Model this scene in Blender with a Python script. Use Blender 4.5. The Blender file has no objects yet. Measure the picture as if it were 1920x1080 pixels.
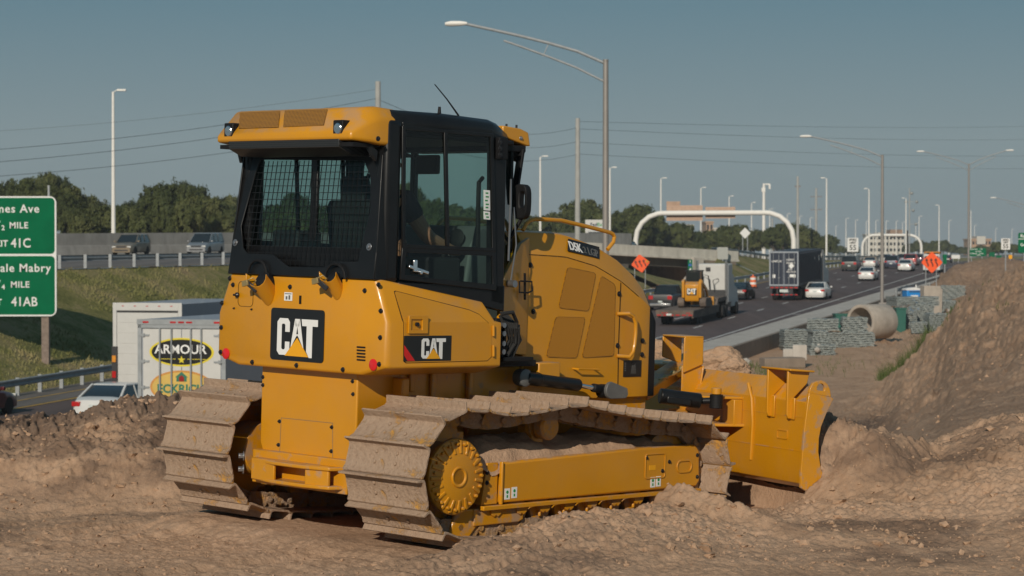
import bpy, bmesh, math, random
import numpy as np
from mathutils import Vector, Matrix
R = math.radians
random.seed(7)
rng = np.random.default_rng(11)
sc = bpy.context.scene
COL = sc.collection
# ------------------------------------------------------------------ camera
F = 4199.5                      # focal length in pixels of a 1920 px wide picture
CAMZ = 1.75
PITCH = math.atan(64 / F)
cd = bpy.data.cameras.new('camera'); cam = bpy.data.objects.new('camera', cd); COL.objects.link(cam)
cam.location = (0, 0, CAMZ); cam.rotation_euler = (R(90) - PITCH, 0, 0)
cd.sensor_width = 36; cd.lens = F / 1920 * 36; cd.clip_start = .1; cd.clip_end = 20000
cd.dof.use_dof = True; cd.dof.focus_distance = 13.5; cd.dof.aperture_fstop = 7.5
sc.camera = cam
# ------------------------------------------------------------------ light
SUN = Vector((-.567, -2.061, .99)).normalized()
w = bpy.data.worlds.new("World"); sc.world = w; w.use_nodes = True
nt = w.node_tree; nt.nodes.clear()
wo = nt.nodes.new('ShaderNodeOutputWorld'); bg = nt.nodes.new('ShaderNodeBackground'); sky = nt.nodes.new('ShaderNodeTexSky')
sky.sky_type = 'NISHITA'; sky.sun_disc = False
sky.sun_elevation = math.asin(SUN.z); sky.sun_rotation = math.atan2(SUN.x, SUN.y)
sky.air_density = 1.0; sky.dust_density = .35; sky.ozone_density = 3.0; sky.altitude = 0
bg.inputs[1].default_value = .05
hz_ = nt.nodes.new('ShaderNodeMix'); hz_.data_type = 'RGBA'; hz_.inputs[0].default_value = .88; tcw = nt.nodes.new('ShaderNodeTexCoord'); spw = nt.nodes.new('ShaderNodeSeparateXYZ'); crw = nt.nodes.new('ShaderNodeValToRGB'); nt.links.new(tcw.outputs['Generated'], spw.inputs[0]); nt.links.new(spw.outputs[2], crw.inputs[0]); vmw = nt.nodes.new('ShaderNodeVectorMath'); vmw.operation = 'SCALE'; vmw.inputs['Scale'].default_value = 10; nt.links.new(crw.outputs[0], vmw.inputs[0]); nt.links.new(vmw.outputs[0], hz_.inputs[7])
while len(crw.color_ramp.elements) < 4: crw.color_ramp.elements.new(.5)
for e_, (p_, c_) in zip(crw.color_ramp.elements, ((0, (.56, .74, .82)), (.05, (.66, .86, .93)), (.11, (.38, .67, .82)), (.45, (.22, .48, .70)))): e_.position = p_; e_.color = (*c_, 1)
pass   # even, hazy summer air over the clear-sky model
nt.links.new(sky.outputs[0], hz_.inputs[6]); nt.links.new(hz_.outputs[2], bg.inputs[0]); nt.links.new(bg.outputs[0], wo.inputs[0])
sl = bpy.data.lights.new('sun', 'SUN'); so = bpy.data.objects.new('sun', sl); COL.objects.link(so)
sl.energy = 5.0; sl.angle = R(.53); sl.color = (1, .90, .76)
so.rotation_euler = SUN.to_track_quat('Z', 'Y').to_euler(); so.location = (-20, -60, 40)
sc.view_settings.view_transform = 'Standard'; sc.view_settings.look = 'None'
sc.view_settings.exposure = -.6; sc.view_settings.gamma = 1
sc.cycles.max_bounces = 8; sc.cycles.transparent_max_bounces = 12
sc.cycles.caustics_reflective = False; sc.cycles.caustics_refractive = False

# ------------------------------------------------------------------ material helpers
MAT = {}
class NT:
    def __init__(s, name):
        s.m = bpy.data.materials.new(name); s.m.use_nodes = True; s.t = s.m.node_tree
        s.b = s.t.nodes['Principled BSDF']; s.out = s.t.nodes['Material Output']; MAT[name] = s.m
        s.tc = None
    def n(s, typ, **kw):
        x = s.t.nodes.new('ShaderNode' + typ)
        for k, v in kw.items():
            if k[0] == 'i' and k[1:].isdigit(): s.put(x.inputs[int(k[1:])], v)
            elif k.startswith('in_'): s.put(x.inputs[k[3:].replace('_', ' ')], v)
            else: setattr(x, k, v)
        return x
    def put(s, sock, v):
        if isinstance(v, bpy.types.NodeSocket): s.t.links.new(v, sock)
        elif isinstance(v, bpy.types.Node): s.t.links.new(v.outputs[0], sock)
        else:
            if sock.type == 'RGBA' and len(v) == 3: v = (*v, 1)
            sock.default_value = v
    def co(s, scale=1, obj=True):
        if s.tc is None: s.tc = s.n('TexCoord')
        o = s.tc.outputs['Object'] if obj else s.geo()
        if scale == 1: return o
        mp = s.n('Mapping', in_Vector=o)
        mp.inputs['Scale'].default_value = scale if hasattr(scale, '__len__') else (scale,) * 3
        return mp.outputs[0]
    def geo(s):
        g = s.n('NewGeometry'); return g.outputs['Position']
    def noise(s, scale, det=4, rough=.55, vec=None, dist=0):
        x = s.n('TexNoise', in_Scale=scale, in_Detail=det, in_Roughness=rough, in_Distortion=dist, in_Vector=vec if vec is not None else s.co())
        return x.outputs['Fac']
    def ramp(s, fac, stops):
        x = s.n('ValToRGB', i0=fac); cr = x.color_ramp
        while len(cr.elements) < len(stops): cr.elements.new(.5)
        for e, (p, c) in zip(cr.elements, stops): e.position = p; e.color = (*c, 1) if len(c) == 3 else c
        return x.outputs[0]
    def fr(s, fac, a, b):   # float ramp a..b to 0..1
        x = s.n('MapRange', in_Value=fac); x.inputs['From Min'].default_value = a; x.inputs['From Max'].default_value = b
        return x.outputs[0]
    def mix(s, f, a, b, bt='MIX'):
        x = s.n('Mix', data_type='RGBA', blend_type=bt); s.put(x.inputs[0], f); s.put(x.inputs[6], a); s.put(x.inputs[7], b); return x.outputs[2]
    def math(s, op, a, b=0):
        x = s.n('Math', operation=op); s.put(x.inputs[0], a); s.put(x.inputs[1], b); return x.outputs[0]
    def bump(s, h, strength=.3, dist=.01):
        x = s.n('Bump', in_Height=h); x.inputs['Strength'].default_value = strength; x.inputs['Distance'].default_value = dist
        s.put(s.b.inputs['Normal'], x); return x
    def set(s, **kw):
        for k, v in kw.items(): s.put(s.b.inputs[k.replace('_', ' ')], v)
        return s.m
def simple(name, c, rough=.5, metal=0, var=.12, sc_=8, coat=0, bumpd=0, spec=.5):
    if name in MAT: return MAT[name]
    t = NT(name)
    f = t.noise(sc_, 3)
    a = tuple(max(0, x * (1 - var)) for x in c); b = tuple(min(1, x * (1 + var)) for x in c)
    t.set(Base_Color=t.ramp(f, [(.3, a), (.7, b)]), Roughness=rough, Metallic=metal)
    t.b.inputs['Coat Weight'].default_value = coat; t.b.inputs['Specular IOR Level'].default_value = spec
    if bumpd: t.bump(t.noise(sc_ * 6, 4), .6, bumpd)
    return t.m
def holes(name, c, hole, pitch, rad, rough=.4):
    """perforated sheet: staggered round holes, in object space; u,v chosen by the sheet's own UV map (metres)"""
    t = NT(name); uv = t.n('UVMap'); s = t.n('SeparateXYZ', i0=uv.outputs[0])
    def cell(off):
        x = t.math('SUBTRACT', t.math('FRACT', t.math('ADD', t.math('DIVIDE', s.outputs[0], pitch), off)), .5)
        y = t.math('SUBTRACT', t.math('FRACT', t.math('ADD', t.math('DIVIDE', s.outputs[1], pitch * 1.73), off)), .5)
        y = t.math('MULTIPLY', y, 1.73)
        return t.math('SQRT', t.math('ADD', t.math('MULTIPLY', x, x), t.math('MULTIPLY', y, y)))
    d = t.math('MINIMUM', cell(0), cell(.5)); m = t.math('LESS_THAN', d, rad)
    t.set(Base_Color=t.mix(m, c, hole), Roughness=rough)
    return t.m
def glass(name, tint, refl=.12, rough=.02):
    t = NT(name)
    tr = t.n('BsdfTransparent', in_Color=tint); gl = t.n('BsdfGlossy', in_Roughness=rough)
    lw = t.n('LayerWeight', in_Blend=.5); f = t.math('ADD', t.math('MULTIPLY', t.math('POWER', lw.outputs['Facing'], 4.0), .7), refl * .4)
    mx = t.n('MixShader', i0=f, i1=tr.outputs[0], i2=gl.outputs[0]); t.t.links.new(mx.outputs[0], t.out.inputs[0]); return t.m
# ------------------------------------------------------------------ mesh builder
class MB:
    def __init__(s): s.v = []; s.f = []; s.mi = []; s.uv = None; s.m = 0; s.X = None
    def add(s, vs, fs):
        o = len(s.v)
        if s.X is not None: vs = [s.X @ Vector(v) for v in vs]
        s.v += [tuple(v) for v in vs]; s.f += [tuple(i + o for i in f) for f in fs]; s.mi += [s.m] * len(fs)
        return s
    def box(s, x0, x1, y0, y1, z0, z1):
        vs = [(x, y, z) for z in (z0, z1) for y in (y0, y1) for x in (x0, x1)]
        return s.add(vs, [(0, 2, 3, 1), (4, 5, 7, 6), (0, 1, 5, 4), (2, 6, 7, 3), (0, 4, 6, 2), (1, 3, 7, 5)])
    def bar(s, p0, p1, w, h, up=(0, 0, 1)):
        p0 = Vector(p0); p1 = Vector(p1); d = (p1 - p0).normalized(); up = Vector(up)
        if abs(d.dot(up)) > .98: up = Vector((1, 0, 0))
        a = d.cross(up).normalized(); b = a.cross(d)
        vs = [p + a * i * w / 2 + b * j * h / 2 for p in (p0, p1) for i, j in ((-1, -1), (1, -1), (1, 1), (-1, 1))]
        return s.add(vs, [(3, 2, 1, 0), (4, 5, 6, 7), (0, 1, 5, 4), (1, 2, 6, 5), (2, 3, 7, 6), (3, 0, 4, 7)])
    def loft(s, rings, cap=True, close=True):
        n = len(rings[0]); vs = [v for r in rings for v in r]; fs = []
        for k in range(len(rings) - 1):
            for i in range(n if close else n - 1):
                j = (i + 1) % n; fs.append((k * n + i, k * n + j, (k + 1) * n + j, (k + 1) * n + i))
        if cap: fs += [tuple(range(n))[::-1], tuple(range((len(rings) - 1) * n, len(rings) * n))]
        return s.add(vs, fs)
    def prism(s, poly, ax, a0, a1):
        """poly in the two other axes (in x,y,z order)"""
        def P(p, a): q = list(p); q.insert(ax, a); return tuple(q)
        return s.loft([[P(p, a0) for p in poly], [P(p, a1) for p in poly]])
    def cyl(s, p0, p1, r0, r1=None, n=16, cap=True):
        r1 = r0 if r1 is None else r1; p0 = Vector(p0); p1 = Vector(p1); d = (p1 - p0).normalized()
        a = d.orthogonal().normalized(); b = d.cross(a)
        ring = lambda p, r: [p + a * math.cos(2 * math.pi * k / n) * r + b * math.sin(2 * math.pi * k / n) * r for k in range(n)]
        return s.loft([ring(p0, r0), ring(p1, r1)], cap)
    def tube(s, pts, r, n=8, cap=True):
        pts = [Vector(p) for p in pts]; rings = []; a = None
        for i, p in enumerate(pts):
            d = (pts[min(i + 1, len(pts) - 1)] - pts[max(i - 1, 0)]).normalized()
            a = d.orthogonal().normalized() if a is None else (a - d * a.dot(d)).normalized()
            b = d.cross(a); rr = r[i] if hasattr(r, '__len__') else r
            rings.append([p + a * math.cos(2 * math.pi * k / n) * rr + b * math.sin(2 * math.pi * k / n) * rr for k in range(n)])
        return s.loft(rings, cap)
    def lathe(s, prof, o, ax, n=32, cap=True):
        """prof: list of (radius, distance along axis)"""
        o = Vector(o); d = Vector(ax).normalized(); a = d.orthogonal().normalized(); b = d.cross(a)
        return s.loft([[o + d * h + a * math.cos(2 * math.pi * k / n) * r + b * math.sin(2 * math.pi * k / n) * r for k in range(n)] for r, h in prof], cap)
    def slab(s, pts, off):
        """planar polygon given in 3-D and thickened by the vector off"""
        off = Vector(off); return s.loft([[Vector(p) for p in pts], [Vector(p) + off for p in pts]])
    def frame(s, outer, inner, off):
        off = Vector(off); n = len(outer)
        return s.add([*map(Vector, outer), *map(Vector, inner), *[Vector(p) + off for p in outer], *[Vector(p) + off for p in inner]],
            [q for i in range(n) for j in [(i + 1) % n] for q in ((i, j, n + j, n + i), (2 * n + i, 3 * n + i, 3 * n + j, 2 * n + j), (i, 2 * n + i, 2 * n + j, j), (n + i, n + j, 3 * n + j, 3 * n + i))])
    def sphere(s, c, r, nu=12, nv=8, sq=(1, 1, 1)):
        c = Vector(c); rings = []
        for j in range(1, nv):
            t = math.pi * j / nv
            rings.append([c + Vector((math.sin(t) * math.cos(2 * math.pi * k / nu) * sq[0], math.sin(t) * math.sin(2 * math.pi * k / nu) * sq[1], math.cos(t) * sq[2])) * r for k in range(nu)])
        return s.loft(rings)
    def build(s, name, mats, parent=None, bevel=0, sharp=35, uvax=None, seg=2, smooth=True):
        me = bpy.data.meshes.new(name); me.from_pydata([tuple(v) for v in s.v], [], s.f)
        if not isinstance(mats, (list, tuple)): mats = [mats]
        for m in mats: me.materials.append(MAT[m] if isinstance(m, str) else m)
        me.polygons.foreach_set('material_index', s.mi)
        bm = bmesh.new(); bm.from_mesh(me); bmesh.ops.recalc_face_normals(bm, faces=bm.faces); bm.to_mesh(me); bm.free()
        if smooth:
            me.polygons.foreach_set('use_smooth', [True] * len(me.polygons)); me.set_sharp_from_angle(angle=R(sharp))
        if uvax is not None:
            uv = me.uv_layers.new(name='UVMap'); a, b = uvax; ax = Vector(a); bx = Vector(b)
            for l in me.loops:
                c = me.vertices[l.vertex_index].co; uv.data[l.index].uv = (c.dot(ax), c.dot(bx))
        o = bpy.data.objects.new(name, me); COL.objects.link(o)
        if parent is not None: o.parent = parent
        if bevel:
            md = o.modifiers.new('bevel', 'BEVEL'); md.width = bevel; md.segments = seg; md.limit_method = 'ANGLE'; md.angle_limit = R(38)
        return o
def tag(o, label=None, cat=None, group=None, kind=None):
    if label: o['label'] = label
    if cat: o['category'] = cat
    if group: o['group'] = group
    if kind: o['kind'] = kind
    return o
def empty(name, loc, rz=0, label=None, cat=None, group=None, rx=0):
    o = bpy.data.objects.new(name, None); COL.objects.link(o); o.location = loc; o.rotation_euler = (rx, 0, rz); o.empty_display_size = .3
    return tag(o, label, cat, group)
def copy_tree(o, parent=None):
    c = o.copy(); COL.objects.link(c)
    if parent is not None: c.parent = parent
    for ch in [x for x in KIDS(o)]: copy_tree(ch, c)
    return c
def KIDS(o): return [x for x in bpy.data.objects if x.parent == o]
def text_geo(s, size=1.0, bold=0.0, align='CENTER', spacing=1.0, xs=1.0, depth=.002):
    cu = bpy.data.curves.new('t', 'FONT'); cu.body = s; cu.size = size; cu.offset = bold; cu.align_x = align; cu.align_y = 'CENTER'
    cu.space_character = spacing; cu.resolution_u = 3; cu.extrude = depth
    ob = bpy.data.objects.new('t', cu); COL.objects.link(ob)
    dg = bpy.context.evaluated_depsgraph_get(); me = ob.evaluated_get(dg).to_mesh()
    vs = [(v.co.x * xs, v.co.y, v.co.z) for v in me.vertices]; fs = [tuple(p.vertices) for p in me.polygons]
    ob.evaluated_get(dg).to_mesh_clear(); bpy.data.objects.remove(ob); bpy.data.curves.remove(cu)
    return vs, fs
def basis(o, x, y):
    """matrix whose local x,y run along x,y from origin o"""
    x = Vector(x).normalized(); z = x.cross(Vector(y)).normalized(); y = z.cross(x)
    return Matrix(((x.x, y.x, z.x, o[0]), (x.y, y.y, z.y, o[1]), (x.z, y.z, z.z, o[2]), (0, 0, 0, 1)))
def words(name, s, mat_, parent, o, x, y, **kw):
    b = MB(); b.X = basis(o, x, y); b.add(*text_geo(s, **kw)); return b.build(name, mat_, parent, smooth=False)
def grid_mesh(name, P, mat_, kind='structure', parent=None, smooth=True):
    """P: rows x cols x 3 array"""
    n, m = P.shape[:2]; me = bpy.data.meshes.new(name)
    me.vertices.add(n * m); me.vertices.foreach_set('co', P.reshape(-1).astype(np.float32))
    i = np.arange(n * m).reshape(n, m); q = np.stack([i[:-1, :-1], i[:-1, 1:], i[1:, 1:], i[1:, :-1]], -1).reshape(-1, 4)
    me.loops.add(q.size); me.loops.foreach_set('vertex_index', q.reshape(-1).astype(np.int32))
    me.polygons.add(len(q)); me.polygons.foreach_set('loop_start', np.arange(0, q.size, 4, dtype=np.int32)); me.polygons.foreach_set('loop_total', np.full(len(q), 4, np.int32))
    me.update(calc_edges=True)
    me.polygons.foreach_set('use_smooth', [smooth] * len(q)); me.materials.append(MAT[mat_])
    o = bpy.data.objects.new(name, me); COL.objects.link(o)
    if parent: o.parent = parent
    if kind: o['kind'] = kind
    return o
def at(u, v, D):
    """world point seen at pixel (u, v) of the 1920 px photograph at depth D metres"""
    return Vector(((u - 960) / F * D, D, CAMZ - (v - 476) / F * D))
# ------------------------------------------------------------------ noise for terrain (numpy)
def vnoise(x, y, seed=0):
    xi = np.floor(x).astype(np.int64); yi = np.floor(y).astype(np.int64); xf = x - xi; yf = y - yi
    def h(a, b):
        n = (a * 374761393 + b * 668265263 + seed * 974634777) & 0x7fffffff
        n = ((n ^ (n >> 13)) * 1274126177) & 0x7fffffff
        return ((n ^ (n >> 16)) & 0xffff) / 65535.0
    u = xf * xf * (3 - 2 * xf); v = yf * yf * (3 - 2 * yf)
    return (h(xi, yi) * (1 - u) + h(xi + 1, yi) * u) * (1 - v) + (h(xi, yi + 1) * (1 - u) + h(xi + 1, yi + 1) * u) * v - .5
def fbm(x, y, octv=5, seed=0, gain=.5):
    s = 0; a = 1; c, d = .8, .6
    for k in range(octv):
        s = s + a * vnoise(x, y, seed + k); x, y = (x * c - y * d) * 2.03, (x * d + y * c) * 2.03; a *= gain
    return s
def sstep(a, b, x): t = np.clip((x - a) / (b - a), 0, 1); return t * t * (3 - 2 * t)
# ------------------------------------------------------------------ materials
def mk_yellow(name='yellow_paint', dust=.0):
    t = NT(name); n1 = t.noise(2.2, 5); n2 = t.noise(45, 3)
    c = t.ramp(n1, [(.3, (.57, .243, .004)), (.7, (.62, .268, .005))])
    g = t.n('NewGeometry'); s = t.n('SeparateXYZ', i0=g.outputs['Normal'])
    up = t.fr(s.outputs[2], .45, .85)
    d = t.math('MULTIPLY', t.math('MULTIPLY', up, t.fr(t.noise(7, 6, .65), .42, .60)), .85)
    if dust: d = t.math('MAXIMUM', d, t.math('MULTIPLY', t.fr(t.noise(9, 7, .7), .62 - dust * .3, .72 - dust * .3), .8))
    d = t.math('ADD', d, t.math('MULTIPLY', t.fr(t.noise(3.5, 7, .7), .45, .75), .16)); c = t.mix(d, c, (.36, .235, .15))
    t.set(Base_Color=c, Roughness=t.mix(d, t.ramp(n2, [(.3, (.34,) * 3), (.7, (.46,) * 3)]), (.9, .9, .9)))
    t.b.inputs['Coat Weight'].default_value = .25; t.b.inputs['Coat Roughness'].default_value = .12
    t.bump(t.noise(25, 3), .12, .002)
mk_yellow(); mk_yellow('yellow_dusty', .22); mk_yellow('yellow_worn', .42)
def mk_track(name, lo, hi):
    t = NT(name); n = t.noise(5.5, 6, .62, dist=.3); n2 = t.noise(30, 6, .7); o = t.n('ObjectInfo')
    m = t.fr(t.math('ADD', t.math('ADD', n, t.math('MULTIPLY', n2, .16)), t.math('MULTIPLY', o.outputs['Random'], .07)), lo, hi)
    soil = t.ramp(n2, [(.28, (.27, .18, .12)), (.45, (.37, .255, .175)), (.7, (.42, .30, .21))])
    yel = t.mix(t.fr(n2, .45, .6), (.50, .25, .045), (.30, .18, .09))
    g2 = t.n('NewGeometry'); m = t.math('MULTIPLY', m, 1.0); t.set(Base_Color=t.mix(m, yel, soil), Roughness=.85)
    t.bump(t.math('MULTIPLY', n2, m), .9, .018)
mk_track('track_steel', .46, .56); mk_track('link_steel', .46, .62)
simple('black_paint', (.009, .009, .0095), .34, var=.2, coat=.08, spec=.3)
simple('black_matte', (.010, .010, .011), .6, var=.2, spec=.25)
simple('rubber', (.018, .017, .016), .8)
simple('dark_glassy', (.01, .012, .014), .08, var=.1, coat=.6)
simple('chrome', (.75, .75, .75), .18, 1)
simple('steel', (.34, .34, .35), .38, .85)
simple('galvanised', (.30, .32, .33), .6, .3, var=.12, sc_=5)
simple('bolt_black', (.03, .03, .033), .35, .5)
simple('red_reflector', (.62, .012, .012), .25, coat=.6)
simple('white_decal', (.78, .78, .76), .4, var=.03)
simple('black_decal', (.012, .012, .012), .35, var=.1)
simple('logo_yellow', (.80, .37, .01), .35, var=.03)
simple('logo_red', (.60, .015, .012), .4)
simple('green_decal', (.02, .25, .06), .4)
simple('seat_black', (.02, .02, .022), .75)
simple('console_grey', (.11, .12, .12), .6)
simple('grey_cap', (.16, .16, .155), .55, .3)
simple('brass', (.45, .33, .15), .4, .6)
holes('perforated_yellow', (.55, .235, .012), (.15, .06, .006), .0075, .30)
holes('perforated_top', (.40, .18, .018), (.03, .015, .006), .0125, .33)
holes('perforated_black', (.03, .03, .03), (.004, .004, .004), .012, .3)
glass('cab_glass', (.60, .74, .70), .10)
simple('skin', (.40, .20, .12), .55, var=.06); simple('shirt', (.02, .025, .04), .8); simple('hivis', (.35, .75, .08), .7)
simple('hair', (.03, .018, .01), .7); simple('cap_cloth', (.03, .035, .05), .8)
# ------------------------------------------------------------------ the dozer's own axes: x forward, y left, z up
_A = ((.6923893973112282, -.7209343923031737, .02916375293833018), (.7211975438455447, .6927263313591911, .002081488120454722), (-.021703115954841312, .019591626683209906, .9995724800742349))
_O = (-1.3543043620340178, 13.249251535416608, -.003247494733664924)
DM = Matrix([(*_A[i], _O[i]) for i in range(3)] + [(0, 0, 0, 1)])
DI = DM.inverted()
_C = DI @ Vector((0, 0, CAMZ)); _cp, _sp = math.cos(PITCH), math.sin(PITCH)
def ray(u, v): return DI.to_3x3() @ Vector(((u - 960) / F, _cp - _sp * (v - 540) / F, -_sp - _cp * (v - 540) / F))
def P(u, v, ax, val):
    """point of the dozer, in its own axes, seen at pixel (u,v) on the plane axis=val"""
    d = ray(u, v); return _C + d * ((val - _C[ax]) / d[ax])
def PN(u, v, p0, n):
    d = ray(u, v); n = Vector(n); return _C + d * ((Vector(p0) - _C).dot(n) / d.dot(n))
# the C A T lettering, drawn on a 100 x 62 grid
def cat_logo(parent, o, x, y, wd, off=.0015):
    """white letters and yellow triangle; o = lower left corner of the lettering, wd its width"""
    k = wd / 100; L = []
    b = MB(); b.X = basis(o, x, y) @ Matrix.Scale(k, 4)
    t = off / k
    def poly(p): b.loft([[(q[0], q[1], 0) for q in p], [(q[0], q[1], t) for q in p]])
    # C as a strip
    outer = [(31, 40), (31, 56), (26, 62), (6, 62), (0, 56), (0, 8), (6, 2), (26, 2), (31, 8), (31, 24)]
    inner = [(20, 40), (20, 51), (18, 53), (13, 53), (11, 51), (11, 13), (13, 11), (18, 11), (20, 13), (20, 24)]
    for i in range(len(outer) - 1): poly([outer[i], outer[i + 1], inner[i + 1], inner[i]])
    # A (legs are cut short by the triangle)
    poly([(44, 62), (56, 62), (55, 50), (50, 50), (45, 50)]); poly([(44, 62), (50, 50.2), (46.5, 32), (34, 14), (36, 26)]); poly([(56, 62), (66, 14), (53.5, 32), (50, 50.2)])
    poly([(46.5, 32), (47.5, 37), (52.5, 37), (53.5, 32), (50, 35.5)])
    # T
    poly([(60, 62), (100, 62), (100, 51), (87, 51), (73, 51), (62, 51)]); poly([(73, 51), (87, 51), (87, 0), (80, 0), (73, 10)])
    lt = b.build('logo_lettering', 'white_decal', parent, smooth=False)
    b = MB(); b.X = basis(o, x, y) @ Matrix.Scale(k, 4); poly2 = [(20, 1), (50, 31), (79, 1)]
    b.loft([[(*q, 0) for q in poly2], [(*q, t * 1.3) for q in poly2]]); b.build('logo_triangle', 'logo_yellow', parent, smooth=False)
# ================================================================== DOZER
dz = bpy.data.objects.new('bulldozer', None); COL.objects.link(dz); dz.matrix_world = DM
tag(dz, 'large yellow crawler bulldozer with enclosed black cab, muddy tracks and angled front blade', 'bulldozer')
def zt(x): return 1.625 - (max(x, .12) - .12) * .152
def hull_ring(x, ins=0, top=None):
    t_ = zt(x) if top is None else top
    m_ = min(1.38, t_ - .004)
    h = [(-.573 + ins, 1.065 + ins * .3), (-.77 + ins, 1.115 + ins * .3), (-.77 + ins, m_), (-.665 + ins, t_ - ins * .3)]
    return [(x, a, c) for a, c in h] + [(x, -a, c) for a, c in h[::-1]]
b = MB(); b.loft([hull_ring(.07, .03), hull_ring(.08, .012), hull_ring(.105, 0), hull_ring(.94, 0), hull_ring(1.01, 0, 1.385)])
hull = b.build('body', 'yellow_paint', dz, bevel=.012, sharp=50, seg=3)
def yside(x, z): return -.77 if z < 1.38 else -.77 + .105 * (z - 1.38) / max(.02, zt(x) - 1.38)
for s in (1, -1):
    # side access door that follows the crease of the body side
    ol = [(757, 549), (760, 547), (890, 582), (905, 590), (918, 612), (921, 626), (921, 668), (913, 676), (762, 680), (757, 676)]
    pts = [P(u, v, 1, -.77) for u, v in ol]
    def door(mat_, name, grow, off, par):
        cx = sum(p.x for p in pts) / len(pts); cz = sum(p.z for p in pts) / len(pts)
        q = [(p.x + (p.x - cx) / abs(p.x - cx) * grow, p.z + (p.z - cz) / abs(p.z - cz) * grow) for p in pts]
        def cut(keep):
            o_ = []
            for i in range(len(q)):
                a_, c_ = q[i], q[(i + 1) % len(q)]
                if keep(a_[1]): o_.append(a_)
                if keep(a_[1]) != keep(c_[1]):
                    f = (1.38 - a_[1]) / (c_[1] - a_[1]); o_.append((a_[0] + f * (c_[0] - a_[0]), 1.38))
            return o_
        b = MB()
        for part in (cut(lambda z: z <= 1.38), cut(lambda z: z > 1.38)):
            b.slab([(x, s * (-yside(x, z) - .01), z) for x, z in part], (0, s * (.01 + off), 0))
        return b.build(name, mat_, par)
    dr = door('black_matte', 'door_gap', .004, .0008, hull)  # slightly larger black slab, its colour standing in for the dark gap round the door
    d1 = door('yellow_paint', 'access_door', 0, .004, dz)
    y0 = -s * -.774
    if s == -1:
        yy = -.7745
        a = P(757.5, 629, 1, yy); c = P(845, 676, 1, yy)
        b = MB(); b.box(a.x, c.x, yy - .002, yy, c.z, a.z - .002); pl = b.build('logo_plate', 'black_decal', dz)
        q = [P(u, v, 1, yy - .002) for u, v in ((758, 647), (758, 660), (764, 677), (777, 677))]
        b = MB(); b.slab([(q[0].x, yy - .002, q[0].z), (q[1].x, yy - .002, q[1].z - .02), (q[2].x, yy - .002, c.z + .002), (q[3].x + .004, yy - .002, c.z + .002)], (0, -.001, 0)); b.build('red_stripe', 'logo_red', pl)
        l0 = P(790, 673, 1, yy - .003); l1 = P(835, 671, 1, yy - .003)
        cat_logo(pl, (l0.x, yy - .002, l0.z - .002), (1, 0, 0), (0, 0, 1), l1.x - l0.x)
        a = P(765, 592, 1, yy); c = P(800, 625, 1, yy)
        b = MB(); b.frame([(a.x, yy, c.z), (c.x, yy, c.z), (c.x, yy, a.z), (a.x, yy, a.z)], [(a.x + .018, yy, c.z + .02), (c.x - .045, yy, c.z + .02), (c.x - .045, yy, a.z - .02), (a.x + .018, yy, a.z - .02)], (0, -.012, 0))
        b.box(a.x + .018, c.x - .045, yy - .003, yy, c.z + .02, a.z - .02); hd = b.build('door_handle', 'yellow_paint', d1, bevel=.003)
        k = P(780, 608, 1, yy); b = MB(); b.cyl((k.x, yy, k.z), (k.x, yy - .018, k.z), .012); b.build('lock', 'bolt_black', d1)
        for v in ((610, 630), (647, 668)):
            a = P(924, v[0], 1, yy); c = P(924, v[1], 1, yy); b = MB(); b.cyl((a.x, yy - .006, a.z), (c.x, yy - .006, c.z), .008, n=10); b.build('hinge', 'yellow_paint', d1)
# rear panel details
XR = .0685
def bolt(p, ax, r=.011, par=dz, mat_='bolt_black', h=.012):
    p = Vector(p); ax = Vector(ax).normalized(); b = MB(); b.cyl(p - ax * .004, p + ax * .003, r * 1.35, n=14); b.cyl(p + ax * .002, p + ax * h, r * .8, n=6)
    return b.build('bolt', mat_, par, bevel=.0015, sharp=30)
for u, v in ((431, 522), (437, 534), (544, 538), (415, 568), (415, 614), (413, 660), (473, 679), (556, 685), (643, 693), (710, 534), (684, 545), (714, 583), (713, 633), (711, 683)):
    p = P(u, v, 0, XR); bolt((XR - .001 + (.018 if p.z > 9 else 0), max(-.725, min(.725, p.y)), p.z), (-1, 0, 0))
for u, v in ((439, 578), (472, 580)): bolt(P(u, v, 0, XR), (-1, 0, 0), .005)
for u, v in ((424, 663), (700, 684)):
    p = P(u, v, 0, XR); b = MB(); b.lathe([(.034, 0), (.034, .004), (.030, .0065)], p, (-1, 0, 0), 28); b.build('reflector', 'red_reflector', dz)
a = P(509, 675, 0, XR); c = P(607, 585, 0, XR)
def rrect(y0, y1, z0, z1, r, n=5):
    o = []
    for cy, cz, a0 in ((y1 - r, z0 + r, -90), (y1 - r, z1 - r, 0), (y0 + r, z1 - r, 90), (y0 + r, z0 + r, 180)):
        o += [(cy + r * math.cos(R(a0 + 90 * k / n)), cz + r * math.sin(R(a0 + 90 * k / n))) for k in range(n + 1)]
    return o
b = MB(); b.prism(rrect(-.232, .250, 1.118, 1.428, .022), 0, XR - .004, XR + .002); pl = b.build('logo_plate', 'black_decal', dz)
l0 = P(519, 665, 0, XR - .004); l1 = P(593, 670, 0, XR - .004)
cat_logo(pl, (XR - .004, l0.y + .0, l0.z - .005), (0, -1, 0), (0, 0, 1), (l0.y - l1.y) * 1.02)
for v in (651, 657, 663, 669, 675):
    p = P(677, v, 0, XR); b = MB(); b.box(XR - .002, XR + .002, p.y - .036, p.y + .036, p.z - .0045, p.z + .0045); b.build('vent_slot', 'black_matte', dz)
p = P(563, 562, 0, XR); b = MB(); b.box(XR - .002, XR + .002, p.y - .009, p.y + .009, p.z - .025, p.z + .025); b.build('vent_slot', 'black_matte', dz)
p = P(541, 556, 0, XR); b = MB(); b.box(XR - .003, XR, p.y - .036, p.y + .036, p.z - .025, p.z + .025); st = b.build('sticker', 'white_decal', dz)
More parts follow.
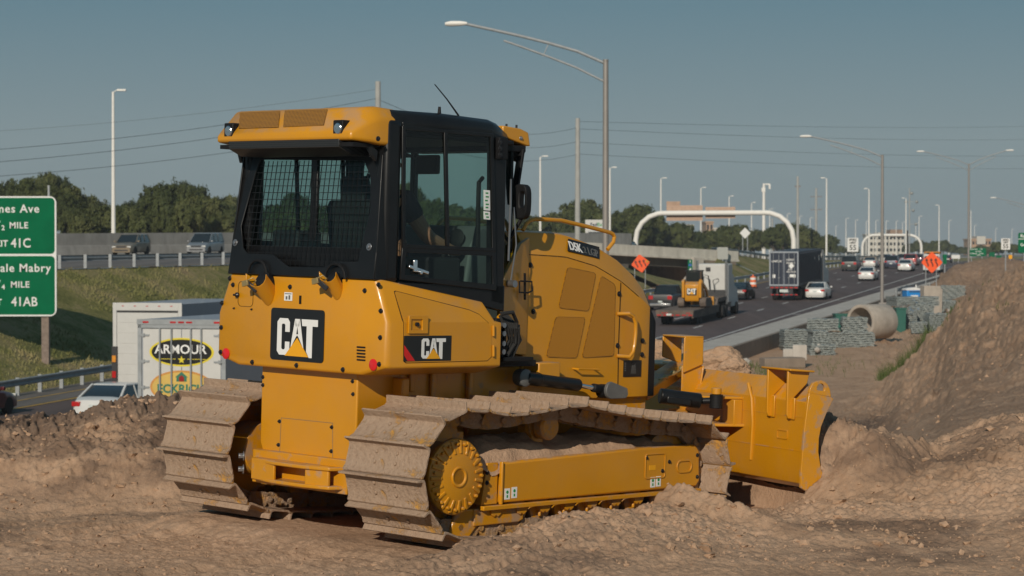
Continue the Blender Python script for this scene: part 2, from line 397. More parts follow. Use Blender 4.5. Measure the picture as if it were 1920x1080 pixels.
b = MB(); b.box(XR - .004, XR - .003, p.y - .02, p.y - .004, p.z - .018, p.z + .008); b.box(XR - .004, XR - .003, p.y + .006, p.y + .022, p.z - .018, p.z + .002); b.box(XR - .004, XR - .003, p.y - .03, p.y + .03, p.z + .014, p.z + .019); b.build('sticker_print', 'grey_cap', st)
# tank hatch outline and knob
hp = [P(u, v, 0, XR) for u, v in ((447, 527), (480, 525), (474, 574), (446, 574))]
b = MB(); o_ = rrect(hp[2].y, hp[0].y, hp[3].z, hp[0].z, .03); i_ = rrect(hp[2].y + .002, hp[0].y - .002, hp[3].z + .002, hp[0].z - .002, .028)
b.frame([(XR - .001, y, z) for y, z in o_], [(XR - .001, y, z) for y, z in i_], (.003, 0, 0)); b.build('hatch_seam', 'black_matte', dz)
p = P(446, 553, 0, XR); b = MB(); b.lathe([(.016, 0), (.016, .012), (.007, .02), (.007, .034)], p, (-1, 0, 0), 12); b.build('knob', 'bolt_black', dz)
# filler necks: yellow half-shell with black cap and a padlock
for (u, v), sc_ in (((503, 540), 1.0), ((632, 536), .78)):
    p = P(u, v, 0, XR); c0 = Vector((XR, p.y, p.z + .0)); r = .088 * sc_
    rings = []
    for k in range(9):
        t = R(-8 + 196 * k / 8 + 180)
        dy = math.cos(t) * r; dzz = math.sin(t) * r
        rings.append([c0 + Vector((.0, dy * .62, dzz * 1.15)), c0 + Vector((-.10 * sc_, dy * 1.05, dzz * .75 + .075)), c0 + Vector((-.10 * sc_, dy * 1.11, dzz * .80 + .075)), c0 + Vector((.0, dy * .70, dzz * 1.24))])
    b = MB(); b.loft(rings); sh = b.build('filler_guard', 'yellow_paint', dz, bevel=.003)
    b = MB(); ax = Vector((-.75, 0, .55)); b.lathe([(r * .66, 0), (r * .66, .05 * sc_), (r * .58, .075 * sc_), (r * .3, .085 * sc_)], c0 + Vector((.01, 0, .015)), ax, 20); cp = b.build('filler_cap', 'black_matte', dz)
    q = c0 + Vector((-.105, .075 * sc_, .03)); b = MB(); b.bar(q + Vector((0, .035, -.01)), q - Vector((0, .015, .0)), .022, .034); b.tube([q + Vector((-.0, -.0, .012)), q + Vector((.02, -.03, .03)), q + Vector((.035, -.045, .012)), q + Vector((.03, -.02, -.01))], .004, 6); b.build('padlock', 'brass', dz, bevel=.004)
    b = MB(); b.bar(q + Vector((0, .0, 0)), q + Vector((.03, -.06, -.05)), .012, .03); b.build('latch', 'bolt_black', dz, bevel=.003)
# lower rear case
b = MB(); b.loft([[(.158, -.434, .60), (.158, -.40, .535), (.158, .40, .535), (.158, .434, .60), (.158, .434, 1.08), (.158, -.434, 1.08)],
                  [(.50, -.434, .56), (.50, -.40, .50), (.50, .40, .50), (.50, .434, .56), (.50, .434, 1.08), (.50, -.434, 1.08)]])
b.build('rear_case', 'yellow_paint', dz, bevel=.01, seg=3)
for u, v in ((493, 707), (493, 722), (661, 715), (662, 739), (524, 790), (622, 801), (522, 834), (621, 846)):
    p = P(u, v, 0, .156); bolt((.156, max(-.425, min(.425, p.y)), p.z), (-1, 0, 0), .009)
hp = [P(u, v, 0, .157) for u, v in ((527, 783), (624, 793), (624, 862), (524, 852))]
b = MB(); b.frame([(.1565, q.y, q.z) for q in hp], [(.1565, q.y + (-.0025 if i in (0, 3) else .0025), q.z + (-.0025 if i < 2 else .0025)) for i, q in enumerate(hp)], (.003, 0, 0)); b.build('hatch_seam', 'grey_cap', dz)
# main frame and belly
b = MB(); b.box(.50, 1.66, -.43, .43, .40, 1.09); b.box(1.66, 2.8, -.40, .40, .42, .88)
b.box(.56, .60, -.434, -.46, .95, 1.09); b.box(1.05, 1.09, -.434, -.47, .6, 1.09); b.box(.74, .78, -.434, -.46, .6, 1.09)
b.build('main_frame', 'yellow_dusty', dz, bevel=.008)
for s in (-1, 1): b = MB(); b.box(.44, .50, *sorted((s * .40, s * .52)), .86, 1.04); b.build('side_bracket', 'yellow_paint', dz, bevel=.01)
# rear hitch bracket
b = MB()
for z, th in ((.495, .022), (.385, .022)):
    q = [(.17, .43), (.04, .36), (-.02, .10), (-.02, -.16), (.02, -.36), (.17, -.43)]
    b.prism(q, 2, z, z + th)
b.slab([(.02, .345, .39), (-.008, .1, .39), (-.008, .1, .52), (.02, .345, .52)], (.02, 0, 0))
b.slab([(.0, -.17, .39), (.03, -.345, .39), (.03, -.345, .52), (.0, -.17, .52)], (.02, 0, 0))
b.box(.1, .17, -.43, .43, .36, .56); b.build('hitch_bracket', 'yellow_dusty', dz, bevel=.006)
for z in (.44, .52): bolt((.03, .43, z), (-.8, .6, 0), .022, mat_='steel', h=.03)
# ------------------------------------------------------------------ cab
YC = .66
def sq(x, z, s): return (x, s * YC, z)
for s in (-1, 1):
    b = MB(); b.box(.13, .255, min(s * .56, s * .665), max(s * .56, s * .665), 1.60, 2.55); b.build('rear_pillar', 'black_paint', dz, bevel=.035, seg=4, sharp=60)
b = MB()
for s in (-1, 1):
    for q in ([(.255, 1.61), (.255, 1.585), (1.14, 1.44), (1.14, 1.60)],           # sill
              [(1.02, 1.50), (1.13, 1.48), (1.12, 2.50), (.99, 2.52)],             # front pillar
              ):
        b.slab([(x, s * .615, z) for x, z in q], (0, s * .045, 0))
    b.box(.25, 1.0, min(s * .63, s * .66), max(s * .63, s * .66), 2.505, 2.54)
b.box(.14, .2, -.6, .6, 2.34, 2.54); b.box(.14, .22, -.6, .6, 1.60, 1.80)
b.box(1.36, 1.40, -.44, -.40, 1.9, 2.5); b.box(1.36, 1.40, .40, .44, 1.9, 2.5); b.box(.42, 1.35, -.6, .6, 1.30, 1.36)
b.box(.153, .175, -.035, .025, 1.7, 2.36)
b.build('cab_frame', 'black_paint', dz, bevel=.006)
# cab roof
b = MB(); rings = []
for x, w_, z0, z1 in ((.14, .60, 2.50, 2.585), (.20, .645, 2.49, 2.605), (.6, .655, 2.50, 2.61), (1.0, .645, 2.505, 2.600), (1.12, .60, 2.49, 2.585), (1.30, .48, 2.48, 2.56)):
    rings.append([(x, -w_, z0), (x, -w_ - .012, z0 + .03), (x, -w_ - .004, z1 - .03), (x, -w_ + .04, z1), (x, w_ - .04, z1), (x, w_ + .004, z1 - .03), (x, w_ + .012, z0 + .03), (x, w_, z0)])
b.loft(rings); b.build('roof', 'black_paint', dz, sharp=60)
# doors, both sides
for s in (-1, 1):
    ys = s * .664
    b = MB()
    def Q(u, v): p = P(u, v, 1, -.66); return (p.x, ys, p.z)
    out_ = [Q(751, 236), Q(922, 251), Q(927, 545), Q(747, 524)]; in_ = [Q(758, 243), Q(916, 257), Q(920, 465), Q(756, 457)]
    z457, z465 = in_[3][2], in_[2][2]
    # outer frame (upper window), bar and lower window frame
    b.frame([out_[0], out_[1], Q(926, 472), Q(751, 465)], in_, (0, s * .014, 0))
    b.frame([Q(751, 464.5), Q(926, 471.5), out_[2], out_[3]], [Q(757, 473), Q(919, 480), Q(921, 533), Q(756, 516)], (0, s * .013, 0))
    b.slab([Q(829, 248), Q(835, 249), Q(839, 462), Q(833, 461)], (0, s * .016, 0))
    dr = b.build('cab_door', 'black_paint', dz, bevel=.003)
    for q in ([Q(757, 243), Q(831, 249), Q(835, 461), Q(755, 457)], [Q(832, 248), Q(917, 257), Q(921, 466), Q(836, 461)], [Q(756, 472), Q(920, 479), Q(922, 534), Q(755, 517)]):
        b = MB(); b.add([Vector(v) + Vector((0, s * .005, 0)) for v in q], [(0, 1, 2, 3)]); b.build('window', 'cab_glass', dr)
    if s == -1:
        b = MB(); q = Q(772, 503); b.bar(Vector(q) + Vector((-.05, -.02, .012)), Vector(q) + Vector((.11, -.02, -.025)), .018, .018); b.bar(Vector(q) + Vector((0, -.02, .05)), Vector(q) + Vector((0, -.02, -.02)), .02, .03); b.cyl(Vector(q) + Vector((.03, -.01, -.02)), Vector(q) + Vector((.03, -.05, -.02)), .014); b.build('door_handle', 'chrome', dr, bevel=.003)
        for v0, v1 in ((356, 394), (396, 411)):
            a, c, d_, e_ = Q(905, v0), Q(916, v0 + 1), Q(916.5, v1 + 1), Q(905.5, v1); b = MB(); b.slab([a, c, d_, e_], (0, -.008, 0)); st = b.build('sticker', 'white_decal', dr)
        b = MB()
        for k, (u_, v_) in enumerate(((910, 362), (911, 369), (909, 376), (911, 383), (910, 389), (910, 401), (911, 407))):
            q = Vector(Q(u_, v_)); b.box(q.x - .010 - .004 * (k % 2), q.x + .012, ys - .0095, ys - .008, q.z - .004, q.z + .004)
        b.build('sticker_print', 'green_decal', st)
        b = MB(); a = P(937, 258, 1, -.67); c = P(942, 299, 1, -.67); b.box(a.x - .03, a.x + .045, -.70, -.665, c.z, a.z); hg = b.build('hinge', 'black_matte', dz, bevel=.004)
        for v in (267, 279, 291): q = P(938, v, 1, -.70); bolt(q, (0, -1, 0), .012, par=hg)
# front corner glass, windshield and wiper
for s in (-1, 1):
    lo = [(1.13, s * .645, 1.62), (1.42, s * .44, 1.93)]; hi = [(1.40, s * .44, 2.49), (1.13, s * .63, 2.49)]
    b = MB(); b.add([(1.13, s * .645, 1.55), (1.42, s * .44, 1.80), (1.40, s * .44, 2.49), (1.13, s * .63, 2.49)], [(0, 1, 2, 3)]); b.build('corner_glass', 'cab_glass', dz)
    b = MB(); b.tube([(1.40, s * .44, 1.80), (1.385, s * .44, 2.5)], .017, 8); b.build('front_pillar', 'black_paint', dz)
b = MB(); b.add([(1.43, -.43, 1.80), (1.43, .43, 1.80), (1.40, .43, 2.49), (1.40, -.43, 2.49)], [(0, 1, 2, 3)]); b.build('windshield', 'cab_glass', dz)
b = MB(); b.add([(.15, -.58, 1.80), (.15, .58, 1.80), (.19, .58, 2.36), (.19, -.58, 2.36)], [(0, 1, 2, 3)]); b.build('rear_window', 'cab_glass', dz)
b = MB(); b.tube([(1.24, -.61, 1.62), (1.27, -.62, 1.85), (1.26, -.60, 2.08)], .005, 6); b.tube([(1.20, -.625, 1.75), (1.21, -.62, 2.1), (1.215, -.61, 2.25)], .007, 6); b.cyl((1.23, -.60, 1.61), (1.23, -.66, 1.61), .022); b.build('wiper', 'steel', dz)
# yellow cowl beside the cab front
for s in (-1, 1):
    b = MB(); b.slab([(1.12, s * .64, 1.19), (1.56, s * .458, 1.16), (1.56, s * .458, 1.90), (1.44, s * .50, 1.86), (1.14, s * .63, 1.62)], (0, -s * .03, 0)); b.build('cowl_panel', 'yellow_paint', dz, bevel=.005)
# front roof visor with lamp
b = MB(); b.loft([[(1.28, y, 2.52), (1.28, y, 2.585), (1.44, y, 2.575), (1.51, y, 2.555), (1.53, y, 2.47), (1.50, y, 2.47)] for y in (-.47, .47)]); b.build('roof_visor', 'yellow_paint', dz, bevel=.008)
b = MB(); b.box(1.30, 1.50, -.46, .46, 2.43, 2.47); b.cyl((1.42, -.40, 2.42), (1.50, -.40, 2.40), .035); b.bar((1.47, -.45, 2.45), (1.42, -.44, 2.1), .05, .02); b.build('visor_bracket', 'black_matte', dz, bevel=.004)
bolt((1.44, -.47, 2.515), (0, -1, 0), .010, mat_='steel')
for x in (1.36, 1.45): b = MB(); b.cyl((x, -.42, 2.57), (x, -.42, 2.60), .007); b.build('visor_bolt', 'bolt_black', dz)
# mirror
m0 = P(973, 378, 1, -.60)
b = MB(); o_ = []; i_ = []
for k in range(20):
    t = 2 * math.pi * k / 20; c_, s_ = math.cos(t), math.sin(t)
    o_.append((m0.x, m0.y - .062 * math.copysign(abs(c_) ** .6, c_), m0.z + .108 * math.copysign(abs(s_) ** .6, s_)))
    i_.append((m0.x, m0.y - .022 - .022 * math.copysign(abs(c_) ** .6, c_), m0.z + .012 + .05 * math.copysign(abs(s_) ** .6, s_)))
b.frame(o_, i_, (.05, 0, 0)); b.build('mirror', 'black_matte', dz, bevel=.01, sharp=60)
b = MB(); b.tube([(m0.x + .03, m0.y, m0.z - .1), (m0.x, m0.y + .06, m0.z - .22), (m0.x - .06, m0.y + .1, m0.z - .28)], .012); b.build('mirror_arm', 'black_matte', dz)
# ------------------------------------------------------------------ yellow rear roof (air conditioner housing)
b = MB(); rings = []
HB = .655
for x, dz_, ins in ((.17, 0, 0), (-.05, 0, 0), (-.11, -.004, .004)):
    pass
def roof_ring(x, zb, zc, ztop, hw, ch):
    return [(x, -hw, zb), (x, -hw, zc), (x, -hw + ch, ztop), (x, hw - ch, ztop), (x, hw, zc), (x, hw, zb)]
rings = [roof_ring(.25, 2.39, 2.545, 2.61, HB, .06), roof_ring(.09, 2.395, 2.545, 2.618, HB, .06), roof_ring(.025, 2.405, 2.53, 2.612, HB - .008, .075), roof_ring(-.105, 2.415, 2.455, 2.462, HB - .05, .02)]
b.loft(rings); rf = b.build('rear_roof_housing', 'yellow_paint', dz, bevel=.018, seg=3, sharp=55)
# slanted perforated panels on its rear face
pr0 = Vector((.025, 0, 2.612)); pr1 = Vector((-.105, 0, 2.462)); sl_ = (pr1 - pr0); nn = Vector((sl_.z, 0, -sl_.x)).normalized(); nn = nn if nn.x < 0 else -nn
for ol in (((450, 211), (525, 208), (522, 239), (448, 241)), ((534, 207.5), (614, 204.5), (607, 235), (531, 238))):
    q = [PN(u, v, pr0 + nn * .003, nn) for u, v in ol]
    b = MB(); b.slab(q, nn * .002); b.build('perforated_panel', 'perforated_top', rf, uvax=((0, 1, 0), sl_.normalized()))
b = MB(); b.loft([[(-.095, y, 2.375), (-.10, y, 2.43), (.15, y, 2.43), (.15, y, 2.335), (.0, y, 2.335)] for y in (-.50, .50)]); b.build('intake_screen', 'perforated_black', dz, uvax=((0, 1, 0), (.4, 0, .9)), bevel=.004)
b = MB(); b.box(-.08, .24, -.60, .60, 2.378, 2.402); b.build('roof_underside', 'black_matte', dz)
for u, v in ((431, 245), (636, 240)):
    p = P(u, v, 0, -.092); b = MB(); b.box(-.104, -.03, p.y - .042, p.y + .042, p.z - .05, p.z + .046); lb = b.build('lamp_housing', 'black_matte', dz, bevel=.006)
    b = MB(); b.lathe([(.030, 0), (.033, .003), (.028, .008), (.0, .011)], (-.104, p.y - .004, p.z - .004), (-1, 0, -.1), 18); b.build('lamp_lens', 'chrome', lb)
q = P(709, 260, 1, -.70); bolt(q, (0, -1, 0), .011)
b = MB(); b.cyl((.60, -.60, 2.60), (.60, -.60, 2.65), .012, .008); b.tube([P(860, 217, 1, -.60), P(838, 186, 1, -.60), P(815, 158, 1, -.60)], [.006, .004, .003], 6); b.build('antenna', 'black_matte', dz)
# ------------------------------------------------------------------ rear screen
g0 = Vector((.053, 0, 1.62)); g1 = Vector((.150, 0, 2.357)); gn = Vector((-(g1 - g0).z, 0, (g1 - g0).x)).normalized(); gu = (g1 - g0).normalized()
def G(u, v): return PN(u, v, g0, gn)
outer = [(463, 289), (459, 305), (444, 400), (432, 480), (427, 512), (520, 516), (560, 518), (620, 520), (660, 522), (700, 524), (705, 480), (712, 400), (718, 340), (722, 288)]
inner = [(488, 299), (479, 325), (452, 424), (456, 465), (464, 475), (512, 477), (541, 500), (608, 501), (625, 491), (671, 491), (683, 438), (694, 395), (694, 330), (682, 301)]
b = MB(); b.frame([G(*q) for q in outer], [G(*q) for q in inner], gn * .008 * -1); gf = b.build('screen_frame', 'black_paint', dz, bevel=.003)
b = MB(); yl = G(472, 400).y; 
ys_ = np.linspace(.575, -.55, 27)
for y in ys_: b.tube([g0 + gu * .05 + Vector((.016, y, 0)), g0 + gu * .70 + Vector((.016, y * .95, 0))], .0026, 4)
for k in range(17): z = .055 + k * .041; b.tube([g0 + gu * z + Vector((.012, .60 - z * .03, 0)), g0 + gu * z + Vector((.012, -.575, 0))], .0026, 4)
b.build('wire_mesh', 'black_paint', gf)
for s in (-1, 1):
    b = MB(); b.slab([(.06, s * .665, 1.62), (.15, s * .665, 1.62), (.165, s * .64, 2.34), (.125, s * .63, 2.34)], (0, -s * .012, 0)); b.slab([(.10, s * .62, 2.36), (.09, s * .62, 2.30), (.05, s * .60, 2.37), (.05, s * .60, 2.40)], (0, -s * .03, 0)); b.build('screen_bracket', 'black_paint', dz, bevel=.003)
for u, v in ((441, 455), (692, 463), (695, 287)): bolt(G(u, v) , gn, .016, mat_='steel', par=gf)
for u, v in ((487, 514), (633, 522)):
    p = P(u, v, 0, .06)
    b = MB(); b.tube([(p.x - .02, p.y + .085 * math.cos(t), p.z + .0 + .085 * math.sin(t)) for t in [math.pi * k / 8 for k in range(9)]], .009, 6); b.build('filler_arch', 'black_matte', dz)
# ------------------------------------------------------------------ cab interior
b = MB(); b.loft([[(x, y, z) for x, z in ((.42, 1.62), (.37, 2.04), (.39, 2.09), (.46, 2.08), (.53, 1.66))] for y in (-.29, .13)]); b.loft([[(x, y, z) for x, z in ((.45, 1.48), (.45, 1.64), (.95, 1.66), (.98, 1.58), (.96, 1.48))] for y in (-.29, .13)])
b.loft([[(x, y, z) for x, z in ((.39, 2.06), (.38, 2.22), (.44, 2.24), (.47, 2.08))] for y in (-.19, .03)]); seat = b.build('seat', 'seat_black', dz, bevel=.02, seg=3)
b = MB(); b.box(.45, 1.0, -.42, -.31, 1.36, 1.76); b.box(.45, 1.0, .16, .28, 1.36, 1.76); b.box(.3, .5, .3, .55, 1.4, 1.9); b.build('armrest_console', 'seat_black', dz, bevel=.02)
b = MB(); b.loft([[(x, y, z) for x, z in ((1.02, 1.36), (1.10, 1.83), (1.18, 1.96), (1.40, 1.96), (1.42, 1.36))] for y in (-.40, .40)]); b.build('dashboard', 'console_grey', dz, bevel=.02)
b = MB(); b.lathe([(.055, 0), (.06, .006), (.05, .012)], (1.09, -.28, 1.88), (-1, -.2, .2), 16); b.build('gauge', 'black_matte', dz)
b = MB(); b.tube([(1.0, -.56, 1.78), (.98, -.57, 2.05), (1.0, -.55, 2.22), (1.08, -.5, 2.25)], .014); b.tube([(1.05, .50, 1.75), (1.02, .55, 2.1), (1.06, .5, 2.28)], .014); b.tube([(.90, -.36, 1.76), (.93, -.36, 1.90)], [.012, .022]); b.build('grab_bar', 'black_matte', dz)
b = MB(); b.box(1.12, 1.16, -.05, .14, 2.28, 2.40); b.box(.3, 1.3, -.55, .55, 2.46, 2.49); b.build('cab_headliner', 'black_matte', dz, bevel=.01)
# ------------------------------------------------------------------ hood
def hz(x): return float(np.interp(x, [1.45, 1.9, 2.05, 2.3, 2.5, 2.66, 2.78, 2.86], [1.945, 1.945, 1.925, 1.865, 1.785, 1.69, 1.59, 1.46]))
def hc(x): return float(np.interp(x, [1.45, 1.9, 2.2, 2.45, 2.6, 2.78, 2.86], [1.80, 1.79, 1.735, 1.64, 1.56, 1.46, 1.36]))
def hring(x, ins=0):
    w_ = .45 - (0.03 * max(0, x - 2.7) / .16); t_ = .37 - ins; z1 = hz(x); zc_ = hc(x)
    return [(x, -w_ + ins, .87), (x, -w_ + ins, zc_), (x, -t_, z1 - .012), (x, -t_ + .05, z1), (x, t_ - .05, z1), (x, t_, z1 - .012), (x, w_ - ins, zc_), (x, w_ - ins, .87)]
b = MB(); b.loft([hring(x) for x in (1.53, 1.75, 1.9, 2.0, 2.1, 2.2, 2.3, 2.4, 2.5, 2.58, 2.66, 2.72, 2.775)]); hood = b.build('hood', 'yellow_paint', dz, bevel=.006, sharp=28)
b = MB(); b.loft([hring(x) for x in (2.777, 2.82, 2.86)]); b.build('radiator_guard', 'black_matte', dz, bevel=.01, sharp=28)
YH = -.452
def H(u, v, y=YH): return P(u, v, 1, y)
# seams on the hood side
def seam(pts, par=hood, r=.0022, y=YH):
    b = MB()
    for i in range(len(pts) - 1): b.bar(H(*pts[i], y), H(*pts[i + 1], y), .003, .0045, up=(0, 1, 0))
    return b.build('panel_seam', 'black_matte', par)
seam([(1164, 530), (1163, 560), (1160, 640), (1158, 745)])
b = MB()
for x0 in np.linspace(1.56, 2.55, 12):
    x1 = x0 + .083; b.bar((x0, -.4515, hc(x0) - .004), (x1, -.4515, hc(x1) - .004), .003, .0045, up=(0, 1, 0))
b.build('panel_seam', 'black_matte', hood)
for ol in (((1064, 501), (1117, 512), (1103, 583), (1047, 577)), ((1042, 594), (1097, 595), (1081, 671), (1024, 669)), ((1127, 517), (1153.5, 534), (1150, 667), (1091, 670))):
    q = [H(*p) for p in ol]; c_ = sum(q, Vector()) / 4
    rr = []
    for i in range(4):   # rounded corners
        a, p, n_ = q[i - 1], q[i], q[(i + 1) % 4]; d1 = (a - p).normalized(); d2 = (n_ - p).normalized()
        rr += [p + d1 * .025, p + d1 * .011 + d2 * .004, p + d1 * .004 + d2 * .011, p + d2 * .025]
    b = MB(); b.slab(rr, (0, -.002, 0)); g_ = b.build('grille', 'perforated_yellow', hood, uvax=((1, 0, 0), (0, 0, 1)))
    b = MB(); b.frame([c_ + (p - c_) * 1.012 for p in rr], [c_ + (p - c_) * .995 for p in rr], (0, -.0035, 0)); b.build('grille_edge', 'perforated_top', g_, uvax=((1, 0, 0), (0, 0, 1)))
for u, v in ((994.5, 497), (1000, 584), (1161, 551), (1158, 648), (1205, 639), (1204, 665)): bolt(H(u, v), (0, -1, 0), .013, par=hood)
# model plate on the bevelled upper edge
xm = 2.07; pe = Vector((xm, -.45, hc(xm))); pt_ = Vector((xm, -.37, hz(xm) - .012)); bx = (Vector((xm + .2, -.37, hz(xm + .2) - .012)) - pt_).normalized()
mn = bx.cross(pt_ - pe).normalized(); mn = mn if mn.y < 0 else -mn
M_ = lambda u, v, k=.004: PN(u, v, pe + mn * k, mn)
ol = [M_(1065, 448), M_(1123, 463.5), M_(1123, 485.5), M_(1064, 470.5)]
b = MB(); b.slab(ol, mn * .004); mp_ = b.build('model_plate', 'black_decal', hood)
mx = (ol[1] - ol[0]).normalized(); my = (ol[0] - ol[3]).normalized()
words('plate_lettering', 'D5K', 'white_decal', mp_, M_(1079, 464, .0085), mx, my, size=.088, bold=.002, xs=.78)
words('plate_lettering', '2', 'grey_cap', mp_, M_(1096.5, 469.5, .0085), mx, my, size=.07, xs=.9); words('plate_lettering', 'LGP', 'grey_cap', mp_, M_(1112, 474, .0085), mx, my, size=.078, bold=.001, xs=.8)
b = MB(); pass
# handrails
hr = [(980, 432), (986, 420), (993, 413.5), (1003, 410.5), (1051, 413), (1100, 424.5), (1143, 435.5), (1149, 438.5), (1152, 444), (1150, 454), (1139, 468)]
for y in (-.39, .39):
    b = MB(); pp = [P(u, v, 1, -.39) for u, v in hr]; b.tube([(p.x, y, p.z) for p in pp], .0135, 10); b.build('handrail', 'yellow_paint', dz)
b = MB(); pp = [(1168, 589), (1180, 588), (1188, 593), (1192, 606), (1192, 625), (1190, 645), (1187, 660), (1180, 669), (1167, 668)]
pq = [H(u, v, -.50) for u, v in pp]; pq[0].y = -.45; pq[-1].y = -.45; b.tube(pq, .013, 10); b.build('grab_handle', 'yellow_paint', dz)
b = MB(); a = H(1085, 692, -.50); c = H(1124, 693, -.50); b.tube([(a.x, -.45, a.z), (a.x, -.498, a.z), (c.x, -.498, c.z), (c.x, -.45, c.z)], .006, 8); b.build('grab_handle', 'yellow_paint', dz)
b = MB(); pp = [H(974, 527, -.55), H(974, 548, -.55), H(990, 549, -.55), H(998, 545, -.55), H(997, 528, -.55), H(976, 527, -.55)]; b.tube(pp, .006, 6); b.bar(H(984, 512, -.53), H(984, 562, -.53), .012, .01); b.build('hood_latch', 'black_matte', dz)
a = H(1170, 676, -.4545); c = H(1202, 706, -.4545); b = MB(); b.box(a.x, c.x, -.4545, -.45, c.z, a.z); dc = b.build('decal', 'black_decal', dz)
b = MB(); cx = (a.x + c.x) / 2 + .01
for k in range(-2, 3): b.bar((cx + k * .012, -.455, c.z + .02), (cx + k * .006, -.455, a.z - .015), .001, .002)
b.build('decal_print', 'grey_cap', dc); b = MB()
for k in range(5): b.box(a.x + .008, a.x + .022, -.4555, -.4545, a.z - .02 - k * .012, a.z - .015 - k * .012)
b.build('decal_print', 'grey_cap', dc)
# hoses and valve block between the body and the cowl
b = MB(); random.seed(3)
for k in range(7):
    x0 = 1.06 + .02 * k; b.tube([(x0, -.70 + .01 * k, 1.42), (x0 + .03, -.72, 1.34), (x0 + .05 + .02 * (k % 3), -.70, 1.25 + .02 * (k % 2)), (x0 + .02, -.68, 1.16)], .010, 6)
b.tube([(1.03, -.74, 1.43), (1.12, -.75, 1.44), (1.19, -.72, 1.38), (1.2, -.70, 1.25), (1.13, -.70, 1.17)], .012, 8)
b.build('hydraulic_hose', 'rubber', dz)
b = MB(); b.box(1.03, 1.11, -.70, -.60, 1.18, 1.40); b.box(1.08, 1.35, -.72, -.48, 1.14, 1.165); b.box(1.1, 1.5, -.60, -.44, 1.10, 1.14); b.build('step_plate', 'black_matte', dz, bevel=.004)
for z in (1.20, 1.25, 1.31, 1.36): b = MB(); b.cyl((1.07, -.70, z), (1.07, -.735, z), .016); b.build('valve_fitting', 'steel', dz)
# lift cylinder on the right, and its mirror
for s in (-1, 1):
    def S(p): return Vector((p.x, s * abs(p.y), p.z))
    a = S(H(985, 708, -.56)); m_ = S(H(1084, 722, -.56)); r_ = S(H(1118, 728, -.56)); e_ = S(H(1145, 733, -.56))
    b = MB(); b.cyl(a, m_, .041, n=24); b.tube([a, a + (m_ - a) * .25 + Vector((0, 0, .0)), ], .044, 24); b.build('lift_cylinder', 'black_paint', dz, bevel=.006)
    b = MB(); b.cyl(m_ - (m_ - a) * .02, r_, .016, n=16); b.build('cylinder_rod', 'chrome', dz)
    b = MB(); b.cyl(r_ - (r_ - m_) * .2, r_ + (r_ - m_) * .5, .028, n=16); b.cyl(e_ + Vector((-.06, .04, 0)), e_ + Vector((-.06, -.04, 0)), .045, n=20); b.build('rod_end', 'black_matte', dz, bevel=.005)
    b = MB(); b.loft([[e_ + Vector((x, yy * s * -1 * -1, z)) for x, z in [(-.075 + .05 * math.cos(t), .01 + .055 * math.sin(t)) for t in np.linspace(math.pi * .5, math.pi * 1.5, 8)] + [(.07, -.045), (.09, -.02), (.08, .02)]] for yy in (.05, .075)]); b.build('clevis_plate', 'grey_cap', dz, bevel=.004)
    b = MB(); b.lathe([(.05, -.02), (.055, 0), (.055, .05), (.04, .06)], a + Vector((-.015, -s * .03, 0)), (0, s, 0), 20); b.build('trunnion_cap', 'grey_cap', dz)
    b = MB(); b.box(1.55, 1.75, min(s * .43, s * .58), max(s * .43, s * .58), 1.0, 1.12); b.build('cylinder_mount', 'yellow_paint', dz, bevel=.01)
# ------------------------------------------------------------------ tracks
def catmull(pts, n=10):
    o = []; N = len(pts)
    for i in range(N):
        p0, p1, p2, p3 = (Vector(pts[(i + k) % N]) for k in (-1, 0, 1, 2))
        for j in range(n):
            t = j / n; o.append(.5 * ((2 * p1) + (p2 - p0) * t + (2 * p0 - 5 * p1 + 4 * p2 - p3) * t * t + (3 * p1 - p0 - 3 * p2 + p3) * t ** 3))
    return o
RC = (.365, .53); RR = .345; FC = (2.43, .455); FR = .285
path = [(RC[0] + RR * math.cos(R(a)), RC[1] + RR * math.sin(R(a))) for a in range(265, 95, -20)]
path += [(.45, .868), (.68, .832), (.95, .845), (1.20, .872), (1.34, .872), (1.62, .82), (2.08, .758), (2.34, .742)]
path += [(FC[0] + FR * math.cos(R(a)), FC[1] + FR * math.sin(R(a))) for a in range(70, -80, -25)]
path += [(2.35, .15), (2.0, .14), (1.4, .14), (.8, .15)]
cur = catmull(path, 12); d_ = [0]
for i in range(len(cur)): d_.append(d_[-1] + (cur[(i + 1) % len(cur)] - cur[i]).length)
PERI = d_[-1]; NS = round(PERI / .172); PITCHT = PERI / NS
def onpath(s_):
    s_ %= PERI; i = max(0, int(np.searchsorted(d_, s_, side='right')) - 1); i = min(i, len(cur) - 1)
    t = (s_ - d_[i]) / (d_[i + 1] - d_[i]); return cur[i].lerp(cur[(i + 1) % len(cur)], t)
def shoe_mesh():
    pr = [(-.100, .038), (-.094, .028), (-.078, .024), (-.066, .018), (.060, .018), (.070, .019), (.084, .024), (.092, .078), (.080, .080), (.070, .038), (.050, .030), (-.060, .030), (-.074, .037), (-.090, .044)]
    b = MB(); N = 10; rings = []
    for k in range(N + 1):
        y = -.33 + .66 * k / N; rings.append([(s_ , y, n_ + (0.0)) for s_, n_ in pr])
    b.loft(rings)
    for y in (-.085, .085):
        for s_ in (-.03, .03): b.lathe([(.012, 0), (.012, .008), (.007, .011)], (s_, y, .029), (0, 0, 1), 6)
    o = b.build('track_shoe', 'track_steel', None, bevel=.002, sharp=40, seg=1)
    return o
shoe0 = shoe_mesh(); first_shoe = True
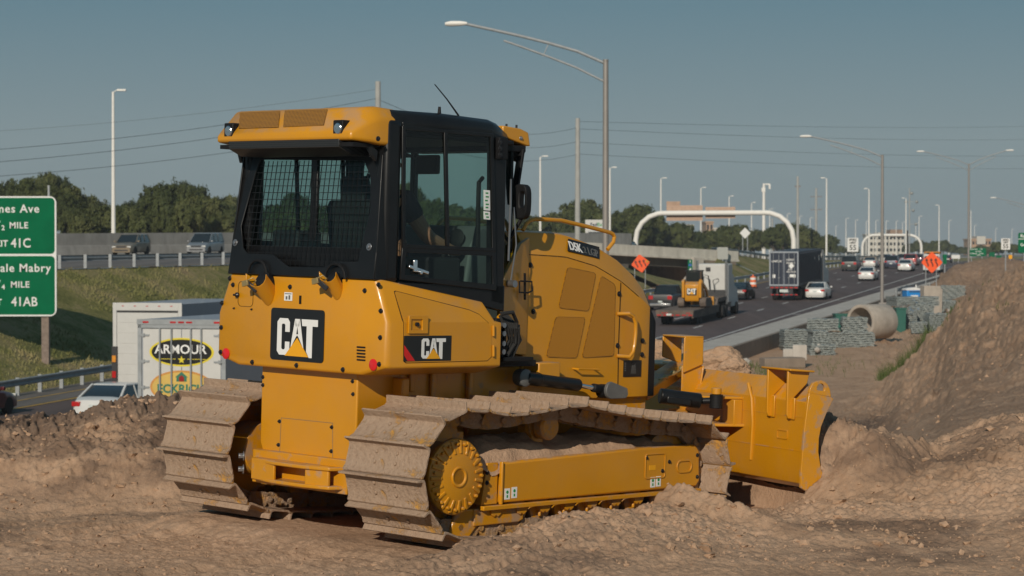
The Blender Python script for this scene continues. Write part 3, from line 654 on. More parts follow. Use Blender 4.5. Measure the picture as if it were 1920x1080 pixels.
def shoe_pose(k, y):
    a = onpath(k * PITCHT); c = onpath((k + 1) * PITCHT); m_ = (a + c) / 2; t = (c - a).normalized()
    n_ = Vector((-t.y, t.x))                       # left of travel = outward for this direction
    if (m_ - Vector((1.4, .5))).dot(n_) < 0: n_ = -n_
    return Matrix(((t.x, 0, n_.x, m_.x), (0, 1, 0, y), (t.y, 0, n_.y, m_.y), (0, 0, 0, 1)))
for s in (-1, 1):
    yc = s * .855
    b = MB()
    for k in range(NS):
        b.X = shoe_pose(k, yc)
        for y in (-.105, .07):
            b.loft([[(-.098, y, -.065), (-.08, y, -.01), (-.06, y, .018), (.06, y, .018), (.095, y, -.01), (.098, y, -.06), (.05, y, -.075), (-.05, y, -.075)], [(-.098, y + .035, -.065), (-.08, y + .035, -.01), (-.06, y + .035, .018), (.06, y + .035, .018), (.095, y + .035, -.01), (.098, y + .035, -.06), (.05, y + .035, -.075), (-.05, y + .035, -.075)]])
        b.cyl((-.085, -.12, -.03), (-.085, .12, -.03), .020, n=8)
    b.X = None; ch = b.build('track_chain', 'link_steel', dz)
    for k in range(NS):
        if first_shoe: o = shoe0; first_shoe = False
        else: o = shoe0.copy(); COL.objects.link(o)
        o.parent = ch; m_ = shoe_pose(k, yc)
        if s == 1: m_ = m_ @ Matrix.Rotation(0, 4, 'X')
        o.matrix_local = m_
    # ---- sprocket and its bolted cover
    b = MB(); pr = []
    for k in range(50): r = .285 if k % 2 else .315; t = 2 * math.pi * k / 50; pr.append((RC[0] + r * math.cos(t), RC[1] + r * math.sin(t)))
    b.prism(pr, 1, yc - .03, yc + .03); b.cyl((RC[0], s * .62, RC[1]), (RC[0], s * 1.02, RC[1]), .17, n=28)
    b.build('sprocket', 'yellow_worn', dz, bevel=.003)
    cc = P(857, 894, 1, -1.05); co = Vector((cc.x, s * 1.0, cc.z))
    b = MB(); b.lathe([(.212, 0), (.222, .02), (.220, .040), (.205, .050), (.175, .052), (.150, .062), (.05, .066), (.0, .066)], co, (0, s, 0), 40)
    b.lathe([(.062, .060), (.060, .074), (.048, .074), (.045, .066)], co, (0, s, 0), 28)
    for k in range(19):
        t = 2 * math.pi * (k + .5) / 19; d = Vector((math.cos(t), 0, math.sin(t))); q = Vector((-d.z, 0, d.x)); o1 = co + Vector((0, s * .048, 0))
        b.loft([[o1 + d * .135 - q * .010, o1 + d * .135 + q * .010, o1 + d * .135 + q * .008 + Vector((0, s * .022, 0)), o1 + d * .135 - q * .008 + Vector((0, s * .022, 0))],
                [o1 + d * .214 - q * .013, o1 + d * .214 + q * .013, o1 + d * .208 + q * .009 + Vector((0, s * .008, 0)), o1 + d * .208 - q * .009 + Vector((0, s * .008, 0))]])
    cv = b.build('final_drive_cover', 'yellow_paint', dz, bevel=.003, sharp=40)
    for k in range(19):
        t = 2 * math.pi * k / 19; p = co + Vector((math.cos(t) * .190, s * .046, math.sin(t) * .190)); bb = bolt(p, (0, s, 0), .0125, par=cv, mat_='yellow_paint', h=.022)
        bb.name = 'cover_bolt'
    b = MB(); b.lathe([(.20, -.06), (.235, -.05), (.235, .05), (.20, .06), (.06, .07), (.06, -.07)], (FC[0], yc, FC[1]), (0, 1, 0), 36); b.lathe([(.07, -.12), (.07, .12)], (FC[0], yc, FC[1]), (0, 1, 0), 16); b.build('idler_wheel', 'yellow_worn', dz)
    # ---- track frame
    def T(u, v, y=-1.0): p = P(u, v, 1, y); return (p.x, p.z)
    y0, y1 = sorted((s * .70, s * 1.0))
    b = MB(); b.prism([(.80, .325), (.82, .565), (2.10, .60), (2.60, .60), (2.645, .56), (2.655, .36), (2.62, .325)], 1, y0, y1)
    tf = b.build('track_frame', 'yellow_paint', dz, bevel=.014, seg=3)
    ya, yb = sorted((s * .99, s * 1.025))
    b = MB(); b.box(.64, 2.64, ya, yb, .292, .318); b.box(.795, .81, ya, s * 1.016 if s > 0 else yb, .318, .57) if s > 0 else b.box(.795, .81, -1.014, -.99, .318, .57)
    y2, y3 = sorted((s * .985, s * 1.006)); b.prism([(.655, .32), (.70, .565), (.79, .565), (.79, .32)], 1, *sorted((s * .93, s * .985))); b.build('frame_flange', 'yellow_dusty', dz, bevel=.004)
    for pg, ya_, yb_ in (([(.60, .20), (.60, .30), (1.02, .30), (1.02, .215), (.98, .20)], .96, .985), ([(.40, .11), (.46, .30), (.66, .30), (.64, .20), (.56, .12)], .95, .975), ([(2.20, .14), (2.20, .30), (2.36, .30), (2.36, .15)], .955, .985)): b = MB(); b.prism(pg, 1, *sorted((s * ya_, s * yb_))); b.build('track_guide', 'yellow_worn', dz, bevel=.008)
    oval = rrect(2.42, 2.56, .43, .50, .034, 6)
    b = MB(); yo = s * 1.0
    b.frame([(x, yo, z) for x, z in rrect(2.412, 2.568, .422, .508, .042, 6)], [(x, yo, z) for x, z in rrect(2.424, 2.556, .434, .496, .03, 6)], (0, s * .007, 0))
    b.build('recoil_cover', 'yellow_paint', tf, bevel=.002); b = MB()
    b.frame([(x, yo, z) for x, z in rrect(2.10, 2.30, .40, .56, .02, 4)], [(x, yo, z) for x, z in rrect(2.108, 2.292, .408, .552, .014, 4)], (0, s * .006, 0)); b.build('recoil_cover', 'yellow_paint', tf, bevel=.002)
    for x, z in ((2.115, .535), (2.275, .445), (2.34, .50), (2.62, .53), (2.625, .39)): bolt((x, yo, z), (0, s, 0), .010, par=tf)
    for x, z in ((.70, .51), (.70, .45)): bolt((x, s * .985, z), (0, s, 0), .011, par=tf)
    b = MB(); b.box(2.145, 2.205, *sorted((yo, s * 1.002)), .455, .485); b.build('warning_sticker', 'logo_yellow', tf)
    for x, z in ((.835, .345), (.895, .350), (2.16, .345), (2.215, .348)):
        b = MB(); b.box(x, x + .045, *sorted((yo, s * 1.002)), z, z + .065); st = b.build('sticker', 'white_decal', tf)
        b = MB(); b.cyl((x + .022, s * 1.0015, z + .043), (x + .022, s * 1.003, z + .043), .010, n=12); b.box(x + .016, x + .028, *sorted((s * 1.0015, s * 1.003)), z + .010, z + .026); b.build('sticker_print', 'green_decal', st)
    for x in (.775, .994, 1.196, 1.41, 1.621, 1.844, 2.056):
        b = MB(); b.lathe([(.05, -.10), (.085, -.095), (.085, -.045), (.065, -.04), (.065, .04), (.085, .045), (.085, .095), (.05, .10)], (x, yc, .265), (0, 1, 0), 24); b.build('track_roller', 'yellow_worn', dz)
        b = MB(); b.prism([(x - .045, .30), (x - .04, .262), (x - .015, .245), (x, .258), (x + .015, .245), (x + .04, .262), (x + .055, .30)], 1, *sorted((s * .955, s * .998))); b.cyl((x - .028, s * .975, .252), (x - .028, s * .975, .225), .010, n=8); b.build('roller_cap', 'yellow_worn', dz, bevel=.004)
    b = MB(); cr = P(1032, 801, 1, -.95); b.lathe([(.05, -.03), (.076, -.02), (.08, .04), (.068, .055), (.0, .06)], (cr.x, s * .90, cr.z), (0, s, 0), 24); b.lathe([(.078, -.09), (.078, -.05)], (cr.x, s * .90, cr.z), (0, s, 0), 24); b.build('carrier_roller', 'yellow_worn', dz)
    b = MB(); b.box(cr.x - .05, cr.x + .05, *sorted((s * .72, s * .85)), .58, cr.z); b.prism([(.42, .30), (.42, .80), (.70, .72), (.78, .34)], 1, *sorted((s * .62, s * .735))); b.box(.8, 2.3, *sorted((s * .43, s * .72)), .45, .60); b.build('track_frame_inner', 'yellow_dusty', dz, bevel=.01)
# ------------------------------------------------------------------ blade and push frame
ba = R(18.5); bu = Vector((math.sin(ba), math.cos(ba), 0)); bn = Vector((math.cos(ba), -math.sin(ba), 0)); bo = Vector((3.25, -1.5, 0)); BW = 3.05
def BQ(n_, u_, z_): return bo + bn * n_ + bu * u_ + Vector((0, 0, z_))
def BL(n_, u_, z_): return BQ(n_ - .11, u_ - .165, z_ + .01)
prof = [(-.11, .89), (-.11, .60), (-.11, .41), (-.095, .355), (-.05, .325), (.01, .315), (.03, .31), (.04, .312), (.05, .34), (.0, .47), (-.03, .60), (-.02, .73), (.02, .84), (.05, .97), (.045, 1.02), (.02, 1.025)]
b = MB(); b.loft([[BQ(n_, u_, min(z_, cap_)) for n_, z_ in prof] for u_, cap_ in ((.0, .925), (.10, .925), (.24, 2), (.8, 2), (1.6, 2), (2.4, 2), (BW, 2))]); bl = b.build('blade', 'yellow_paint', dz, bevel=.012, seg=3, sharp=40)
b = MB(); b.slab([BQ(.035, .02, .31), BQ(.035, BW, .31), BQ(.06, BW, .12), BQ(.06, .02, .12)], bn * .02); b.build('cutting_edge', simple('edge_steel_shaded', (.055, .040, .030), .7, .3, var=.4, sc_=12), bl, bevel=.003)  # soil-covered steel, with the shade under the blade put into its dark colour
for z_ in (.777, .557):
    b = MB(); b.bar(BQ(-.1105, .01, z_ + .01), BQ(-.1105, BW, z_ + .01), .004, .006); b.build('weld_seam', 'yellow_worn', bl)
b = MB(); b.frame([BL(-.001, u_, z_) for u_, z_ in rrect(.36, .48, .62, .68, .01)], [BL(-.001, u_, z_) for u_, z_ in rrect(.366, .474, .626, .674, .008)], bn * -.005); b.build('data_plate', 'yellow_paint', bl)
def BE(u, v): return PN(u, v, bo, bu)
ep = [(1516.8, 725.4), (1521, 718), (1529, 713.8), (1536, 712.6), (1542, 714.4), (1548, 720), (1553, 730), (1554.6, 744), (1559, 747.5), (1545, 777), (1536, 800), (1532, 822), (1531, 846.6), (1535.7, 878), (1546.7, 911), (1530, 917), (1510.5, 922), (1498, 914), (1498, 887.5), (1505.8, 796), (1513.6, 736.5)]
hc_ = BE(1535.7, 728); eq = [BE(*p) for p in ep]
# end plate with a lifting eye: body below, ring above
for uo in (0, BW + .01):
    off = bu * uo; b = MB()
    low = [p for p in eq]
    ring_o, ring_i = [], []
    import math as _m
    N = len(eq); top = [eq[i] for i in range(0, 8)]
    # split: ear polygon is built as a fan frame around the hole
    ear = [eq[20], eq[0], eq[1], eq[2], eq[3], eq[4], eq[5], eq[6], eq[7]]
    hole = []
    for q in ear:
        d = (q - hc_); hole.append(hc_ + d.normalized() * .032)
    b.frame([q + off for q in ear], [q + off for q in hole], bu * .022 * -1)
    b.slab([q + off for q in [eq[20], hole[0], hole[-1], eq[7]]], bu * -.022) if False else None
    b.slab([eq[20] + off, eq[7] + off] + [q + off for q in eq[8:20]], bu * -.022)
    b.build('end_plate', 'yellow_worn', bl, bevel=.003, sharp=40)
# step brackets on the blade back
def ub(u, v, n_): return (PN(u, v, bo + bn * n_, bn) - bo).dot(bu)
for uc in (ub(1474, 702, -.08) , 2.62):
    b = MB(); b.slab([BQ(-.165, uc - .17, 1.085), BQ(.03, uc - .17, 1.075), BQ(.03, uc + .17, 1.075), BQ(-.165, uc + .17, 1.085)], (0, 0, .014))
    for du in (-.13, .10):
        b.slab([BQ(-.155, uc + du, 1.085), BQ(.02, uc + du, 1.08), BQ(.0, uc + du, 1.0), BQ(-.11, uc + du, .90), BQ(-.11, uc + du, .77), BQ(-.14, uc + du, .77), BQ(-.155, uc + du, .80)], bu * .018)
        b.slab([BQ(-.112, uc + du - .035, .765), BQ(-.112, uc + du + .055, .765), BQ(-.112, uc + du + .055, .91), BQ(-.112, uc + du - .035, .91)], bn * -.010)
    b.build('step_bracket', 'yellow_paint', bl, bevel=.005)
# central tower
b = MB(); uc = ub(1280, 650, -.14); n0, n1 = -.22, -.06; u0_, u1_ = uc - .15, uc + .15
b.slab([BQ(n0, u0_, 1.245), BQ(n1, u0_, 1.245), BQ(n1, u1_, 1.245), BQ(n0, u1_, 1.245)], (0, 0, .014))
b.slab([BQ(n0, u0_, 1.25), BQ(n1, u0_, 1.25), BQ(n1, u0_, 1.06), BQ(n0, u0_, 1.00)], bu * .014)
b.slab([BQ(n0, u0_ + .02, 1.05), BQ(n1, u0_ + .02, 1.08), BQ(-.05, u0_ + .02, .98), BQ(-.11, u0_ + .02, .80), BQ(n0, u0_ + .02, .86)], bu * .014)
b.slab([BQ(n0, u1_, 1.245), BQ(n1, u1_, 1.245), BQ(n1, u1_, 1.05), BQ(n0, u1_, 1.10)], bu * -.014)
b.slab([BQ(n1, u0_, 1.05), BQ(n1, u1_ + .25, 1.05), BQ(-.09, u1_ + .25, .85), BQ(-.09, u0_, .85)], bn * .014); b.build('tower_bracket', 'yellow_dusty', bl, bevel=.006)
uc = 1.62
b = MB(); b.slab([BL(-.33, uc - .62, .845), BL(.02, uc - .72, .845), BL(.02, uc - .25, .845), BL(-.2, uc - .2, .845)], (0, 0, .02)); b.slab([BL(-.33, uc - .62, .66), BL(.02, uc - .75, .66), BL(.02, uc - .25, .66), BL(-.2, uc - .2, .66)], (0, 0, .022)); b.slab([BL(-.07, uc - .72, .845), BL(.0, uc - .72, .845), BL(.0, uc - .72, .66), BL(-.07, uc - .72, .66)], bu * .14)
b.box(3.0, 3.5, -.25, .3, .52, .60); b.build('cylinder_bracket', 'yellow_paint', bl, bevel=.006)
# tube bulge on the blade back around the bracket
b = MB(); b.tube([BL(.0, uc - .78, .96), BL(-.008, uc - .84, .86), BL(-.008, uc - .86, .7), BL(-.002, uc - .84, .45)], .012, 8); b.build('weld_bead', 'yellow_paint', bl)
# angle cylinder (right) with rod and eye
e0 = P(1237, 742, 1, -.46); e1 = P(1313, 752, 1, -.62); e2 = P(1343, 751, 1, -.72)
b = MB(); b.cyl(e0, e1, .052, n=24); b.bar(e0 + Vector((0, -.06, -.02)), e0.lerp(e1, .6) + Vector((0, -.06, -.02)), .03, .05); b.build('angle_cylinder', 'black_paint', dz, bevel=.008)
b = MB(); b.cyl(e1, e2, .022, n=16); b.build('cylinder_rod', 'bolt_black', dz)
b = MB(); b.cyl(e2 + Vector((0, 0, -.052)), e2 + Vector((0, 0, .04)), .045, n=20); b.build('rod_end', 'black_matte', dz, bevel=.004)
b = MB(); b.cyl(e2 + Vector((0, 0, .042)), e2 + Vector((0, 0, .085)), .034, n=20); b.build('hinge_pin', 'yellow_paint', dz, bevel=.004)
# push frame arms and pitch link
b = MB()
for s in (-1, 1): b.bar((1.9, s * .52, .50), (3.05, s * .46, .50), .14, .20); b.bar((3.05, s * .46, .52), (3.62, 0, .62), .16, .24)
b.box(2.85, 3.15, -.5, .5, .42, .60); b.build('push_frame', 'yellow_dusty', dz, bevel=.012)
a0 = P(1232, 716, 1, -.05); a1 = P(1292, 677, 1, .10)
b = MB(); b.bar(a0 + (a0 - a1) * .6, a1 + (a1 - a0) * .15, .16, .075); b.bar(P(1228, 688, 1, .3), P(1262, 678, 1, .45), .2, .05); b.build('pitch_link', 'yellow_dusty', dz, bevel=.012)
b = MB()
for u, v in ((1248, 708), (1262, 700), (1278, 691)): b.sphere(P(u, v, 1, -.12), .022, 8, 6)
b.tube([P(1236, 712, 1, -.12), P(1262, 702, 1, -.14), P(1285, 690, 1, -.1)], .009, 6); b.build('link_fittings', 'brass', dz)
# ------------------------------------------------------------------ operator
def skin_body(name, verts, edges, radii, mat_, parent=None, sub=2):
    me = bpy.data.meshes.new(name); me.from_pydata(verts, edges, []); o = bpy.data.objects.new(name, me); COL.objects.link(o)
    if parent is not None: o.parent = parent
    o.modifiers.new('skin', 'SKIN'); o.modifiers.new('sub', 'SUBSURF').render_levels = sub
    o.modifiers['sub'].levels = 1
    for i, r in enumerate(radii):
        sv = me.skin_vertices[0].data[i]; sv.radius = (r, r) if not hasattr(r, '__len__') else r; sv.use_root = (i == 0)
    me.materials.append(MAT[mat_]); return o
pe_ = bpy.data.objects.new('person', None); COL.objects.link(pe_); pe_.matrix_world = DM @ Matrix.Translation((.62, -.12, 1.66))
tag(pe_, 'seated operator in dark shirt and cap reaching forward inside the black cab', 'person')
V_ = [(0, 0, .06), (-.04, 0, .22), (-.02, 0, .42), (0, 0, .50), (.02, 0, .57), (.03, 0, .66), (.02, 0, .74),
      (.0, -.18, .44), (.13, -.25, .22), (.36, -.24, .14), (.44, -.24, .14),
      (.0, .18, .44), (.10, .25, .22), (.34, .24, .14), (.42, .24, .14),
      (.12, -.09, .05), (.45, -.12, .06), (.5, -.12, -.3), (.6, -.12, -.34), (.12, .09, .05), (.45, .12, .06), (.5, .12, -.3), (.6, .12, -.34)]
E_ = [(0, 1), (1, 2), (2, 3), (3, 4), (4, 5), (5, 6), (2, 7), (7, 8), (8, 9), (9, 10), (2, 11), (11, 12), (12, 13), (13, 14), (0, 15), (15, 16), (16, 17), (17, 18), (0, 19), (19, 20), (20, 21), (21, 22)]
r_ = [(.15, .12), (.15, .11), (.14, .12), .06, .06, .085, .07, .065, .048, .033, .03, .065, .048, .033, .03, .09, .065, .05, .04, .09, .065, .05, .04]
skin_body('body', V_, E_, r_, 'skin', pe_)
skin_body('shirt', [(0, 0, .04), (-.04, 0, .22), (-.02, 0, .42), (0, -.18, .44), (.07, -.22, .31), (0, .18, .44), (.06, .22, .31)], [(0, 1), (1, 2), (2, 3), (3, 4), (2, 5), (5, 6)], [(.165, .13), (.165, .125), (.155, .135), .078, .07, .078, .07], 'shirt', pe_)
skin_body('trousers', [(0, 0, .03), (.12, -.09, .05), (.45, -.12, .06), (.5, -.12, -.26), (.12, .09, .05), (.45, .12, .06), (.5, .12, -.26)], [(0, 1), (1, 2), (2, 3), (0, 4), (4, 5), (5, 6)], [(.16, .13), .105, .08, .065, .105, .08, .065], 'shirt', pe_)
b = MB(); b.sphere((.02, 0, .725), .103, 16, 10, (1, .86, .62)); b.loft([[(.09, -.075, .725), (.20, -.05, .705), (.20, .05, .705), (.09, .075, .725)], [(.09, -.075, .735), (.20, -.05, .713), (.20, .05, .713), (.09, .075, .735)]]); b.build('cap', 'cap_cloth', pe_)
b = MB(); b.sphere((.115, 0, .655), .018, 8, 6); b.sphere((.03, -.088, .66), .022, 8, 6, (.7, .4, 1)); b.sphere((.03, .088, .66), .022, 8, 6, (.7, .4, 1)); b.build('face', 'skin', pe_)
for s in (-1, 1):
    bx_ = (.44 if s < 0 else .42)
    for k in range(5):
        y0 = s * .24 + (k - 1.5) * .018 * s; b0 = (bx_ + .02, y0, .14)
        if k < 4: pts = [b0, (bx_ + .065, y0, .145), (bx_ + .09, y0, .13), (bx_ + .098 - .004 * abs(k - 1.5), y0, .105)]
        else: pts = [(bx_ - .005, s * .24 - s * .035, .14), (bx_ + .03, s * .24 - s * .052, .13), (bx_ + .055, s * .24 - s * .05, .115)]
        b = MB(); b.tube(pts, [.0095, .009, .0085, .007][:len(pts)], 8); b.build('finger', 'skin', pe_)
# ================================================================== GROUND, ROADS
def smooth_max(a, b, k=.25): return np.logaddexp(a / k, b / k) * k
def Hr(D):  # camera height above the highway at depth D
    return smooth_max(np.minimum(6.04, 7.8 - .0207 * np.asarray(D, float)), 1.70)
def zr(D): return CAMZ - Hr(D)
SL = .278
def Xa(a, D): return a + SL * D
def a_w(D): return np.minimum(-22.9 + .018 * (np.asarray(D, float) - 110), -20.4)
def a_crest(D): return np.interp(D, [0, 110, 117, 131, 200, 225, 240, 330], [-58, -57.5, -56, -52.9, -50.5, -47, -46.2, -49.5])
def z_crest(D): return np.interp(D, [0, 100, 117, 131, 200, 263, 305, 400, 700, 1200], [.8, .85, .94, 1.1, 1.85, 1.6, .8, .7, .55, .45])
def a_g(D): return np.interp(D, [0, 110, 200, 235], [-46.3, -46.3, -42, -40.5])
def a_y(D): return np.interp(D, [0, 110, 200], [-43.3, -43.3, -38.7])
def soil(name, dry, dark, light, sc1=.9, bumpd=.03, attr=True):
    t = NT(name); g = t.geo(); n1 = t.noise(sc1, 6, .6, g); n2 = t.noise(sc1 * 9, 8, .7, g); n3 = t.noise(sc1 * 60, 5, .6, g)
    f = t.math('ADD', t.math('MULTIPLY', n1, .6), t.math('MULTIPLY', n2, .4))
    c = t.ramp(f, [(.34, dark), (.47, dry), (.62, light)])
    c = t.mix(t.math('MULTIPLY', t.fr(n3, .3, .7), .35), c, tuple(x * .72 for x in dry), 'MIX')
    if attr:
        a = t.n('Attribute', attribute_name='damp'); m = t.math('MULTIPLY', a.outputs['Fac'], t.fr(t.noise(sc1 * 2.2, 6, .65, g), .34, .52))
        c = t.mix(m, c, (.135, .088, .062))
    t.set(Base_Color=c, Roughness=.95); t.b.inputs['Specular IOR Level'].default_value = .15
    t.bump(t.math('ADD', t.math('MULTIPLY', n2, .6), t.math('MULTIPLY', n3, .25)), .9, bumpd); return t.m
soil('dirt', (.445, .288, .185), (.29, .186, .118), (.53, .355, .238))
soil('dirt_far', (.215, .16, .115), (.14, .105, .075), (.27, .21, .155), .12, .05, False)
def grass_mat(name, cs, sc1=.35):
    t = NT(name); g = t.geo(); n1 = t.noise(sc1, 6, .62, g); n2 = t.noise(sc1 * 14, 6, .7, g)
    c = t.ramp(t.math('ADD', t.math('MULTIPLY', n1, .62), t.math('MULTIPLY', n2, .38)), [(.36, cs[0]), (.47, cs[1]), (.56, cs[2]), (.66, cs[3])])
    t.set(Base_Color=c, Roughness=.95); t.b.inputs['Specular IOR Level'].default_value = .1; t.bump(n2, 1, .15); return t.m
grass_mat('verge_grass', [(.10, .11, .036), (.19, .18, .062), (.30, .245, .12), (.27, .195, .115)])
grass_mat('dry_field', [(.07, .075, .03), (.16, .13, .07), (.22, .175, .11), (.26, .2, .14)], .06)
def asphalt(name, c):
    t = NT(name); g = t.geo(); n = t.noise(2.0, 5, .6, t.n('Mapping', in_Vector=g).outputs[0]); n2 = t.noise(.25, 3, .5, g)
    m = t.n('Mapping', in_Vector=g); m.inputs['Rotation'].default_value = (0, 0, math.atan(.278)); m.inputs['Scale'].default_value = (.9, .012, 1); n3 = t.noise(1.0, 4, .6, m.outputs[0])
    t.set(Base_Color=t.ramp(t.math('ADD', t.math('MULTIPLY', n3, .5), t.math('ADD', t.math('MULTIPLY', n, .3), t.math('MULTIPLY', n2, .2))), [(.38, tuple(x * .72 for x in c)), (.62, tuple(x * 1.28 for x in c))]), Roughness=.88); return t.m
asphalt('asphalt', (.086, .060, .056)); asphalt('asphalt_old', (.125, .108, .097))
def concrete(name, c, sc_=.8):
    t = NT(name); g = t.geo(); n = t.noise(sc_, 7, .65, g); m = t.n('Mapping', in_Vector=g); m.inputs['Scale'].default_value = (1.6, 1.6, .15); n2 = t.noise(1.2, 4, .6, m.outputs[0])
    t.set(Base_Color=t.ramp(t.math('ADD', t.math('MULTIPLY', n, .5), t.math('MULTIPLY', n2, .5)), [(.36, tuple(x * .72 for x in c)), (.6, c), (.75, tuple(min(1, x * 1.12) for x in c))]), Roughness=.9)
    t.bump(t.noise(8, 6, .7, g), .4, .01); return t.m
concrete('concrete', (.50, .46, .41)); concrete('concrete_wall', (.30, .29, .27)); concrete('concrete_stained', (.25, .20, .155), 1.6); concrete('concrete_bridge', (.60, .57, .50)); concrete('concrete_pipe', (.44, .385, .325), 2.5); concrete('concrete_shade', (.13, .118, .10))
simple('line_white', (.62, .61, .58), .7, var=.15, sc_=3); simple('line_yellow', (.55, .33, .05), .7, var=.2, sc_=3)
# ---------------- near terrain
US = [-400, 0, 440, 900, 1200, 1400, 1560, 1650, 1700, 1750, 1800, 1860, 1920, 2100, 2600]
DS = [8, 16, 20, 30, 45, 60, 80, 95, 115, 140, 165, 185, 205, 230, 262]
flat_ = [1.75, 1.75, 2.0, 2.75, 3.85, 4.8, 5.9, 6.6, 6.32, 5.8, 5.3, 4.9, 4.5, 4.0, 3.3]
left_ = [1.75, 1.75, 5.0, 6.3, 6.3, 6.3, 6.3, 6.3, 6.0, 5.6, 5.3, 4.9, 4.5, 4.0, 3.3]
TAB = {-400: left_, 0: left_, 440: left_, 900: left_, 1200: [(a + b_) / 2 for a, b_ in zip(left_, flat_)], 1400: flat_, 1560: flat_,
 1650: [1.75, 1.75, 1.98, 2.7, 3.75, 4.7, 5.7, 6.25, 6.3] + flat_[9:], 1700: [1.75, 1.75, 1.95, 2.6, 3.5, 4.35, 5.0, 4.6, 5.8, 5.8, 5.3, 4.9, 4.5, 3.9, 3.3],
 1750: [1.75, 1.75, 1.92, 2.45, 3.2, 3.9, 4.1, 3.4, 5.0, 5.7, 5.3, 4.8, 4.3, 2.9, 2.9], 1800: [1.75, 1.75, 1.88, 2.31, 2.88, 3.2, 2.9, 2.0, 3.3, 5.3, 5.1, 4.6, 3.6, 1.1, 2.2],
 1860: [1.75, 1.75, 1.86, 2.25, 2.7, 2.75, 1.9, 1.1, 1.9, 4.4, 4.6, 4.2, 2.8, .38, 1.6], 1920: [1.75, 1.75, 1.85, 2.2, 2.5, 2.3, 1.3, .62, 1.3, 3.6, 4.2, 3.6, 2.4, .75, 1.8],
 2100: [1.75, 1.75, 1.85, 2.1, 2.3, 1.9, .9, .5, 1.1, 3.2, 3.8, 3.2, 2.0, .9, 1.8], 2600: [1.75, 1.75, 1.8, 1.9, 1.8, 1.3, .9, .9, 1.4, 2.6, 3.2, 3.0, 2.4, 1.5, 2.0]}
TABA = np.array([TAB[u] for u in US])      # u x D
def table_H(u, D):
    lu = np.interp(u, US, np.arange(len(US))); ld = np.interp(np.log(D), np.log(DS), np.arange(len(DS)))
    i = np.minimum(lu.astype(int), len(US) - 2); j = np.minimum(ld.astype(int), len(DS) - 2); a = lu - i; b_ = ld - j
    a = a * a * (3 - 2 * a) * .6 + a * .4; b_ = b_ * b_ * (3 - 2 * b_) * .6 + b_ * .4
    return (TABA[i, j] * (1 - a) + TABA[i + 1, j] * a) * (1 - b_) + (TABA[i, j + 1] * (1 - a) + TABA[i + 1, j + 1] * a) * b_
def dozer_xy(X, Y): x = X + 1.3543; y = Y - 13.2493; return .6924 * x + .7212 * y, -.7209 * x + .6927 * y
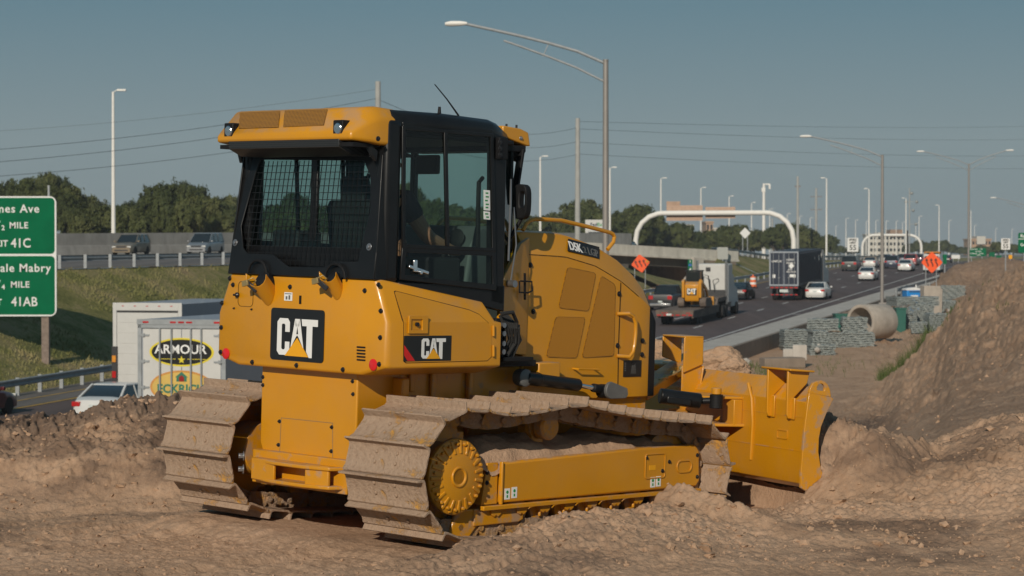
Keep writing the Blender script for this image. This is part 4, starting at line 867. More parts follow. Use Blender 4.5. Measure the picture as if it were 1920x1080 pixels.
def terrain(X, Y, detail=True):
    D = np.maximum(Y, 6.0); u = 960 + X / D * F; H_ = table_H(u, D); z = CAMZ - H_
    lx, ly = dozer_xy(X, Y)
    near = 1 - sstep(17, 24, Y)
    z = z + near * .045
    rough = .008 + .02 * sstep(16, 30, Y) + .065 * sstep(25, 70, Y) * sstep(1560, 1750, u) + .05 * sstep(40, 100, Y) * sstep(1500, 1600, u)
    rough = rough * (1 - .75 * sstep(92, 104, Y) * (1 - sstep(1600, 1680, u)))
    # berm behind the left track
    cr = np.interp(X, [-9, -5, -3.8, -3.2, -2.4, -1.7, -1.2], [.55, .52, .55, .60, .74, .55, .0]) + .06 * vnoise(X * 2.3, Y * 0 + 3, 5)
    prf = np.interp(Y + .12 * vnoise(X * 1.7, Y * 0, 9), [14.75, 15.0, 15.35, 16.0, 16.6, 17.0, 18.5], [0, .14, .5, .80, 1, .9, .0])
    bm_ = cr * prf; z = np.where(Y < 17, np.maximum(z, .03 + bm_), np.maximum(z, bm_ - .3 * (Y - 17))); rough = rough + .042 * np.minimum(prf, 1) * (cr > .05) * (Y < 18.5)
    # windrow beside the right track
    rh = np.interp(lx, [-.6, .2, .8, 1.5, 1.8, 1.95, 2.1, 2.3, 2.75, 3.1, 3.7, 4.2], [0, .10, .20, .17, .19, .30, .16, .09, .06, .05, .08, 0])
    rw = np.interp(ly, [-3.2, -2.4, -1.75, -1.45, -1.3, -1.2], [0, .25, .8, 1, .8, 0]); z = z + rh * rw; rough = rough + .02 * rw * (rh > .02)
    # right foreground mound
    mh = np.interp(X, [1.6, 2.3, 2.9, 3.4, 4.2, 6], [0, .22, .42, .62, .62, .5]); mw = np.interp(Y + .25 * vnoise(X * 1.6, Y * 0 + 7, 4), [11, 12.4, 14.0, 15.1, 15.7, 17.0, 18.5], [.0, .1, .62, 1, .92, .35, 0])
    z = z + mh * mw; rough = rough + .024 * mw * np.minimum(1, mh * 3)
    # pile pushed up in front of the blade
    bx_ = lx - 3.25; by_ = ly + 1.5; bn_ = .9483 * bx_ - .3173 * by_; bu_ = .3173 * bx_ + .9483 * by_
    ph = np.interp(bu_, [-1.6, -.9, -.35, 0, .5, 1.0, 1.6, 2.4, 3.1, 4], [0, .12, .40, .60, .66, .66, .70, .74, .5, .0]) + .05 * vnoise(bu_ * 3, bn_ * 3, 8)
    pf = np.interp(bn_ + .06 * vnoise(bu_ * 2, bn_ * 2, 2), [-.35, -.02, .10, .35, .9, 1.5, 2.4], [0, .10, 1, 1, .62, .25, 0]); pf = np.where((bu_ < -.03) , np.interp(bn_, [-1.0, -.4, .08, .20, .5, .9, 1.5, 2.4], [0, .1, .3, .85, 1, .75, .3, 0]), pf)
    cone = .66 - .85 * np.hypot(np.minimum(bu_, 0), np.maximum(0, .45 - bn_) * 1.0) - .35 * np.maximum(0, bn_ - .45) + .03 * fbm(X * 2.2, Y * 2.2, 3, 8); cm_ = (bu_ < -.02) & (cone > .02) & (bn_ < 2.2)
    z = np.where(cm_, np.maximum(z, .02 + cone), z); rough = rough * (1 - .5 * cm_) + .003 * cm_; pf = np.where(bu_ < -.03, 0, pf)
    lim_ = np.maximum(.02, (.66 - .85 * np.maximum(0, .45 - bn_)) + 1.4 * np.maximum(bu_, 0)); pf = np.minimum(pf, lim_ / np.maximum(ph, .05))
    z = np.where((ph * pf > .02) & (bu_ > -1.55) & (bu_ < 3.9) & (bn_ > -1.15) & (bn_ < 2.35), np.maximum(z, .04 + ph * pf), z); rough = rough + .012 * pf * (ph > .1)
    cut_ = sstep(-.9, -.5, bn_) * (1 - sstep(-.02, .10, bn_)) * sstep(.02, .2, bu_) * (1 - sstep(2.9, 3.1, bu_)); z = np.where(cut_ > 0, z * (1 - cut_) + np.minimum(z, .04) * cut_, z); rough = rough * (1 - .6 * cut_)
    # flat under the machine, wheel marks behind it
    und = sstep(-.25, .1, lx) * (1 - sstep(3.0, 3.25, lx)) * sstep(-1.3, -1.2, ly) * (1 - sstep(1.2, 1.35, ly))
    z = z * (1 - und) + (.088 - .0217 * lx + .0196 * ly) * und; rough = rough * (1 - .8 * und)
    beh = (1 - sstep(-.1, .4, lx)) * sstep(11, 12.5, Y) * (Y < 16) * (1 - np.minimum(1, prf * 2))
    z = z + beh * .022 * fbm(lx * .5 + .4 * vnoise(lx * .7, ly, 3), ly * 9, 4, 21) * 2
    for c_ in (-.855, .855):
        tr = beh * (1 - sstep(.27, .36, np.abs(ly - c_ + .10 * np.sin(lx * .9)))); z = z - tr * (.02 + .006 * np.sin(lx * 36))
    if detail:
        s_ = 1 / np.maximum(1, (Y / 16) ** .8)
        n1 = fbm(X * 2.2 * s_, Y * 2.2 * s_, 4, 31); n2 = fbm(X * 8 * s_, Y * 8 * s_, 5, 41, .62); c1 = np.abs(fbm(X * 5.5 * s_, Y * 5.5 * s_, 3, 51)); c2 = np.abs(fbm(X * 15 * s_, Y * 15 * s_, 3, 61))
        n3 = fbm(X * 26 * s_, Y * 26 * s_, 3, 91); z = z + rough * (1.8 * n1 + 1.0 * n2 + 1.1 * n3 - .35 * (c1 - .25) - .45 * (c2 - .2)) / s_ ** .35
        far_ = sstep(30, 60, Y) * sstep(1620, 1740, u); z = z + far_ * (.55 * fbm(X * .18 + 3, Y * .12, 4, 55, .6) + .22 * fbm(X * .9, Y * .25, 3, 56))
        z = z + .004 * fbm(X * 40, Y * 40, 3, 71) * (Y < 19)
    a_ = X - SL * Y
    z = np.where((a_ < a_w(Y) + .35) & (Y > 19), np.minimum(z, zr(Y) - .35), z)
    blot = np.clip(fbm(X * .9 + 7, Y * 1.3, 4, 101) * 2.2 - .15, 0, .75) * (Y < 17.5)
    pile_ = np.clip(cone * 3, 0, 1) * (bu_ < .1) + np.clip(ph * pf * 3, 0, 1)
    damp = blot + (1 - np.clip(pile_, 0, 1)) * sstep(15.8, 17.5, Y) * (1 - sstep(96, 116, Y)) * sstep(1480, 1560, u) * (1 - .85 * sstep(1620, 1740, u)) * (1 - .8 * sstep(60, 90, Y)) + .5 * sstep(1700, 1760, u) * sstep(120, 140, Y) + .3 * sstep(1700, 1760, u) * sstep(18, 24, Y) * (1 - sstep(110, 140, Y)) + .75 * np.clip(prf * 3.5, 0, 1) * (Y < 18) * (X < -1)
    return z, np.clip(damp, 0, 1)
uc_ = np.concatenate([np.linspace(-700, -60, 70, endpoint=False), np.linspace(-60, 1980, 900, endpoint=False), np.linspace(1980, 2700, 80)])
Dr = np.concatenate([np.linspace(7.5, 11.5, 60, endpoint=False), np.linspace(11.5, 18.5, 560, endpoint=False), np.geomspace(18.5, 58, 190, endpoint=False), np.linspace(58, 112, 300, endpoint=False), np.geomspace(112, 275, 130)])
UU, DD = np.meshgrid(uc_, Dr); XX = (UU - 960) / F * DD; ZZ, DAMP = terrain(XX, DD)
gr = grid_mesh('ground', np.stack([XX, DD, ZZ], -1), 'dirt')
at_ = gr.data.attributes.new('damp', 'FLOAT', 'POINT'); at_.data.foreach_set('value', DAMP.reshape(-1).astype(np.float32))
# loose clods lying on the soil
def clod_mesh(n, region, smin, smax, name, seed):
    g = np.random.default_rng(seed); V = []; Fc = []
    ico_v = []; ico_f = []
    bm = bmesh.new(); bmesh.ops.create_icosphere(bm, subdivisions=1, radius=1); ico_v = np.array([v.co[:] for v in bm.verts]); ico_f = np.array([[v.index for v in f.verts] for f in bm.faces]); bm.free()
    X, Y = region(g, n); z, _ = terrain(X, Y); s_ = smin * (smax / smin) ** (g.random(len(X)) ** 2.6)
    jit = 1 + .55 * (g.random((len(X), len(ico_v), 1)) - .5) * 2; sc3 = s_[:, None, None] * (np.array([1, 1, .7]) * (.7 + .6 * g.random((len(X), 1, 3))))
    P_ = ico_v[None] * jit * sc3 + np.stack([X, Y, z + s_ * .15], -1)[:, None]
    Fc = (ico_f[None] + (np.arange(len(X)) * len(ico_v))[:, None, None]).reshape(-1, 3)
    me = bpy.data.meshes.new(name); me.from_pydata(P_.reshape(-1, 3).tolist(), [], Fc.tolist()); me.materials.append(MAT['dirt']); o = bpy.data.objects.new(name, me); COL.objects.link(o)
    return o
def reg(u0, u1, D0, D1, f=None):
    def r(g, n):
        u = u0 + (u1 - u0) * g.random(n); D = D0 + (D1 - D0) * g.random(n); X = (u - 960) / F * D
        lx, ly = dozer_xy(X, D); k = ~((lx > -.1) & (lx < 3.4) & (np.abs(ly) < 1.25)); return X[k], D[k]
    return r
for nm, cnt, rg, a_, c_, lab in (('soil_clods', 900, reg(-100, 700, 14.8, 17), .004, .028, 'crumbly brown soil clods covering the bank behind the left track'),
    ('soil_clods', 3600, reg(-60, 2000, 11.6, 15), .003, .014, 'small scattered crumbs of soil over the foreground dirt'),
    ('soil_clods', 900, reg(1300, 2050, 12, 17), .004, .032, 'light sandy lumps on the mound at the right foreground'),
    ('soil_clods', 500, reg(700, 1400, 12.2, 13.9), .005, .03, 'soil crumbs on the windrow beside the right track'),
    ('soil_clods', 700, reg(1560, 2050, 17, 90), .01, .06, 'stones and lumps on the large dirt slope at right')):
    tag(clod_mesh(cnt, rg, a_, c_, nm, cnt + int(a_ * 1000)), lab, 'soil', kind='stuff')
# soil lying on the track frames
for s in (-1, 1):
    n_, m_ = 60, 26; xs = np.linspace(.60, 2.55, n_); ys2 = np.linspace(.70, .992, m_); A_, B_ = np.meshgrid(xs, ys2, indexing='ij')
    top = np.interp(A_, [.60, .72, 1.0, 1.5, 1.7, 2.1, 2.3, 2.55], [.60, .70, .69, .66, .69, .66, .62, .60]); prf_ = np.interp(B_, [.70, .8, .90, .96, .992], [1, .95, .6, .25, -.5])
    Z_ = .575 + (top - .56) * prf_ + .030 * fbm(A_ * 9, B_ * 9, 4, 3) * 1.5
    o = grid_mesh('soil_heap', np.stack([A_, s * B_, Z_], -1), 'dirt', None); o.matrix_world = DM
    tag(o, 'tan soil heaped on the %s track frame under the upper track run' % ('right' if s < 0 else 'left'), 'soil', kind='stuff')
for (u, v, D, r) in ((1238, 668, 17.9, .16), (1350, 688, 16.9, .17), (1378, 696, 16.7, .11), (1222, 688, 17.6, .14)):
    p = at(u, v, D); bm = bmesh.new(); bmesh.ops.create_icosphere(bm, subdivisions=5, radius=r)
    for vv in bm.verts:
        q = np.array(vv.co) / r; k = 1 + .42 * fbm(np.array([q[0] * 1.6 + p.x * 3]), np.array([q[2] * 1.6 + q[1]]), 5, 17)[0]; vv.co = Vector((vv.co.x * k * 1.25, vv.co.y * k, vv.co.z * k * .85))
    me = bpy.data.meshes.new('dirt_clod'); bm.to_mesh(me); bm.free(); me.materials.append(MAT['dirt']); o = bpy.data.objects.new('dirt_clod', me); COL.objects.link(o); o.location = p
    o['label'] = {1238: 'jagged dirt slab sticking up beside the hood nose, taller one', 1350: 'broad dirt slab resting above the blade middle', 1378: 'small dirt lump at the right of the broad slab', 1222: 'rounded dirt lump low against the black hood nose'}[u]; o['category'] = 'dirt clod'
# ---------------- sheets along the highway
def strip(name, aL, aR, zL, zR, Ds, mat_, ncol=2, kind='structure', nz=0, lift=0):
    Ds = np.asarray(Ds, float); f = np.linspace(0, 1, ncol)[None]; al = np.broadcast_to(aL(Ds) if callable(aL) else aL, Ds.shape)[:, None]; ar = np.broadcast_to(aR(Ds) if callable(aR) else aR, Ds.shape)[:, None]
    zl = np.broadcast_to(zL(Ds) if callable(zL) else zL, Ds.shape)[:, None]; zz = np.broadcast_to(zR(Ds) if callable(zR) else zR, Ds.shape)[:, None]
    A_ = al * (1 - f) + ar * f; Z_ = zl * (1 - f) + zz * f + lift; X_ = A_ + SL * Ds[:, None]; Y_ = np.broadcast_to(Ds[:, None], X_.shape)
    if nz: Z_ = Z_ + nz * fbm(X_ * .5, Y_ * .5, 4, 77) * np.sin(np.pi * f)
    return grid_mesh(name, np.stack([X_, Y_, Z_], -1), mat_, kind, smooth=True)
DF = np.concatenate([np.arange(24, 340, 4), np.geomspace(340, 3500, 40)])
strip('highway', lambda D: a_g(D) - .4, lambda D: a_w(D) - 1.4, zr, zr, DF, 'asphalt', 6)
strip('road_shoulder', lambda D: a_g(D) - .5, lambda D: a_y(D) - .25, zr, zr, DF, 'asphalt_old', 3, lift=.006)
strip('concrete_verge', lambda D: a_w(D) - 2.3, lambda D: a_w(D) + .02, zr, zr, DF[DF < 1200], 'concrete', 3, lift=.02)
strip('edge_line', -25.2, -25.05, zr, zr, DF, 'line_white', lift=.012)
strip('edge_line', lambda D: a_y(D) - .08, lambda D: a_y(D) + .08, zr, zr, DF, 'line_yellow', lift=.018)
strip('edge_line', lambda D: a_y(D) - 1.75, lambda D: a_y(D) - 1.63, zr, zr, DF[DF < 150], 'line_yellow', lift=.018)
b = MB()
for a0 in (-28.5, -32.1, -35.7):
    for D0 in np.arange(70 + (a0 % 3), 700, 12.2):
        z0, z1 = float(zr(D0)) + .012, float(zr(D0 + 3)) + .012
        b.add([(Xa(a0 - .08, D0), D0, z0), (Xa(a0 + .08, D0), D0, z0), (Xa(a0 + .08, D0 + 3), D0 + 3, z1), (Xa(a0 - .08, D0 + 3), D0 + 3, z1)], [(0, 1, 2, 3)])
for k, D0 in enumerate(np.arange(90, 420, 6.1)):
    wd = .12; aw = float(a_w(D0)); z0 = float(zr(D0)) + .012; a1 = -24.9; a2 = aw - 2.35
    if k % 4 == 0: b.add([(Xa(a1, D0), D0, z0), (Xa(a2, D0), D0, z0), (Xa(a2, D0) + .0, D0 + .5, z0), (Xa(a1, D0), D0 + .5, z0)], [(0, 1, 2, 3)])
for k in range(9):
    D0 = 122 + k * 1.35; z0 = float(zr(D0)) + .012; aw = float(a_w(D0)); b.add([(Xa(-24.6, D0), D0, z0), (Xa(aw - 2.4, D0), D0, z0), (Xa(aw - 2.4, D0), D0 + .3, z0), (Xa(-24.6, D0), D0 + .3, z0)], [(0, 1, 2, 3)])
o = b.build('lane_markings', 'line_white', smooth=False); o['kind'] = 'structure'
# wall along the right side of the highway
b = MB(); rings = []
for D in np.arange(60, 252, 6): z_ = float(zr(D)); aw = float(a_w(D)); rings.append([(Xa(aw, D), D, z_ - 1.3), (Xa(aw, D), D, z_ + .03), (Xa(aw + .28, D), D, z_ + .03), (Xa(aw + .32, D), D, z_ - 1.3)])
b.loft(rings); tag(b.build('retaining_wall', 'concrete_stained', sharp=40), 'low stained concrete retaining wall along the right edge of the highway', 'wall')
# embankment, upper road, its wall
DL = np.arange(30, 206, 4.); DRr = np.concatenate([np.arange(249, 420, 6), np.geomspace(420, 3500, 25)])
strip('embankment', a_crest, lambda D: a_g(D) - .5, z_crest, lambda D: zr(D) - .02, DL, 'verge_grass', 14, nz=.35)
strip('embankment', a_crest, lambda D: a_g(D) - .5, z_crest, lambda D: zr(D) - .02, DRr, 'verge_grass', 14, nz=.3)
strip('ramp_road', -86.5, lambda D: a_crest(D) + .1, z_crest, z_crest, DL, 'asphalt_old', 4, lift=.02)
strip('ramp_road', -86.5, lambda D: a_crest(D) + .1, z_crest, z_crest, DRr, 'asphalt_old', 4, lift=.02)
strip('edge_line', lambda D: a_crest(D) - 1.6, lambda D: a_crest(D) - 1.4, z_crest, z_crest, DL, 'line_yellow', lift=.03)
strip('cross_street', -200, -41.5, -2.9, -2.9, [205, 240, 272], 'asphalt_old', 2)
# grass slope running down under the left end of the bridge
P_ = []
for D in np.linspace(205.9, 238, 9):
    t_ = (D - 205.9) / 32.1; at2 = -50.5 + 4.5 * t_; row = []
    for j in range(9): q = j / 8; aa = at2 + (float(a_g(D)) - .5 - at2) * q; zc0 = 1.85 * (1 - t_) - 2.9 * t_; row.append((Xa(aa, D), D, zc0 + (max(float(zr(D)) - .02, -2.9 * t_ + zc0 * (1 - t_)) * 0 + min(float(zr(D)), 9) - zc0) * q))
    P_.append(row)
grid_mesh('embankment', np.array(P_), 'verge_grass')
P_ = []
for D in np.linspace(224, 249, 8):
    t_ = (D - 224) / 25; ab = float(a_g(D)) - .5; at2 = ab + (float(a_crest(249)) - ab) * t_; zb_ = float(zr(D)) - .02; zt2 = zb_ + (float(z_crest(249)) - zb_) * t_
    P_.append([(Xa(at2 + (ab - at2) * q, D), D, zt2 + (zb_ - zt2) * q) for q in np.linspace(0, 1, 8)])
P_ = [[(r[0][0] - 3, r[0][1] + 1.5, -3.0)] + r for r in P_]
grid_mesh('embankment', np.array(P_), 'verge_grass')
grid_left = strip('field', -2500, -86.4, lambda D: z_crest(D) - .3, lambda D: z_crest(D) - .1, np.geomspace(30, 7000, 30), 'dry_field', 4)
strip('field', lambda D: a_w(D) + .3, 1500, lambda D: np.minimum(CAMZ - np.maximum(8.7 - .0207 * D, 2.0), zr(D) - .05), -.6, np.concatenate([np.arange(186, 330, 8), np.geomspace(330, 7000, 20)]), 'dry_field', 12, nz=.5)
strip('field', -2500, 2500, -.4, -.4, [3400, 9000], 'dry_field')
b = MB(); rings = []
for D in np.arange(120, 246, 5): xw = -36.1 + .75 * (D - 179); zt_ = float(np.interp(D, [120, 179, 195, 240], [3.0, 3.39, 3.62, 4.0])); z0 = float(z_crest(D)) - .1; rings.append([(xw, D, z0), (xw - .15, D + .2, z0 + .85), (xw - .3, D + .4, z0 + .9), (xw - .3, D + .4, zt_), (xw - .6, D + .7, zt_), (xw - .6, D + .7, z0)])
b.loft(rings); tag(b.build('barrier_wall', 'concrete_wall', sharp=20), 'long grey concrete barrier wall behind the two vehicles on the upper road', 'wall')
# guardrails
def guardrail(label, af, zf, D0, D1, step, side=1, name='guardrail', posts=True, h=.72):
    r_ = empty(name, (Xa(float(af(D0)), D0), D0, float(zf(D0))), 0, label, 'guardrail'); o = Vector(r_.location)
    Ds = np.arange(D0, D1, step); b = MB(); pr = [(0, -.155), (.05, -.12), (.05, -.06), (.0, -.02), (0, .02), (.05, .06), (.05, .12), (0, .155)]; rings = []
    for D in Ds:
        c_ = Vector((Xa(float(af(D)), D), D, float(zf(D)) + h - .155)) - o; rings.append([c_ + Vector((side * (x + .10), 0, z)) for x, z in pr] + [c_ + Vector((side * (x + .095), 0, z)) for x, z in pr[::-1]])
    b.loft(rings); b.build('rail', 'galvanised', r_, sharp=50)
    if posts:
        p0 = None
        for D in Ds[:90]:
            c_ = Vector((Xa(float(af(D)), D), D, float(zf(D)))) - o
            if p0 is None: b = MB(); b.box(-.08, .08, -.06, .06, -.4, h + .03); p0 = p = b.build('post', 'galvanised', r_, smooth=False)
            else: p = p0.copy(); COL.objects.link(p)
            p.parent = r_; p.location = c_
    return r_
guardrail('galvanised guardrail at the foot of the grass bank, left of the highway', a_g, zr, 70, 204, 1.9)
guardrail('galvanised guardrail beside the highway beyond the bridge', lambda D: a_g(D) + .0, zr, 222, 420, 3.8)
guardrail('guardrail along the top of the grass bank below the two upper road vehicles', lambda D: a_crest(D) - .4, z_crest, 92, 204, 1.95, -1)
guardrail('distant guardrail on the grass bank to the right of the overpass', lambda D: a_crest(D) - .3, z_crest, 252, 900, 5)
guardrail('short grey roadside rail behind the right orange sign', lambda D: a_w(D) + .5, zr, 196, 330, 3.8)
# ---------------- bridge, in its own axes: x along the span (away from the camera), y across toward the highway side is 0, negative behind
th_b = math.atan2(.66, .75)
br = empty('bridge', (-4.25, 221.9, 0), th_b, 'pale concrete overpass carrying the ramp over a side street', 'bridge')
LB = 39.0; zp = lambda x: 2.2 + .039 * (35 - max(x, 13))
def brl(sec, x0, x1): return [[(x, y, zp(x) + z) for y, z in sec] for x in sorted({x0, min(max(13, x0), x1), x1})]
for y0 in (0, 34):
    b = MB(); b.loft(brl([(y0, -.95), (y0 - .02, 0), (y0 + .3, 0), (y0 + .3, -.95)], 0, LB)); b.build('parapet', 'concrete_bridge', br)
b = MB(); b.loft(brl([(-.14, -1.18), (-.14, -.93), (34.4, -.93), (34.4, -1.18)], 0, LB)); b.build('deck', 'concrete_bridge', br)
for k in range(7): b = MB(); b.loft(brl([(.9 + k * 5.4, -2.05), (.9 + k * 5.4, -1.19), (1.4 + k * 5.4, -1.19), (1.4 + k * 5.4, -2.05)], 12, 33)); b.build('girder', 'concrete_shade', br)
b = MB(); b.loft([[(x, y, z) for x, z in ((33, -3), (33, zp(33) - 1.2), (38.5, zp(38) - 1.2), (38.5, -3))] for y in (-.13, 35)]); b.build('abutment', 'concrete_stained', br)
b = MB(); b.loft([[(x, y, z) for x, z in ((27.5, -3), (30.6, -.6), (31.3, .4), (31.5, zp(31) - 1.0), (33, zp(33) - 1.0), (33, -3))] for y in (-.5, -.16)]); b.build('wing_wall', 'concrete', br)
b = MB(); b.loft([[(x, y, z) for x, z in ((8, -3), (8, zp(8) - 1.2), (11, zp(11) - 1.2), (11, -3))] for y in (.4, 34)]); b.build('abutment', 'concrete_shade', br)
for k in range(5): b = MB(); b.cyl((22, 3 + k * 7.5, -3), (22, 3 + k * 7.5, zp(22) - 2.4), .45, n=14); b.build('pier', 'concrete_shade', br)
b = MB(); b.loft([[(x, y, z) for x, z in ((21.4, zp(22) - 2.5), (21.4, zp(22) - 2.06), (22.6, zp(22) - 2.06), (22.6, zp(22) - 2.5))] for y in (.6, 34)]); b.build('pier_cap', 'concrete_shade', br)
# ================================================================== VEHICLES
YAW = math.atan2(1, SL)
for nm, c, m_ in (('car_white', (.62, .62, .60), 0), ('car_black', (.005, .005, .006), 0), ('car_darkred', (.10, .008, .012), .2), ('car_gold', (.27, .215, .15), .5), ('car_silver', (.33, .34, .35), .6), ('car_navy', (.015, .022, .05), .2), ('car_red', (.30, .012, .012), .1), ('car_grey', (.035, .037, .035), .3), ('truck_white', (.56, .555, .53), 0), ('container_blue', (.010, .019, .042), 0), ('trailer_side', (.33, .36, .40), .2)):
    t = NT(nm); t.set(Base_Color=t.ramp(t.noise(3, 4), [(.3, tuple(x * .93 for x in c)), (.7, c)]), Roughness=.35 if 'car' in nm and 'container' not in nm else .65, Metallic=m_); t.b.inputs['Coat Weight'].default_value = (.15 if 'black' in nm else .5) if 'car' in nm else .1
simple('car_glass', (.012, .016, .018), .06, coat=.5); simple('tyre', (.014, .013, .013), .85); simple('rim', (.38, .38, .39), .35, .7); simple('tail_red', (.45, .01, .01), .3, coat=.5); simple('lamp_clear', (.65, .65, .62), .2, coat=.5); simple('plate_pale', (.55, .60, .58), .5); simple('trim_dark', (.03, .03, .032), .6); simple('tan_cloth', (.36, .27, .18), .9); simple('amber', (.65, .25, .02), .4); simple('deck_wood', (.13, .10, .08), .9, var=.3, sc_=2); simple('chrome2', (.6, .6, .6), .25, .9)
def place(o, X, D, zf=None, yaw=None):
    zf = zf or zr; sl = float(zf(D + 2) - zf(D - 2)) / 4.15
    o.location = (X, D, float(zf(D)) + .01); o.rotation_euler = (0, -math.atan(sl) * (1 if yaw is None else math.cos(yaw - YAW)), YAW if yaw is None else yaw); return o
def wheel(par, x, y, r, w_=.22, rim_=True, dual=False):
    s = 1 if y > 0 else -1; b = MB(); b.lathe([(r * .6, -w_ / 2), (r * .93, -w_ / 2), (r, -w_ * .35), (r, w_ * .35), (r * .93, w_ / 2), (r * .6, w_ / 2)], (0, 0, 0), (0, s, 0), 22); t = b.build('wheel', 'tyre', par); t.location = (x, y, r)
    if rim_:
        b = MB(); b.lathe([(r * .62, w_ * .30), (r * .6, w_ * .46), (r * .50, w_ * .34), (r * .2, w_ * .30), (r * .16, w_ * .46), (0, w_ * .46)], (0, 0, 0), (0, s, 0), 18)
        for k in range(5): t_ = 2 * math.pi * k / 5; b.bar((math.cos(t_) * r * .15, s * w_ * .4, math.sin(t_) * r * .15), (math.cos(t_) * r * .56, s * w_ * .4, math.sin(t_) * r * .56), .05, .03, up=(0, 1, 0))
        b.build('rim', 'rim', t)
    return t
CARS = {
 # L, W, H, wheel r, front axle, rear axle, body stations (x from rear 0..1, zbelt, width factor), glass (rear base, rear top, front top, front base), belt z
 'sedan': (4.8, 1.82, 1.46, .33, .19, .80, [(0, .70, .80), (.02, .92, .88), (.08, 1.02, .94), (.20, 1.03, .98), (.32, .97, 1), (.55, .95, 1), (.68, .93, 1), (.75, .90, .99), (.86, .82, .96), (.96, .70, .90), (1, .55, .80)], (.09, .27, .52, .70), .96),
 'suv': (4.75, 1.86, 1.70, .37, .18, .79, [(0, .75, .84), (.015, 1.05, .92), (.06, 1.12, .96), (.3, 1.08, 1), (.55, 1.05, 1), (.70, 1.04, 1), (.77, 1.01, .99), (.88, .93, .96), (.97, .80, .88), (1, .62, .80)], (.01, .10, .56, .74), 1.07),
 'van': (5.1, 1.92, 1.78, .35, .17, .81, [(0, .8, .86), (.015, 1.05, .94), (.3, 1.05, 1), (.62, 1.03, 1), (.74, 1.02, .99), (.84, .98, .96), (.95, .85, .90), (1, .62, .82)], (.005, .05, .60, .79), 1.05),
 'pickup': (5.7, 2.0, 1.85, .40, .18, .80, [(0, .9, .93), (.01, 1.18, .97), (.30, 1.20, 1), (.36, 1.20, 1), (.62, 1.18, 1), (.74, 1.16, 1), (.90, 1.10, .98), (.985, 1.0, .94), (1, .75, .88)], (.36, .42, .60, .70), 1.19),
 'suv_big': (5.3, 2.0, 1.88, .40, .18, .79, [(0, .9, .93), (.01, 1.15, .97), (.30, 1.18, 1), (.62, 1.16, 1), (.74, 1.14, 1), (.90, 1.08, .98), (.985, .98, .94), (1, .75, .88)], (.01, .05, .58, .72), 1.17),
}
